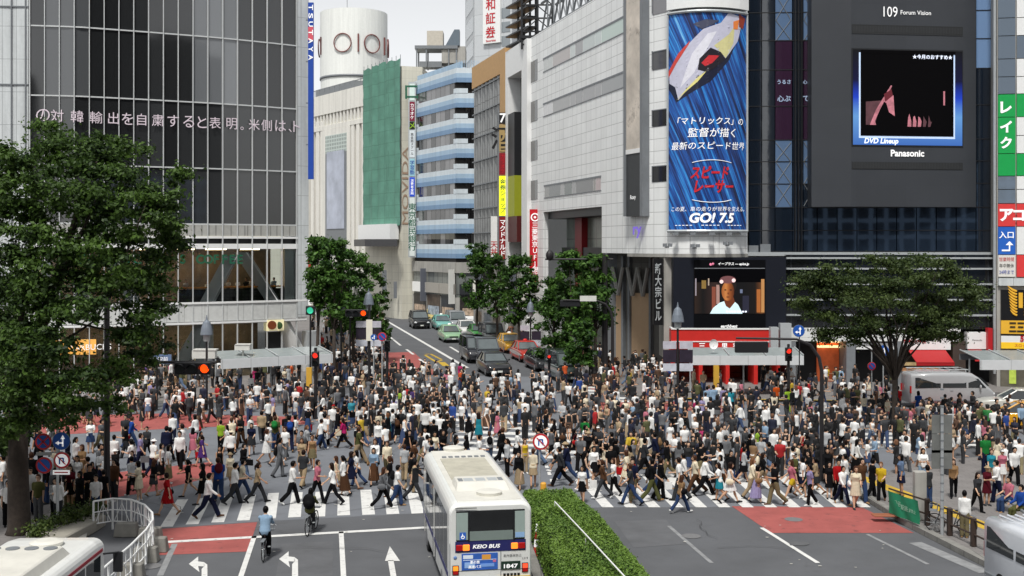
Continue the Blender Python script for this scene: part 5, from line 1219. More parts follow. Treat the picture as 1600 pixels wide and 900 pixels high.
CLR = {'white': (236, 236, 234), 'cream': (226, 214, 188), 'beige': (196, 172, 138), 'pale grey': (178, 180, 182), 'grey': (120, 122, 126), 'charcoal': (62, 64, 68), 'black': (22, 22, 25), 'navy': (28, 34, 62),
       'blue': (40, 82, 170), 'pale blue': (160, 190, 218), 'turquoise': (50, 160, 180), 'red': (196, 28, 34), 'pink': (222, 130, 150), 'magenta': (196, 40, 110), 'orange': (226, 96, 34), 'yellow': (232, 196, 50),
       'lime': (170, 210, 60), 'green': (40, 140, 66), 'olive': (96, 98, 58), 'brown': (96, 66, 46), 'purple': (88, 58, 130), 'lavender': (170, 160, 205), 'burgundy': (100, 26, 40), 'denim blue': (58, 80, 122), 'faded denim': (110, 132, 165), 'tan': (160, 126, 90), 'khaki': (150, 138, 104)}
def cl(n): return rgb(*CLR[n], .9 if min(CLR[n]) > 170 else .62)
SKINS = [(222, 180, 150), (212, 168, 138), (200, 154, 124), (228, 188, 160)]
HC = {'black': (12, 10, 11), 'dark brown': (32, 21, 17), 'brown': (64, 40, 28), 'light brown': (104, 70, 46)}
NOUN = {'tee': 't-shirt', 'shirt': 'shirt', 'polo': 'loose top', 'jacket': 'jacket', 'sleeveless': 'sleeveless top', 'trousers': 'trousers', 'shorts': 'shorts', 'skirt': 'skirt', 'long_skirt': 'long skirt', 'dress': 'dress'}
PART = {'tee': 't_shirt', 'shirt': 'shirt', 'polo': 'loose_top', 'jacket': 'jacket', 'sleeveless': 'sleeveless_top', 'trousers': 'trousers', 'shorts': 'shorts', 'skirt': 'skirt', 'long_skirt': 'long_skirt', 'dress': 'dress'}
def pick_look(R, sex=None):
    sex = sex or R.choice('mf')
    if sex == 'm':
        t = R.choices(['shirt', 'tee', 'polo', 'jacket'], [4, 4, 2, 2])[0]; b = R.choices(['trousers', 'shorts'], [9, 1])[0]
        tc = R.choices(['white', 'pale blue', 'black', 'grey', 'pale grey', 'navy', 'charcoal', 'blue', 'red', 'green', 'orange', 'yellow', 'olive', 'beige', 'turquoise', 'brown', 'lavender', 'burgundy'], [34, 4, 28, 7, 6, 6, 12, 1, 1.2, .6, .4, .5, 1.4, 2, .4, 1.5, .6, .7])[0]
        if t == 'jacket': tc = R.choice(['black', 'charcoal', 'navy', 'grey', 'olive', 'beige', 'black', 'black'])
        bc = R.choices(['black', 'charcoal', 'denim blue', 'navy', 'khaki', 'faded denim', 'beige', 'grey'], [12, 6, 6, 4, 1.6, 1.2, 1, 2])[0]
        h = R.choices(['short', 'spiky', 'cap'], [8, 3, .8])[0]
    else:
        t = R.choices(['tee', 'sleeveless', 'polo', 'shirt', 'dress', 'jacket'], [4, 2, 3, 3, 2.4, 1])[0]
        b = None if t == 'dress' else R.choices(['trousers', 'skirt', 'long_skirt', 'shorts'], [5, 4, 2, 1.6])[0]
        tc = R.choices(['white', 'cream', 'black', 'pink', 'beige', 'grey', 'pale grey', 'navy', 'red', 'lavender', 'magenta', 'yellow', 'turquoise', 'brown', 'pale blue', 'lime', 'purple', 'charcoal', 'tan'], [34, 8, 27, 2, 3, 5, 6, 4, 1, .8, .6, .6, .5, 2.5, 1.6, .3, .5, 9, 1.5])[0]
        bc = R.choices(['black', 'denim blue', 'white', 'beige', 'khaki', 'navy', 'charcoal', 'grey', 'brown', 'faded denim', 'cream'], [12, 6, 1.8, 1, 1, 2.4, 4, 2, 2, 1.6, 1])[0]
        h = R.choices(['bob', 'long', 'tail', 'short', 'hat'], [5, 6, 2.4, 2, .8])[0]
    hc = R.choices(list(HC), [14, 5, 1.6, .8 if sex == 'f' else .2])[0]
    return dict(sex=sex, top=t, tc=tc, bot=b, bc=bc, hair=h, hc=hc)
HATC = {'hat': ['cream', 'beige', 'white'], 'cap': ['black', 'white', 'red', 'navy']}
LABELS = set()
def describe(L, place, verb):
    if L['top'] == 'dress': wear = '%s dress' % L['tc']
    else: wear = '%s %s and %s %s' % (L['tc'], NOUN[L['top']], L['bc'], NOUN[L['bot']])
    hr = {'short': 'short %s hair', 'spiky': 'spiky %s hair', 'bob': '%s bob', 'long': 'long %s hair', 'tail': '%s ponytail'}.get(L['hair'])
    hr = hr % L['hc'] if hr else '%s %s' % (L['hatc'], L['hair'])
    s = '%s, %s, %s %s' % (wear, hr, verb, place)
    return 'person in ' + s
PLACED = []; PEOPLE = []
def put_person(L, x, y, face, pose, label, z=0.0, h=1.0):
    sx = L['sex']; p = gp(x, y, z); b = get_body(sx, pose); J = JJ[(sx, pose)]
    o = bpy.data.objects.new('person', b); COL.objects.link(o); o.location = p; o.rotation_euler = (0, 0, face); o.scale = (h * L.get('fat', 1), h * L.get('fat', 1), h)
    o.color = rgb(*SKINS[L.get('skin', 0)], .8); tag(o, label, 'person', 'people on the crossing and its pavements')
    def ch(name, me, col, loc=None):
        c = bpy.data.objects.new(name, me); COL.objects.link(c); c.parent = o; c.color = col
        if loc is not None: c.location = loc; c.scale = (J['k'],) * 3
        return c
    hp = (J['head'] + J['off']) * J['k']
    if L['hair'] in ('hat', 'cap'): ch('hair', get_hair('short'), rgb(*HC[L['hc']]), hp); ch(L['hair'], get_hair(L['hair']), cl(L['hatc']), hp)
    else: ch('hair', get_hair(L['hair']), rgb(*HC[L['hc']]), hp)
    k = rnd.uniform(.86, 1.06); c = cl(L['tc']); ch(PART[L['top']], get_cloth(sx, pose, L['top']), (c[0] * k, c[1] * k, c[2] * k, 1))
    if L['bot']:
        k = rnd.uniform(.8, 1.1); c = cl(L['bc']); ch(PART[L['bot']], get_cloth(sx, pose, L['bot']), (c[0] * k, c[1] * k, c[2] * k, 1))
    sc_ = rgb(*CLR[rnd.choice(['black', 'black', 'brown', 'white', 'charcoal', 'tan'])], .8)
    for s in (-1, 1): ch('shoe', get_shoe(sx, pose, s), sc_)
    PEOPLE.append(o); return o, J
# bags, each a thing of its own
M_BAG = m_obj('bag_fabric', .7, .12)
def bag_backpack():
    mb = MB(); mb.ell((0, 0, 0), .155, .085, .215, 14, 10); mb.ell((0, -.05, -.05), .115, .07, .11, 12, 8); me = solidify(mb, .02, .6, 1, 'backpack'); me.materials.append(M_BAG); return me
def bag_shoulder():
    mb = MB(); mb.ell((0, 0, 0), .06, .17, .12, 14, 10); mb.tube([(0, -.12, .08), (0, -.05, .3), (0, .02, .44), (0, .08, .3), (0, .12, .08)], .012, 6); me = solidify(mb, .016, .6, 0, 'shoulder_bag'); me.materials.append(M_BAG); return me
def bag_paper():
    mb = MB(); mb.box(-.05, .05, -.15, .15, -.36, -.06)
    mb.tube([(0, -.07, -.06), (0, -.05, .0), (0, .05, .0), (0, .07, -.06)], .007, 6); return mb.mesh('paper_bag', M_BAG)
def bag_case():
    mb = MB(); mb.box(-.045, .045, -.2, .2, -.34, -.06); mb.tube([(0, -.06, -.06), (0, -.05, -.01), (0, .05, -.01), (0, .06, -.06)], .01, 6); return mb.mesh('briefcase', M_BAG)
BAGM = {}
def put_bag(kind, person, J, col, label):
    if kind not in BAGM: BAGM[kind] = {'backpack': bag_backpack, 'shoulder_bag': bag_shoulder, 'paper_bag': bag_paper, 'briefcase': bag_case}[kind]()
    o = bpy.data.objects.new(kind, BAGM[kind]); COL.objects.link(o)
    if kind == 'backpack': l = J['up']((0, -.19, 1.2))
    elif kind == 'shoulder_bag': l = J['up']((.245, -.02, .96))
    else: l = J['wr1'] + J['hd1'] * .1
    l = (l + J['off']) * J['k'] * person.scale[0]
    o.location = Vector(person.location) + Matrix.Rotation(person.rotation_euler[2], 3, 'Z') @ l; o.rotation_euler = person.rotation_euler; o.scale = person.scale
    o.color = cl(col) if isinstance(col, str) else col
    tag(o, label, kind.replace('_', ' '), 'bags carried through the crowd'); return o
# ---- who stands where.  (x, y of the feet in the photograph's pixels, heading in degrees: 0 away, 90 left, 180 towards us, 270 right)
def L_(sex, top, tc, bot, bc, hair, hc, hatc=None): return dict(sex=sex, top=top, tc=tc, bot=bot, bc=bc, hair=hair, hc=hc, hatc=hatc)
HAND = [
 # left crossing, from the railing to the bus
 (162, 798, 0, 'stand', L_('f', 'dress', 'black', None, 'black', 'short', 'black'), None), (206, 775, 60, 'step_a', L_('m', 'shirt', 'pale grey', 'trousers', 'black', 'short', 'black'), None),
 (217, 783, 90, 'stand_arms', L_('f', 'dress', 'cream', None, 'black', 'bob', 'black'), ('shoulder_bag', 'brown')), (240, 775, 330, 'step_b', L_('f', 'polo', 'black', 'skirt', 'charcoal', 'long', 'brown'), None),
 (262, 806, 90, 'stride_a', L_('f', 'dress', 'red', None, 'black', 'short', 'dark brown'), ('shoulder_bag', 'black')), (312, 800, 90, 'stride_b', L_('m', 'polo', 'pale grey', 'shorts', 'khaki', 'short', 'dark brown'), ('backpack', 'navy')),
 (325, 810, 275, 'stride_a', L_('m', 'shirt', 'white', 'trousers', 'navy', 'short', 'black'), None), (341, 783, 20, 'step_a', L_('m', 'tee', 'blue', 'trousers', 'denim blue', 'short', 'brown'), ('backpack', 'burgundy')),
 (366, 800, 275, 'stride_b', L_('f', 'polo', 'beige', 'trousers', 'black', 'long', 'dark brown'), None), (378, 778, 275, 'stride_a', L_('m', 'tee', 'cream', 'trousers', 'denim blue', 'short', 'black'), ('backpack', 'black')),
 (402, 786, 270, 'stride_a', L_('f', 'tee', 'beige', 'trousers', 'charcoal', 'tail', 'dark brown'), None), (437, 746, 280, 'step_a', L_('m', 'shirt', 'grey', 'trousers', 'grey', 'short', 'black'), ('backpack', 'black')),
 (520, 789, 90, 'stride_b', L_('f', 'tee', 'white', 'trousers', 'black', 'long', 'dark brown'), ('shoulder_bag', 'pale blue')), (537, 775, 80, 'step_b', L_('f', 'polo', 'white', 'long_skirt', 'brown', 'tail', 'black'), None),
 (526, 770, 90, 'step_a', L_('f', 'sleeveless', 'cream', 'skirt', 'beige', 'long', 'brown'), None), (598, 796, 270, 'stride_a', L_('f', 'shirt', 'grey', 'trousers', 'black', 'long', 'brown'), ('shoulder_bag', 'grey')),
 (621, 791, 270, 'step_a', L_('m', 'tee', 'white', 'trousers', 'denim blue', 'short', 'black'), ('backpack', 'black')), (647, 783, 275, 'stride_b', L_('m', 'tee', 'beige', 'trousers', 'charcoal', 'short', 'black'), None),
 (610, 778, 90, 'step_b', L_('f', 'tee', 'black', 'trousers', 'charcoal', 'tail', 'brown'), None),
 # open asphalt behind it
 (281, 735, 180, 'step_a', L_('m', 'shirt', 'white', 'trousers', 'black', 'short', 'black'), None), (252, 750, 270, 'stand', L_('f', 'sleeveless', 'white', 'long_skirt', 'black', 'bob', 'black'), None),
 (313, 724, 250, 'step_b', L_('f', 'polo', 'olive', 'trousers', 'black', 'long', 'black'), ('paper_bag', 'red')), (345, 707, 0, 'stand', L_('m', 'tee', 'lime', 'trousers', 'black', 'short', 'black'), None),
 (362, 705, 30, 'step_a', L_('m', 'tee', 'cream', 'shorts', 'khaki', 'short', 'brown'), None), (270, 695, 20, 'step_a', L_('m', 'shirt', 'white', 'trousers', 'navy', 'short', 'black'), None),
 (488, 733, 180, 'step_a', L_('f', 'sleeveless', 'tan', 'skirt', 'khaki', 'tail', 'brown'), ('shoulder_bag', 'brown')), (501, 704, 300, 'stride_a', L_('m', 'tee', 'white', 'trousers', 'denim blue', 'short', 'dark brown'), None),
 (537, 701, 90, 'stride_b', L_('f', 'polo', 'magenta', 'trousers', 'black', 'long', 'dark brown'), ('shoulder_bag', 'black')), (560, 725, 270, 'stride_a', L_('m', 'tee', 'olive', 'trousers', 'beige', 'short', 'brown'), None),
 (586, 746, 185, 'step_b', L_('f', 'shirt', 'white', 'skirt', 'black', 'long', 'brown'), None), (430, 703, 0, 'stand', L_('m', 'tee', 'olive', 'trousers', 'denim blue', 'short', 'brown'), ('backpack', 'green')),
 (452, 706, 20, 'step_a', L_('m', 'tee', 'navy', 'trousers', 'navy', 'spiky', 'black'), ('backpack', 'blue')), (605, 745, 180, 'step_a', L_('m', 'polo', 'cream', 'trousers', 'khaki', 'short', 'brown'), None),
 (393, 712, 190, 'step_b', L_('f', 'tee', 'navy', 'skirt', 'charcoal', 'bob', 'black'), None), (343, 752, 200, 'step_a', L_('f', 'sleeveless', 'black', 'trousers', 'black', 'long', 'black'), None),
 (660, 728, 110, 'stride_a', L_('m', 'jacket', 'charcoal', 'trousers', 'khaki', 'short', 'dark brown'), ('paper_bag', 'navy')), (692, 712, 0, 'stand', L_('f', 'polo', 'black', 'trousers', 'faded denim', 'bob', 'black'), ('backpack', 'black')),
 (672, 740, 180, 'step_b', L_('f', 'tee', 'pale grey', 'skirt', 'cream', 'long', 'black'), None), (632, 752, 0, 'step_a', L_('m', 'tee', 'pale grey', 'trousers', 'beige', 'short', 'brown'), None),
 (732, 698, 340, 'step_a', L_('f', 'jacket', 'black', 'trousers', 'white', 'long', 'black'), None), (748, 696, 20, 'step_b', L_('f', 'sleeveless', 'turquoise', 'skirt', 'turquoise', 'long', 'dark brown'), None),
 (784, 727, 285, 'stride_a', L_('m', 'jacket', 'black', 'trousers', 'black', 'short', 'brown'), ('shoulder_bag', 'black')), (811, 765, 160, 'step_a', L_('f', 'jacket', 'black', 'long_skirt', 'beige', 'bob', 'black'), None),
 (833, 762, 0, 'step_b', L_('f', 'polo', 'cream', 'skirt', 'beige', 'short', 'brown'), None), (808, 728, 270, 'step_a', L_('f', 'tee', 'white', 'skirt', 'black', 'bob', 'black'), None), (820, 740, 200, 'stand', L_('f', 'sleeveless', 'yellow', 'trousers', 'beige', 'long', 'brown'), None),
 # right crossing, front row
 (876, 760, 90, 'stride_a', L_('m', 'shirt', 'charcoal', 'trousers', 'black', 'short', 'black'), None), (886, 752, 90, 'stride_b', L_('m', 'jacket', 'navy', 'trousers', 'denim blue', 'hat', 'black', 'beige'), None),
 (910, 787, 160, 'step_a', L_('f', 'tee', 'white', 'skirt', 'black', 'bob', 'dark brown'), ('shoulder_bag', 'white')), (942, 780, 90, 'stride_a', L_('f', 'shirt', 'brown', 'trousers', 'charcoal', 'tail', 'brown'), ('paper_bag', 'white')),
 (930, 744, 90, 'step_a', L_('m', 'tee', 'red', 'trousers', 'navy', 'short', 'black'), None), (914, 704, 10, 'stride_b', L_('m', 'tee', 'green', 'trousers', 'denim blue', 'short', 'black'), None),
 (986, 790, 90, 'stride_b', L_('f', 'tee', 'charcoal', 'trousers', 'denim blue', 'short', 'brown'), ('shoulder_bag', 'brown')), (1018, 785, 275, 'stride_a', L_('m', 'tee', 'black', 'trousers', 'olive', 'short', 'black'), ('backpack', 'black')),
 (980, 762, 60, 'stride_a', L_('f', 'dress', 'cream', None, 'cream', 'bob', 'brown'), ('paper_bag', 'red')), (1032, 781, 275, 'step_a', L_('m', 'shirt', 'black', 'trousers', 'black', 'short', 'dark brown'), ('paper_bag', 'white')),
 (1064, 802, 300, 'stride_b', L_('f', 'tee', 'tan', 'trousers', 'denim blue', 'long', 'brown'), ('shoulder_bag', 'black')), (1101, 775, 270, 'stride_a', L_('m', 'shirt', 'white', 'trousers', 'black', 'short', 'black'), ('briefcase', 'black')),
 (1087, 772, 90, 'stride_a', L_('m', 'tee', 'cream', 'trousers', 'brown', 'short', 'brown'), None), (1124, 783, 90, 'step_b', L_('f', 'tee', 'white', 'skirt', 'turquoise', 'long', 'dark brown'), None),
 (1140, 787, 265, 'stride_a', L_('f', 'sleeveless', 'white', 'skirt', 'white', 'bob', 'dark brown'), ('shoulder_bag', 'cream')), (1175, 780, 250, 'step_a', L_('f', 'shirt', 'cream', 'trousers', 'beige', 'long', 'light brown'), None),
 (1183, 786, 280, 'step_b', L_('f', 'sleeveless', 'beige', 'long_skirt', 'lavender', 'bob', 'black'), ('shoulder_bag', 'tan')), (1217, 791, 265, 'stride_b', L_('f', 'polo', 'khaki', 'trousers', 'denim blue', 'long', 'dark brown'), ('backpack', 'black')),
 (1238, 781, 95, 'stride_a', L_('f', 'tee', 'pink', 'shorts', 'yellow', 'long', 'brown'), None), (1266, 790, 100, 'step_a', L_('f', 'tee', 'lavender', 'trousers', 'black', 'short', 'black'), ('shoulder_bag', 'green')),
 (1254, 777, 270, 'step_b', L_('f', 'tee', 'white', 'skirt', 'navy', 'bob', 'black'), None), (1310, 782, 180, 'step_a', L_('m', 'shirt', 'red', 'trousers', 'black', 'spiky', 'black'), None), (1296, 780, 180, 'stand', L_('f', 'dress', 'black', None, 'black', 'long', 'black'), None),
 (1337, 795, 180, 'step_b', L_('f', 'dress', 'cream', None, 'cream', 'long', 'brown'), ('shoulder_bag', 'white')), (1346, 786, 200, 'step_a', L_('m', 'tee', 'brown', 'trousers', 'denim blue', 'short', 'black'), None),
 (1363, 782, 275, 'step_a', L_('m', 'tee', 'black', 'trousers', 'black', 'short', 'black'), None), (1377, 784, 150, 'step_b', L_('m', 'tee', 'yellow', 'trousers', 'black', 'short', 'light brown'), None),
 (1213, 640, 0, 'stand', L_('m', 'tee', 'orange', 'trousers', 'black', 'short', 'black'), None), (1231, 646, 0, 'step_a', L_('f', 'tee', 'lime', 'trousers', 'lime', 'bob', 'dark brown'), None),
 (1105, 646, 0, 'stand', L_('m', 'shirt', 'pale blue', 'trousers', 'navy', 'short', 'black'), None), (1115, 648, 0, 'step_a', L_('m', 'shirt', 'pale blue', 'trousers', 'charcoal', 'short', 'dark brown'), None),
 (1130, 645, 10, 'stand', L_('m', 'shirt', 'lavender', 'trousers', 'black', 'short', 'black'), None), (1142, 650, 0, 'step_a', L_('f', 'tee', 'turquoise', 'trousers', 'black', 'tail', 'black'), None),
 (1435, 655, 0, 'stand', L_('f', 'dress', 'blue', None, 'blue', 'bob', 'black'), ('paper_bag', 'blue')), (1403, 650, 0, 'stand', L_('m', 'tee', 'red', 'trousers', 'charcoal', 'short', 'black'), None),
 # right pavement
 (1450, 795, 20, 'stand_arms', L_('m', 'tee', 'charcoal', 'trousers', 'denim blue', 'short', 'black'), None), (1507, 840, 330, 'stand', L_('m', 'shirt', 'white', 'trousers', 'khaki', 'short', 'black'), None),
 (1527, 800, 200, 'step_a', L_('f', 'polo', 'charcoal', 'trousers', 'black', 'long', 'dark brown'), None), (1542, 790, 190, 'stand_arms', L_('f', 'dress', 'burgundy', None, 'black', 'hat', 'brown', 'beige'), None),
 (1558, 786, 90, 'step_b', L_('m', 'shirt', 'white', 'trousers', 'navy', 'short', 'black'), None), (1585, 758, 180, 'step_a', L_('m', 'shirt', 'white', 'trousers', 'black', 'short', 'black'), None),
 (1490, 778, 160, 'step_b', L_('f', 'shirt', 'tan', 'trousers', 'black', 'long', 'brown'), ('backpack', 'black')), (1540, 742, 180, 'stand', L_('m', 'tee', 'green', 'trousers', 'navy', 'short', 'black'), None),
 (1408, 776, 90, 'stand', L_('f', 'polo', 'faded denim', 'skirt', 'navy', 'bob', 'black'), None), (1442, 760, 180, 'stand_arms', L_('f', 'tee', 'white', 'trousers', 'pale blue', 'long', 'dark brown'), None),
 (1566, 760, 180, 'stand', L_('f', 'tee', 'pink', 'skirt', 'white', 'cap', 'brown', 'white'), None), (1549, 760, 170, 'step_a', L_('f', 'tee', 'turquoise', 'trousers', 'beige', 'tail', 'brown'), None),
 # left pavement behind the sign cluster
 (60, 815, 180, 'stand', L_('m', 'tee', 'olive', 'trousers', 'grey', 'short', 'brown'), None), (125, 805, 150, 'stand', L_('f', 'jacket', 'black', 'long_skirt', 'black', 'bob', 'black'), ('paper_bag', 'tan')),
 (140, 800, 210, 'stand_arms', L_('m', 'tee', 'black', 'trousers', 'black', 'spiky', 'black'), None), (110, 795, 180, 'stand', L_('f', 'tee', 'burgundy', 'skirt', 'black', 'long', 'dark brown'), None), (178, 738, 0, 'step_a', L_('m', 'shirt', 'white', 'trousers', 'white', 'short', 'black'), ('shoulder_bag', 'black')),
 (205, 702, 300, 'stride_b', L_('m', 'shirt', 'blue', 'trousers', 'denim blue', 'short', 'brown'), None), (14, 800, 180, 'stand', L_('f', 'polo', 'pale grey', 'trousers', 'turquoise', 'long', 'black'), None), (40, 806, 160, 'stand_arms', L_('m', 'tee', 'white', 'trousers', 'charcoal', 'short', 'black'), None),
]
def place_of(x, y):
    if y < 652:
        for lim, t in ((120, 'beside the left tree crown'), (260, 'before the coffee block'), (400, 'under the left canopy'), (520, 'right of the left canopy'), (640, 'at the street mouth'), (760, 'ahead of the queued cars'), (900, 'beside the queued cars'), (1060, 'below the zigzag sculpture'), (1220, 'before the red shop'), (1340, 'before the orange shop'), (1480, 'near the silver van'), (1700, 'near the yellow taxi')):
            if x < lim: return t
    if y < 700:
        for lim, t in ((120, 'behind the round signs'), (300, 'on the left red paving'), (430, 'left of mid crossing'), (560, 'mid crossing, left side'), (690, 'mid crossing behind the bus'), (800, 'on the diagonal stripes'), (900, 'right of the diagonal stripes'), (1020, 'behind the right zebra'), (1160, 'behind the right zebra crowd'), (1300, 'left of the dark signal post'), (1450, 'right of the dark signal post'), (1700, 'on the far right corner')):
            if x < lim: return t
    if y < 758:
        for lim, t in ((165, 'by the left lamp post'), (300, 'on bare asphalt far left'), (450, 'on bare asphalt left'), (620, 'on bare asphalt centre'), (760, 'just beyond the bus'), (870, 'near the no-turn sign'), (1010, 'back of the right zebra'), (1180, 'middle of the right zebra'), (1330, 'right end of the zebra'), (1470, 'on the right pavement edge'), (1700, 'inside the right pavement')):
            if x < lim: return t
    for lim, t in ((170, 'on the left pavement'), (300, 'beside the white railing'), (430, 'left end of the zebra'), (560, 'on the left zebra'), (680, 'left of the bus'), (880, 'beside the hedge end'), (960, 'right of the hedge'), (1080, 'front of the right zebra'), (1220, 'front middle of the zebra'), (1390, 'by the right kerb'), (1480, 'behind the green banner'), (1700, 'behind the brown fence')):
        if x < lim: return t
def onpave(x, y):
    return .14 if ((x > 1345 and y > 760 - 0 * x and (x - 1345) * .55 + 770 > y) or (x < 150 and y > 745) or (x > 1440 and y > 725)) else 0.0
VERB = {'stride_a': 'striding', 'stride_b': 'striding', 'step_a': 'walking', 'step_b': 'walking', 'stroll_a': 'strolling', 'stroll_b': 'strolling', 'stand': 'standing', 'stand_arms': 'waiting', 'sit': 'sitting', 'ride': 'riding'}
REFINE = ['facing away', 'facing left', 'facing us', 'facing right']
def facing(deg): return REFINE[int(((deg + 45) % 360) // 90)]
def clear(p, d):
    for q in PLACED:
        if abs(q[0] - p.x) < d and abs(q[1] - p.y) < d and math.hypot(q[0] - p.x, q[1] - p.y) < d: return False
    return True
RB = random.Random(21); NBAG = [0]
def person_at(x, y, deg, pose, L, bag, tries=0):
    if L['hair'] in HATC and not L.get('hatc'): L['hatc'] = RB.choice(HATC[L['hair']])
    pl = place_of(x, y); vb = VERB[pose]; lab = describe(L, pl, vb)
    if lab in LABELS: lab = describe(L, pl, vb + ' ' + facing(deg))
    if lab in LABELS: return None
    if len(lab.split()) > 16:
        lab = lab.replace(', ' + vb + ' ', ', ', 1)
    if lab in LABELS or len(lab.split()) > 16: return None
    LABELS.add(lab); L['skin'] = RB.randrange(4); L['fat'] = RB.uniform(.92, 1.1)
    z = onpave(x, y); p = gp(x, y, z); PLACED.append((p.x, p.y))
    o, J = put_person(L, x, y, math.radians(deg), pose, lab, z, RB.uniform(.92, 1.06))
    if bag:
        what = bag[0].replace('_', ' '); who = ('%s dress' % L['tc'] if L['top'] == 'dress' else '%s %s' % (L['tc'], NOUN[L['top']]))
        bl = '%s %s %s the person in %s, %s' % (bag[1], what, {'backpack': 'worn by', 'shoulder_bag': 'on the shoulder of'}.get(bag[0], 'held by'), who, pl)
        if bl in LABELS: bl += ', ' + facing(deg)
        if bl not in LABELS and len(bl.split()) <= 19:
            w_ = bl.split()
            if len(w_) > 16: bl = bl.replace('the person in ', '').replace('on the shoulder of', 'beside')
            if len(bl.split()) <= 16: LABELS.add(bl); put_bag(bag[0], o, J, bag[1], bl); NBAG[0] += 1
    return o
for h in HAND: person_at(*h[:4], h[4], h[5])
# the rest of the crowd: areas of the photograph with how many people each holds and where they head
AREAS = [  # x0, x1, y0, y1, count, headings, walking share
 (215, 480, 700, 765, 17, (90, 270, 180, 0), .85), (540, 690, 725, 780, 7, (90, 270, 180), .9), (260, 640, 772, 800, 5, (90, 270), 1),
 (0, 160, 775, 825, 16, (0, 180, 150, 210), .1), (100, 240, 742, 785, 12, (180, 90, 270), .3), (0, 165, 700, 750, 14, (90, 270, 200), .5),
 (165, 330, 690, 740, 7, (90, 270, 180), .8), (330, 480, 690, 712, 9, (0, 180, 270), .8), (560, 700, 690, 735, 14, (0, 180, 30), .8), (480, 700, 672, 700, 22, (0, 180, 60, 300), .8), (690, 860, 690, 745, 12, (90, 270, 20), .9),
 (860, 960, 700, 770, 22, (90, 270, 180), .9), (955, 1340, 742, 790, 34, (90, 270, 90, 270, 180), .95), (960, 1340, 700, 742, 58, (90, 270, 90, 270, 200), .9), (1340, 1420, 742, 790, 10, (180, 270, 0), .4),
 (1330, 1480, 700, 745, 36, (180, 90, 270), .5), (1480, 1600, 690, 750, 34, (180, 90, 270, 0), .4), (1440, 1620, 750, 800, 9, (180, 90), .5), (1560, 1640, 760, 830, 8, (180, 90), .3)]
n_target = 298
RP = random.Random(5)
def rand_pose(wk): return RP.choice(['stride_a', 'stride_b', 'step_a', 'step_b', 'stroll_a', 'stroll_b', 'stroll_a', 'stroll_b']) if RP.random() < wk else RP.choice(['stand', 'stand_arms', 'stand'])
for x0, x1, y0, y1, n, hd, wk in AREAS:
    c = 0
    for t in range(n * 12):
        if c >= n or len(PEOPLE) >= n_target: break
        x = RP.uniform(x0, x1); y = RP.uniform(y0, y1); p = gp(x, y)
        if not clear(p, .52 if y < 742 else .7): continue
        if y > 790 and 170 < x < 1340: continue
        L = pick_look(RP); bag = None
        if RP.random() < .3: bag = (RP.choice(['backpack', 'shoulder_bag', 'shoulder_bag', 'paper_bag', 'briefcase' if L['sex'] == 'm' else 'shoulder_bag']), RP.choice(['black', 'black', 'brown', 'white', 'tan', 'navy', 'red', 'grey', 'cream']))
        if person_at(x, y, RP.choice(hd) + RP.uniform(-25, 25), rand_pose(wk), L, bag) is not None: c += 1
while len(PEOPLE) < n_target:
    x = RP.uniform(200, 1600); y = RP.uniform(672, 702); p = gp(x, y)
    if clear(p, .5): person_at(x, y, RP.choice((0, 90, 180, 270)) + RP.uniform(-25, 25), rand_pose(.7), pick_look(RP), None)
# ---- the far crowd beyond those: one mass
FARA = [(150, 560, 600, 650, 132), (560, 700, 606, 672, 84), (0, 560, 640, 676, 62), (690, 960, 610, 690, 118), (560, 640, 590, 612, 16), (640, 720, 594, 608, 8), (930, 1400, 606, 650, 92), (960, 1600, 655, 702, 150), (486, 602, 500, 606, 120), (500, 590, 560, 606, 40), (590, 740, 466, 481, 62), (736, 900, 486, 560, 44), (870, 960, 560, 608, 26), (940, 1060, 580, 625, 50), (1440, 1600, 656, 690, 40), (960, 1340, 700, 752, 60), (1340, 1600, 690, 750, 30), (560, 700, 668, 700, 24), (230, 320, 585, 606, 20)]
acc_v = []; acc_f = []; acc_c = []; base = 0
def arr(me):
    n = len(me.vertices); v = np.empty(n * 3, 'f'); me.vertices.foreach_get('co', v); me.calc_loop_triangles()
    t = np.empty(len(me.loop_triangles) * 3, 'i'); me.loop_triangles.foreach_get('vertices', t); return v.reshape(-1, 3), t.reshape(-1, 3)
AC = {}
def cached(key, f):
    if key not in AC: AC[key] = arr(f())
    return AC[key]
def add_far(p, ang, L, pose, sc=1.0):
    global base
    sx = L['sex']; get_body(sx, pose, 0); J = JJ[(sx, pose)]
    hp = np.array((J['head'] + J['off']) * J['k'])
    items = [(cached(('b', sx, pose), lambda: get_body(sx, pose, 0)), rgb(*SKINS[RP.randrange(4)], .8), None),
             (cached(('h', L['hair'] if L['hair'] not in HATC else 'short'), lambda: get_hair(L['hair'] if L['hair'] not in HATC else 'short', 0)), rgb(*HC[L['hc']]), hp),
             (cached(('c', sx, pose, L['top']), lambda: get_cloth(sx, pose, L['top'], 0)), cl(L['tc']), None)]
    if L['bot']: items.append((cached(('c', sx, pose, L['bot']), lambda: get_cloth(sx, pose, L['bot'], 0)), cl(L['bc']), None))
    c, s = math.cos(ang), math.sin(ang); R = np.array([[c, -s, 0], [s, c, 0], [0, 0, 1]])
    for (v, t), col, off in items:
        q = (v if off is None else v * J['k'] + off) @ R.T * sc + np.array(p)
        acc_v.append(q); acc_f.append(t + base); base += len(q); acc_c.append(np.tile(np.array(col, 'f'), (len(q), 1)))
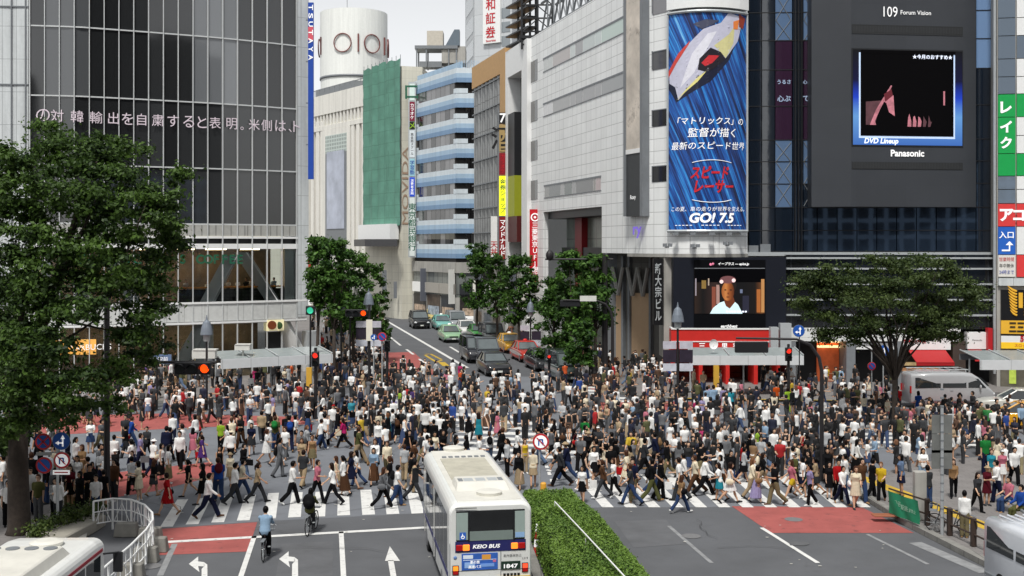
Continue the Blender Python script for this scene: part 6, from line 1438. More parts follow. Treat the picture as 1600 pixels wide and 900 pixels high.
for x0, x1, y0, y1, n in FARA:
    c = 0
    for t in range(n * 6):
        if c >= n: break
        x = RP.uniform(x0, x1); y = RP.uniform(y0, y1); p = gp(x, y)
        if 640 < x < 905 and 496 < y < 606 and x > 640 + (y - 500) * .9 and x < 740 + (y - 490) * 1.4: continue   # the lanes with cars
        if x > 1530 and 636 < y < 690 and RP.random() < (.95 if y < 676 else .6): continue
        if 1405 < x < 1548 and 630 < y < 668 and RP.random() < .85: continue
        if not clear(p, .5): continue
        PLACED.append((p.x, p.y)); c += 1
        pv = .14 if y < 626 else 0
        add_far((p.x, p.y, pv), RP.uniform(0, 6.28), pick_look(RP), rand_pose(.5), RP.uniform(.95, 1.05))
# seated customers behind the coffee storey's counter
for i, x in enumerate((296, 330, 366, 381, 394, 404, 427, 440, 456)):
    q = qpt(x, -1.5); add_far((q.x, q.y, zD + (.6 if i not in (1, 8) else .1)), math.pi + RP.uniform(-.3, .3), pick_look(RP), 'stand_arms' if i in (1, 8) else 'sit', 1.0)
V = np.concatenate(acc_v).astype('f'); FA = np.concatenate(acc_f).astype('i'); CA = np.concatenate(acc_c).astype('f')
me = bpy.data.meshes.new('far_crowd'); me.vertices.add(len(V)); me.vertices.foreach_set('co', V.ravel())
me.loops.add(FA.size); me.loops.foreach_set('vertex_index', FA.ravel()); me.polygons.add(len(FA)); me.polygons.foreach_set('loop_start', np.arange(0, FA.size, 3, dtype='i'))
me.update(calc_edges=True); me.polygons.foreach_set('use_smooth', [True] * len(FA))
ca = me.color_attributes.new('wear', 'FLOAT_COLOR', 'POINT'); ca.data.foreach_set('color', CA.ravel())
mm = bpy.data.materials.new('crowd_cloth'); mm.use_nodes = True; t_ = mm.node_tree; a_ = t_.nodes.new('ShaderNodeAttribute'); a_.attribute_name = 'wear'; t_.links.new(a_.outputs['Color'], t_.nodes['Principled BSDF'].inputs['Base Color']); t_.nodes['Principled BSDF'].inputs['Roughness'].default_value = .8
me.materials.append(mm); o = bpy.data.objects.new('far_crowd', me); COL.objects.link(o)
tag(o, 'distant mass of pedestrians filling the far half of the crossing and street pavements', 'crowd', kind='stuff')
# ------------------------------------------------------------------ vehicles (built pointing to +Y, origin on the road)
def carpaint(r, g, b): return mat('car_paint_%d_%d_%d' % (r, g, b), rgb(r, g, b, .85), .28, var=.04, coat=.6)
M_TYRE = mat('tyre_rubber', rgb(28, 28, 29), .8); M_RIM = mat('wheel_rim', rgb(150, 152, 155), .35, metal=.7, var=.05)
M_CGL = mat('car_glass', (.02, .024, .027, 1), .04, var=0, ior=1.7); M_CGL2 = mat('windscreen_glass', (.10, .12, .125, 1), .06, var=.2, scale=1.5, ior=1.8)
M_HL = paint('headlamp', 225, 228, 230, .15); M_TL = paint('tail_lamp', 165, 20, 22, .25, emit=.1); M_AMB = paint('amber_lamp', 240, 130, 40, .25, emit=.9); M_PLATE = paint('number_plate', 225, 228, 220)
def rrect(y, w, z0, z1, r=.12, n=3):
    pts = []
    for cx_, cz_, a0 in ((w - r, z1 - r, 0), (-w + r, z1 - r, 90), (-w + r * .6, z0 + r * .6, 180), (w - r * .6, z0 + r * .6, 270)):
        q = r if a0 < 180 else r * .6
        for i in range(n + 1): a = math.radians(a0 + 90 * i / n); pts.append(Vector((cx_ + q * math.cos(a), y, cz_ + q * math.sin(a))))
    return pts
def wheel(parent, x, y, r, wd):
    mb = MB(); mb.tube([(x - wd / 2, y, r), (x - wd / 2 + .03, y, r), (x + wd / 2 - .03, y, r), (x + wd / 2, y, r)], [r - .03, r, r, r - .03], 20); o = mb.build('wheel', M_TYRE, parent)
    s = 1 if x > 0 else -1; mb = MB(); mb.tube([(x + s * (wd / 2 - .02), y, r), (x + s * (wd / 2 + .012), y, r)], [r * .66, r * .6], 16); mb.build('rim', M_RIM, o)
def car(name, label, cat, kind, c1, c2=None, group=None, lamp=None):
    t = empty(name, label, cat, group=group); P1 = carpaint(*c1); P2 = carpaint(*(c2 or c1))
    if kind == 'sedan': L, W, Hh = 4.6, .85, 1.5; bel = [(-2.3, .78, .5, .78), (-2.2, .83, .3, .9), (-1.5, .85, .24, .95), (0, .86, .22, .95), (.9, .86, .22, .93), (1.7, .84, .24, .86), (2.15, .8, .3, .78), (2.3, .72, .4, .66)]; cab = ((-1.75, .8), (-1.15, .62), (.1, .62), (.95, .8)); zb = .93
    elif kind == 'suv': L, W, Hh = 4.7, .92, 1.85; bel = [(-2.35, .86, .5, .95), (-2.28, .9, .36, 1.08), (0, .92, .3, 1.1), (1.0, .92, .3, 1.08), (1.9, .9, .32, 1.0), (2.25, .86, .36, .9), (2.35, .78, .45, .76)]; cab = ((-2.2, .86), (-2.0, .72), (.45, .72), (1.15, .86)); zb = 1.08
    else: L, W, Hh = 4.4, .84, 1.95; bel = [(-2.2, .8, .45, 1.0), (-2.14, .84, .3, 1.1), (0, .85, .28, 1.12), (1.5, .85, .28, 1.1), (1.95, .82, .3, .98), (2.2, .74, .4, .74)]; cab = ((-2.12, .82), (-2.05, .74), (.9, .73), (1.7, .8)); zb = 1.08
    mb = MB(); mb.rings([rrect(y, w_, z0, z1) for y, w_, z0, z1 in bel]); b = mb.build('body', P1, t, smooth=True); b.data.shade_smooth() if False else None
    if c2:
        mb = MB(); mb.rings([rrect(y, w_ + .004, z0 + (.25 if kind == 'sedan' else .3), z1 - .16, .05) for y, w_, z0, z1 in bel[1:-1]], cap=False); mb.build('side_stripe', P2, t)
    (y0, w0), (y1, w1), (y2, w2), (y3, w3) = cab; zr = Hh - .06
    mb = MB(); base = [(-w0, y0, zb), (w0, y0, zb), (w3, y3, zb), (-w3, y3, zb)]; top = [(-w1, y1, zr), (w1, y1, zr), (w2, y2, zr), (-w2, y2, zr)]
    mb.hexa([Vector(p) for p in base] + [Vector(p) for p in top]); mb.build('window', M_CGL, t)
    def lerp3(a, b, k): return Vector(a).lerp(Vector(b), k)
    mb = MB(); q = [lerp3(base[3], top[3], .1), lerp3(base[2], top[2], .1), lerp3(base[2], top[2], .92), lerp3(base[3], top[3], .92)]; nrm = (q[1] - q[0]).cross(q[3] - q[0]).normalized(); nrm = nrm if nrm.y > 0 else -nrm
    q = [p + Vector((-.05 if p.x > 0 else .05, 0, 0)) + nrm * .006 for p in q]; mb.extr(q, nrm * .006); mb.build('windscreen', M_CGL2, t)
    mb = MB(); mb.rings([rrect(y, w_, zr - .03, zr + hh, .05, 2) for y, w_, hh in ((y1 - .03, w1 * .9, .02), (y1 + .1, w1 + .02, .06), (y2 - .15, w2 + .02, .06), (y2 + .04, w2 * .92, .015))]); mb.build('roof', P2 if lamp and c2 and False else P1, t, smooth=True)
    ym = (y1 + y2) / 2 - .1
    for p, q in ((base[0], top[0]), (base[1], top[1]), (base[2], top[2]), (base[3], top[3])) + tuple(((s * (w0 + w3) / 2 * 1.005, ym, zb), (s * (w1 + .005), ym, zr)) for s in (-1, 1)): mb = MB(); mb.tube([p, q], .05, 6); mb.build('pillar', P1, t)
    wr = .31 if kind == 'sedan' else .35
    for s in (-1, 1):
        for y in (-L * .29, L * .31): wheel(t, s * (W - .1), y, wr, .2)
        f = bel[-2]; mb = MB(); mb.ell((s * (f[1] - .2), f[0] + .06, f[3] - .2), .17, .08, .09); mb.build('headlight', M_HL, t)
        mb = MB(); mb.box(s * (bel[1][1] - .26), s * (bel[1][1] - .04), -L / 2 - .02, -L / 2 + .1, .62, .8); mb.build('tail_light', M_TL, t)
        mb = MB(); mb.ell((s * (W + .09), y3 - .25, zb + .1), .09, .06, .07); mb.build('mirror', P1, t)
    mb = MB(); mb.box(-.4, .4, L / 2 - .1, L / 2 + .01, .5, .62); mb.build('grille', M_BLACK, t)
    mb = MB(); mb.box(-.8 * W, .8 * W, L / 2 - .12, L / 2 + .05, .3, .46); mb.build('bumper', M_GREYP if kind == 'sedan' and c2 else P1, t, bevel=.03, seg=2)
    mb = MB(); mb.box(-.17, .17, L / 2 + .051, L / 2 + .065, .34, .46); mb.build('number_plate', M_PLATE, t)
    if lamp: mb = MB(); mb.ell((0, -.35, Hh + .06), .16, .07, .09); mb.build('roof_lamp', paint('taxi_lamp_%d' % lamp[0], *lamp, emit=.2), t)
    return t
SD = 'traffic queued along the street'
def place_car(t, x, y, hd, z=0): p = gp(x, y); t.location = (p.x, p.y, z); t.rotation_euler = (0, 0, math.radians(hd)); return t
T = 'cars and taxis queued along the street'
cars = [('sedan', 703, 533, (150, 190, 150), (215, 215, 180), 'pale green and cream taxi behind the dark vans in the street', 'taxi', (240, 240, 235)),
        ('suv', 655, 512, (24, 25, 28), None, 'black off-roader leading the far lane of the street', 'car', None),
        ('sedan', 676, 502, (196, 178, 110), (230, 226, 210), 'pale yellow taxi behind the black off-roader', 'taxi', (240, 200, 60)),
        ('sedan', 690, 514, (120, 186, 176), (205, 222, 215), 'turquoise taxi between the black off-roader and green taxi', 'taxi', (240, 240, 235)),
        ('van', 729, 507, (228, 230, 230), None, 'tall white van in front of the dark lorry', 'van', None),
        ('sedan', 729, 524, (232, 232, 230), (205, 90, 60), 'white sedan with orange side band beside the green taxi', 'taxi', None),
        ('sedan', 748, 531, (66, 150, 66), (225, 225, 215), 'bright green taxi in front of the white van', 'taxi', (240, 240, 235)),
        ('van', 741, 564, (46, 48, 54), None, 'dark grey minivan at the left of the front queue', 'van', None),
        ('van', 757, 566, (84, 88, 94), None, 'mid grey minivan with a wide windscreen in the front queue', 'van', None),
        ('sedan', 771, 584, (34, 36, 40), None, 'near black sedan first at the crossing, pale windscreen', 'car', None),
        ('sedan', 797, 549, (226, 170, 40), (226, 170, 40), 'golden yellow taxi in the right lane', 'taxi', (240, 240, 235)),
        ('sedan', 810, 537, (216, 120, 50), (216, 120, 50), 'orange taxi behind the golden yellow taxi', 'taxi', (240, 240, 235)),
        ('sedan', 822, 563, (186, 56, 44), (232, 232, 228), 'red and white taxi in the right lane', 'taxi', (200, 40, 40)),
        ('sedan', 846, 577, (44, 46, 50), None, 'black sedan beside the right street trees', 'car', None),
        ('sedan', 705, 501, (226, 228, 228), None, 'white saloon beyond the green taxi in the street', 'car', None), ('van', 712, 514, (150, 154, 158), None, 'silver van between the green taxi and white van', 'van', None),
        ('sedan', 668, 494, (60, 64, 70), None, 'distant dark grey saloon behind the pale yellow taxi', 'car', None), ('sedan', 784, 528, (170, 174, 178), None, 'silver saloon behind the golden yellow taxi', 'car', None), ('van', 768, 538, (38, 40, 46), None, 'black minivan in front of the bright green taxi', 'van', None),
        ('van', 882, 594, (60, 72, 70), (150, 160, 160), 'dark green and silver van nearest the right street trees', 'van', None)]
for kind, x, y, c1, c2, lab, cat, lamp in cars: place_car(car('taxi' if cat == 'taxi' else 'parked_van' if cat == 'van' else 'saloon_car', lab, cat, kind, c1, c2, T, lamp), x, y, 180 + 12).scale = (1.17, 1.17, 1.17)
place_car(car('taxi', 'yellow taxi entering from the right edge of the crossing', 'taxi', 'sedan', (236, 170, 30), (236, 170, 30), None, (240, 240, 235)), 1592, 668, 72)
place_car(car('saloon_car', 'white saloon car behind the yellow taxi at the right edge', 'car', 'sedan', (205, 205, 196), None), 1588, 645, 78)
lo = empty('box_lorry', 'dark covered lorry with white cab behind the white van', 'lorry')
mb = MB(); mb.box(-1.05, 1.05, -3.4, 1.0, 1.0, 3.0); mb.build('cargo_box', mat('lorry_cover', rgb(40, 42, 46), .7), lo, bevel=.06)
mb = MB(); mb.box(-.95, .95, 1.05, 2.9, .5, 2.2); mb.build('cab', carpaint(230, 232, 232), lo, bevel=.1, seg=2)
mb = MB(); mb.box(-.85, .85, 2.88, 2.92, 1.35, 2.05); mb.build('windscreen', M_CGL2, lo)
mb = MB(); mb.box(-.5, .5, -3.4, 2.6, .45, .75); mb.build('chassis', M_BLACK, lo)
for s in (-1, 1):
    for y in (-2.3, 2.0): wheel(lo, s * .85, y, .42, .24)
    mb = MB(); mb.ell((s * .7, 2.9, .8), .15, .05, .1); mb.build('headlight', M_HL, lo)
place_car(lo, 722, 497, 192).scale = (1.17, 1.17, 1.17)

def van(label, c, rack=True):                                    # long one-box van with roof rack
    t = empty('minibus_van', label, 'van'); P = carpaint(*c)
    mb = MB(); mb.rings([rrect(y, w_, .32, z1, .22 if z1 > 1.3 else .14) for y, w_, z1 in ((-2.42, .84, 1.9), (-2.36, .9, 2.0), (-1, .92, 2.06), (.6, .92, 2.06), (1.1, .91, 2.0), (1.55, .9, 1.72), (1.95, .88, 1.34), (2.25, .85, 1.06), (2.42, .78, .9))]); mb.build('body', P, t, smooth=True)
    for s in (-1, 1):
        for y0, y1 in ((-2.2, -.75), (-.62, .72)):
            mb = MB(); mb.hexa([(s * .9, y0, 1.2), (s * .932, y0, 1.2), (s * .932, y1, 1.2), (s * .9, y1, 1.2), (s * .86, y0, 1.78), (s * .905, y0, 1.78), (s * .905, y1, 1.78), (s * .86, y1, 1.78)]); mb.build('side_window', M_CGL, t)
        mb = MB(); p = [(s * .925, .84, 1.2), (s * .915, 1.86, 1.2), (s * .9, 1.42, 1.7), (s * .905, .84, 1.78)]; mb.extr([Vector(q) for q in p], (-s * .03, 0, 0)); mb.build('side_window', M_CGL, t)
        for y in (-1.45, 1.5): wheel(t, s * .82, y, .34, .2)
        mb = MB(); mb.ell((s * .66, 2.34, .82), .17, .1, .12); mb.build('headlight', M_HL, t)
        mb = MB(); mb.box(s * .72, s * .86, -2.46, -2.38, .9, 1.3); mb.build('tail_light', M_TL, t)
        mb = MB(); mb.ell((s * 1.03, 1.5, 1.25), .1, .06, .13); mb.build('mirror', P, t)
        mb = MB(); mb.box(s * .905, s * .935, -.2, -.04, 1.0, 1.05); mb.build('door_handle', M_GREYP, t)
        mb = MB(); mb.box(s * .86, s * .935, -2.3, 2.1, .45, .52); mb.build('side_trim', M_GREYP, t)
    mb = MB(); mb.extr([Vector((-.78, 1.58, 1.74)), Vector((.78, 1.58, 1.74)), Vector((.82, 2.04, 1.28)), Vector((-.82, 2.04, 1.28))], (0, .03, .03)); mb.build('windscreen', M_CGL, t)
    if not rack:
        for k in range(5): mb = MB(); mb.tube([(-.5 + k * .25, -2.2, 2.05), (-.5 + k * .25, .7, 2.05)], .025, 6); mb.build('roof_ridge', P, t)
        return t
    mb = MB()
    for s in (-1, 1): mb.tube([(s * .72, -2.2, 2.2), (s * .72, .9, 2.2)], .025, 6)
    for k in range(8): mb.tube([(-.72, -2.2 + k * .44, 2.2), (.72, -2.2 + k * .44, 2.2)], .018, 5)
    for k in range(4):
        for s in (-1, 1): mb.tube([(s * .72, -2.1 + k * .95, 2.2), (s * .78, -2.1 + k * .95, 2.02)], .018, 5)
    mb.build('roof_rack', M_STEEL, t)
    return t
v = van('silver minibus van with roof rack at the far right of the crossing', (176, 178, 180)); p = gp(1481, 636); v.location = (p.x, p.y, 0); v.rotation_euler = (0, 0, math.radians(-88)); v.scale = (1.0, 1.12, 1.12)
v2 = van('pale silver minibus van cut by the bottom right corner', (222, 226, 232), False); v2.location = (15.36, 32.35, 0); v2.rotation_euler = (0, 0, math.radians(187)); v2.scale = (1, 1, 1.1)

def bus(t, L, W, Hh, stripe, deck):
    M_BW = mat('bus_white', rgb(224, 225, 222, .95), .35, var=.06, coat=.3, wear=((.42, .4, .35, 1), .02, .8))
    hw = W / 2
    mb = MB(); mb.rings([rrect(y, w_, .35, z1, .26, 5) for y, w_, z1 in ((-L / 2, hw - .05, Hh - .1), (-L / 2 + .08, hw, Hh - .02), (-L / 2 + .4, hw, Hh), (L / 2 - .7, hw, Hh), (L / 2 - .2, hw - .02, Hh - .06), (L / 2, hw - .12, Hh - .3))]); mb.build('body', M_BW, t, smooth=False, bevel=.01)
    for s in (-1, 1):
        ys = [-L / 2 + .5 + k * (L - 1.0) / 7 for k in range(8)]
        for k in range(7):
            z0 = 1.15 if not (s < 0 and k in (3, 6)) else .5
            mb = MB(); mb.box(s * (hw - .03), s * (hw + .006), ys[k] + .05, ys[k + 1] - .05, z0, Hh - .42); o = mb.build('side_window' if z0 > 1 else 'door', M_CGL, t)
            if z0 < 1: mb = MB(); mb.box(s * (hw + .007), s * (hw + .02), (ys[k] + ys[k + 1]) / 2 - .03, (ys[k] + ys[k + 1]) / 2 + .03, z0, Hh - .42); mb.build('door_seam', M_BW, o)
        mb = MB(); mb.box(s * (hw + .002), s * (hw + .012), -L / 2 + .3, L / 2 - .4, Hh - .36 if stripe != 'navy' else .98, Hh - .28 if stripe != 'navy' else 1.12); mb.build('side_stripe', paint('bus_navy', 38, 40, 96) if stripe == 'navy' else paint('bus_crimson', 150, 24, 44), t)
        for y in (-L * .27, L * .3): wheel(t, s * (hw - .14), y, .46, .27)
        mb = MB(); mb.tube([(s * hw, L / 2 - .3, 2.5), (s * (hw + .28), L / 2 + .05, 2.45)], .025, 6); mb.box(s * (hw + .14), s * (hw + .36), L / 2, L / 2 + .1, 1.95, 2.45); mb.build('mirror', M_BLACK, t)
    return M_BW
# city bus in the middle
HD = math.degrees(math.atan2(.164, 1))
b1 = empty('city_bus', 'white city bus seen from behind beside the hedge', 'bus'); BL, BWd, BH = 8.7, 2.34, 3.12
M_BW = bus(b1, BL, BWd, BH, 'navy', 0); yb = -BL / 2
mb = MB(); mb.box(-.98, .98, yb - .015, yb + .05, 1.6, 2.58); rw = mb.build('rear_window', mat('bus_rear_glass', (.012, .013, .014, 1), .05, var=.4, scale=1.6, ior=1.6), b1, bevel=.02)
for a, b in ((-.97, -.64), (.68, .97)): mb = MB(); mb.box(a, b, yb - .022, yb - .016, 1.66, 2.52); mb.build('inner_panel', paint('pale_blind', 150, 165, 160), rw)
mb = MB(); mb.box(-.6, .64, yb - .022, yb - .016, 1.62, 1.92); mb.build('parcel_shelf', paint('shelf_grey', 120, 132, 128), rw)
for x in (-.62, .66): mb = MB(); mb.box(x - .025, x + .025, yb - .03, yb - .022, 1.6, 2.58); mb.build('window_bar', M_BLACK, rw)
mb = MB(); mb.box(-.88, -.7, yb - .03, yb - .023, 1.66, 1.9); st = mb.build('sticker', paint('sticker_blue', 50, 100, 190), rw); mb = MB(); mb.box(.7, .96, yb - .03, yb - .023, 1.68, 1.84); mb.build('sticker', paint('sticker_pale', 140, 175, 215), rw)
mb = MB(); mb.rings([[Vector((-.79 + q * math.cos(a), yb - .034 - d, 1.75 + q * math.sin(a))) for q, d in ((.055, 0), (.055, .004), (.035, .004), (.035, 0))] for a in [2 * math.pi * i / 16 for i in range(16)]], closed=True); mb.box(-.81, -.79, yb - .038, yb - .034, 1.76, 1.86); mb.build('sticker_mark', LW, rw)
mb = MB(); mb.box(-1.0, 1.0, yb - .012, yb + .05, 1.28, 1.585); mb.build('rear_band', paint('bus_navy', 38, 40, 96), b1)
text_on(lambda u, v, w_: Vector((-.12 + u, yb - .016 - w_, 1.43 + v)), 'KEIO BUS', w=.78, h=.11, name='lettering', m=LW, parent=b1, bold=.03, shear=.2)
for a, b, m_ in ((-.98, -.8, M_TL), (-.79, -.6, M_AMB), (.58, .77, M_AMB), (.78, .98, M_TL)): mb = MB(); mb.box(a, b, yb - .05, yb - .012, 1.33, 1.5); mb.build('indicator' if m_ is M_AMB else 'brake_light', m_, b1, bevel=.015)
for x, m_ in ((-.99, M_AMB), (.98, mat('stop_lamp', rgb(235, 80, 50), .25, var=0, emit=.7))):
    mb = MB(); mb.box(x - .09, x + .09, yb - .02, yb, .66, .92); ho = mb.build('lamp_housing', M_BLACK, b1); mb = MB(); mb.box(x - .07, x + .07, yb - .04, yb - .02, .78, .9); mb.build('lamp', m_, ho); mb = MB(); mb.box(x - .07, x + .07, yb - .04, yb - .02, .68, .765); mb.build('lamp', M_TL, ho)
mb = MB(); mb.box(-.82, .2, yb - .02, yb, .78, 1.24); adp = mb.build('advert_panel', paint('advert_blue', 54, 100, 186, var=.15, scale=3), b1)
for a, b, z0, z1, c in ((-.78, -.5, 1.1, 1.2, (225, 235, 245)), (-.78, .16, 1.05, 1.07, (200, 215, 240)), (-.25, .0, 1.06, 1.2, (225, 160, 70)), (-.74, -.45, .84, 1.0, (150, 185, 235)), (-.3, .1, .86, .95, (120, 160, 225)), (.06, .15, .98, 1.06, (205, 110, 150))): mb = MB(); mb.box(a, b, yb - .026, yb - .02, z0, z1); mb.build('advert_print', paint('print_%d_%d_%d' % c, *c), adp)
for i, s in enumerate(('夏の旅', '高速バス')): text_on(lambda u, v, w_: Vector((-.45 + u, yb - .029, 1.0 - i * .13 + v)), s, h=.09, name='advert_lettering', m=LW, parent=adp, bold=.02)
text_on(lambda u, v, w_: Vector((.62 + u, yb - .012, 1.14 + v)), '車内事故防止', w=.52, name='lettering', m=paint('grey_lettering', 90, 90, 92), parent=b1)
mb = MB(); mb.box(.3, .84, yb - .03, yb, .76, .98); pl = mb.build('number_plate', paint('plate_green', 30, 52, 40), b1); text_on(lambda u, v, w_: Vector((.57 + u, yb - .034, .85 + v)), '1847', w=.4, h=.12, name='plate_number', m=LW, parent=pl, bold=.03)
mb = MB(); mb.box(-1.1, 1.1, yb - .06, yb + .1, .4, .62); mb.build('bumper', M_BW, b1, bevel=.03); mb = MB(); mb.box(.2, 1.12, yb - .065, yb, .62, .66); mb.build('bumper_strip', M_YEL, b1)
mb = MB(); mb.ell((-1.0, yb - .005, 1.14), .05, .02, .05); mb.build('round_badge', paint('badge_blue', 110, 140, 190), b1)
text_on(lambda u, v, w_: Vector((.98 + u, yb - .01, 1.05 + v)), 'L319', w=.16, name='lettering', m=paint('grey_lettering', 90, 90, 92), parent=b1)
# roof fittings
M_ROOF = mat('roof_cream', rgb(216, 214, 205, .92), .5, var=.12, scale=1.5)
mb = MB(); mb.box(-.92, .92, -4.1, 3.9, BH - .05, BH + .012); mb.build('roof_deck', M_ROOF, b1)
mb = MB(); mb.hexa([(-.8, -2.9, BH), (.8, -2.9, BH), (.8, -1.5, BH), (-.8, -1.5, BH), (-.72, -2.5, BH + .2), (.72, -2.5, BH + .2), (.72, -1.6, BH + .2), (-.72, -1.6, BH + .2)]); ac = mb.build('air_unit', M_ROOF, b1, bevel=.02)
for x in (-.6, -.36, 0, .36, .6): mb = MB(); mb.box(x - .07 - .07 * (abs(x) < .5), x + .07 + .07 * (abs(x) < .5), -2.35, -1.95, BH + .2, BH + .212); mb.build('vent_grille', M_GREYP if abs(x) > .5 else M_STEEL, ac)
for x, y in ((.1, -3.35), (-.1, 4.0)): mb = MB(); mb.tube([(x, y, BH), (x, y, BH + .1), (x, y, BH + .14)], [.36, .38, .25], 24); mb.build('roof_vent', M_ROOF, b1)
for k in range(7): mb = MB(); mb.box(-.66 + k * .22, -.52 + k * .22, 2.5, 2.65, BH + .012, BH + .05); mb.build('roof_clip', M_GREYP, b1)
mb = MB(); mb.box(-.75, .75, -1.3, 2.3, BH + .012, BH + .035); mb.build('roof_panel', mat('roof_dirty', rgb(186, 182, 166, .9), .6, var=.2, scale=2), b1)
dv = Vector((-.164, 1, 0)).normalized(); c0 = Vector((-.6, 32.35, 0)) + dv * BL / 2
for o in b1.children:
    k = o.name.split('.')[0]
    if k in ('rear_band', 'lettering', 'indicator', 'brake_light', 'lamp_housing', 'advert_panel', 'number_plate', 'round_badge'): o.location.z += .46
    elif k in ('bumper', 'bumper_strip'): o.location.z += .36
    elif k == 'rear_window': o.scale.z = .88; o.location.z = 2.04 - 1.6 * .88
for k, (x0, x1, z0, z1) in enumerate(((-1.1, 1.1, 1.21, 1.225), (.28, .3, .9, 1.72), (-1.16, -1.15, .6, 2.0))): mb = MB(); mb.box(x0, x1, yb - .006, yb + .02, z0, z1); mb.build('panel_seam', M_GREYP, b1)
for k in range(5): mb = MB(); mb.box(.36 + k * .1, .43 + k * .1, yb - .012, yb, 1.0, 1.1); mb.build('louvre', M_BLACK, b1)
for x, z in ((-.25, 2.36), (.1, 2.34), (.36, 2.38)): mb = MB(); mb.ell((x, yb + .02, z), .12, .03, .17); mb.build('seat_headrest', mat('seat_moquette', rgb(110, 60, 56), .9, var=.3), rw)
mb = MB(); mb.tube([(-1.0, yb - .03, 2.98), (-.4, yb - .05, 2.98)], .012, 6); mb.build('rear_wiper', M_BLACK, b1)
b1.location = c0; b1.rotation_euler = (0, 0, math.radians(HD))
# bus at the lower left
b2 = empty('city_bus', 'white bus with crimson roof stripe at the bottom left corner', 'bus'); bus(b2, 9.0, 2.4, 2.95, 'crimson', 0)
mb = MB(); mb.hexa([(-.95, -1.0, 2.93), (.95, -1.0, 2.93), (.95, 2.6, 2.93), (-.95, 2.6, 2.93), (-.85, -.9, 3.2), (.85, -.9, 3.2), (.85, 2.3, 3.2), (-.85, 2.3, 3.2)]); ac = mb.build('air_unit', M_ROOF, b2, bevel=.03)
for k in range(4): mb = MB(); mb.tube([(-.66 + k * .44, 2.05, 3.2), (-.66 + k * .44, 2.05, 3.22)], .16, 16); mb.build('vent_grille', M_GREYP, ac)
mb = MB(); mb.tube([(.1, 3.3, 2.93), (.1, 3.3, 3.05), (.1, 3.3, 3.09)], [.36, .4, .25], 24); mb.build('roof_vent', M_ROOF, b2)
b2.location = (-11.45, 25.0, 0); b2.rotation_euler = (0, 0, math.radians(1.5))

# ---- bicycles
def bicycle(label):
    t = empty('bicycle', label, 'bicycle')
    for y in (-.52, .54):
        mb = MB(); mb.rings([[Vector((q * math.sin(2 * math.pi * k / 6), y + (.325 + q * math.cos(2 * math.pi * k / 6)) * math.cos(a), .345 + (.325 + q * math.cos(2 * math.pi * k / 6)) * math.sin(a))) for k, q in enumerate([.018] * 6)] for a in [2 * math.pi * i / 28 for i in range(28)]], closed=True); wo = mb.build('wheel', M_TYRE, t)
        mb = MB()
        for i in range(10): a = 2 * math.pi * i / 10; mb.tube([(.0, y, .345), (.0, y + .31 * math.cos(a), .345 + .31 * math.sin(a))], .004, 4)
        mb.tube([(-.03, y, .345), (.03, y, .345)], .025, 8); mb.build('spokes', M_STEEL, wo)
    F1_ = carpaint(52, 54, 60)
    mb = MB(); bb_ = (0, -.08, .3); st = (0, -.22, .74); hdz = (0, .38, .78)
    for p, q in ((bb_, st), (st, (0, .36, .72)), (bb_, (0, .39, .64)), (hdz, (0, .42, .58)), ((.05, -.52, .345), st), ((-.05, -.52, .345), st), ((.05, -.52, .345), bb_), ((-.05, -.52, .345), bb_), ((.05, .54, .345), (.03, .42, .6)), ((-.05, .54, .345), (-.03, .42, .6)), (hdz, (0, .36, .98)), (st, (0, -.24, .82))): mb.tube([p, q], .018, 6)
    mb.build('frame', F1_, t)
    mb = MB(); mb.tube([(-.28, .28, 1.0), (-.2, .36, 1.0), (.2, .36, 1.0), (.28, .28, 1.0)], .016, 6); mb.build('handlebar', M_STEEL, t)
    mb = MB(); mb.ell((0, -.25, .84), .09, .14, .035); mb.build('saddle', M_BLACK, t)
    mb = MB(); mb.tube([(-.1, -.08, .3), (.1, -.08, .3)], .02, 6); mb.box(-.17, -.08, -.02, .06, .17, .19); mb.box(.08, .17, -.22, -.14, .4, .42); mb.tube([(.09, -.08, .3), (.09, -.18, .41)], .012, 5); mb.tube([(-.09, -.08, .3), (-.09, .02, .18)], .012, 5); mb.build('pedals', M_STEEL, t)
    mb = MB(); mb.box(-.17, .17, .46, .72, .78, .8); mb.tube([(-.17, .46, 1.0), (.17, .46, 1.0), (.17, .72, 1.0), (-.17, .72, 1.0), (-.17, .46, 1.0)], .01, 5)
    for i in range(6): mb.tube([(-.17 + i * .068, .72, .79), (-.17 + i * .068, .72, 1.0)], .006, 4); mb.tube([(-.17 + i * .068, .46, .79), (-.17 + i * .068, .46, 1.0)], .006, 4)
    mb.build('basket', M_GREYP, t)
    mb = MB(); mb.box(-.06, .06, -.8, -.35, .7, .72); mb.tube([(.0, -.52, .7), (0, -.8, .5)], .03, 5); mb.build('carrier', M_GREYP, t)
    return t
def cyclist(x, y, deg, L, lab, blab, bag=None):
    p = gp(x, y); bi = bicycle(blab); bi.location = p; bi.rotation_euler = (0, 0, math.radians(deg))
    L['skin'] = 0; o, J = put_person(L, x, y, math.radians(deg), 'ride', lab); LABELS.add(lab)
    o.location = p + Matrix.Rotation(math.radians(deg), 3, 'Z') @ Vector((0, -.25, .02)); 
    if bag: put_bag(bag[0], o, J, bag[1], bag[2]).scale = (1.5, 1.5, 1.35)
cyclist(416, 871, 2, L_('m', 'shirt', 'pale blue', 'trousers', 'black', 'short', 'black'), 'person in pale blue shirt riding a bicycle across the stop line', 'dark bicycle ridden by the person in pale blue at the stop line')
cyclist(487, 832, -6, L_('f', 'jacket', 'olive', 'trousers', 'charcoal', 'long', 'black'), 'person in olive jacket riding a bicycle onto the left zebra', 'dark bicycle ridden by the person in the olive jacket', ('backpack', 'black', 'big black bag on the back of the cyclist in the olive jacket'))
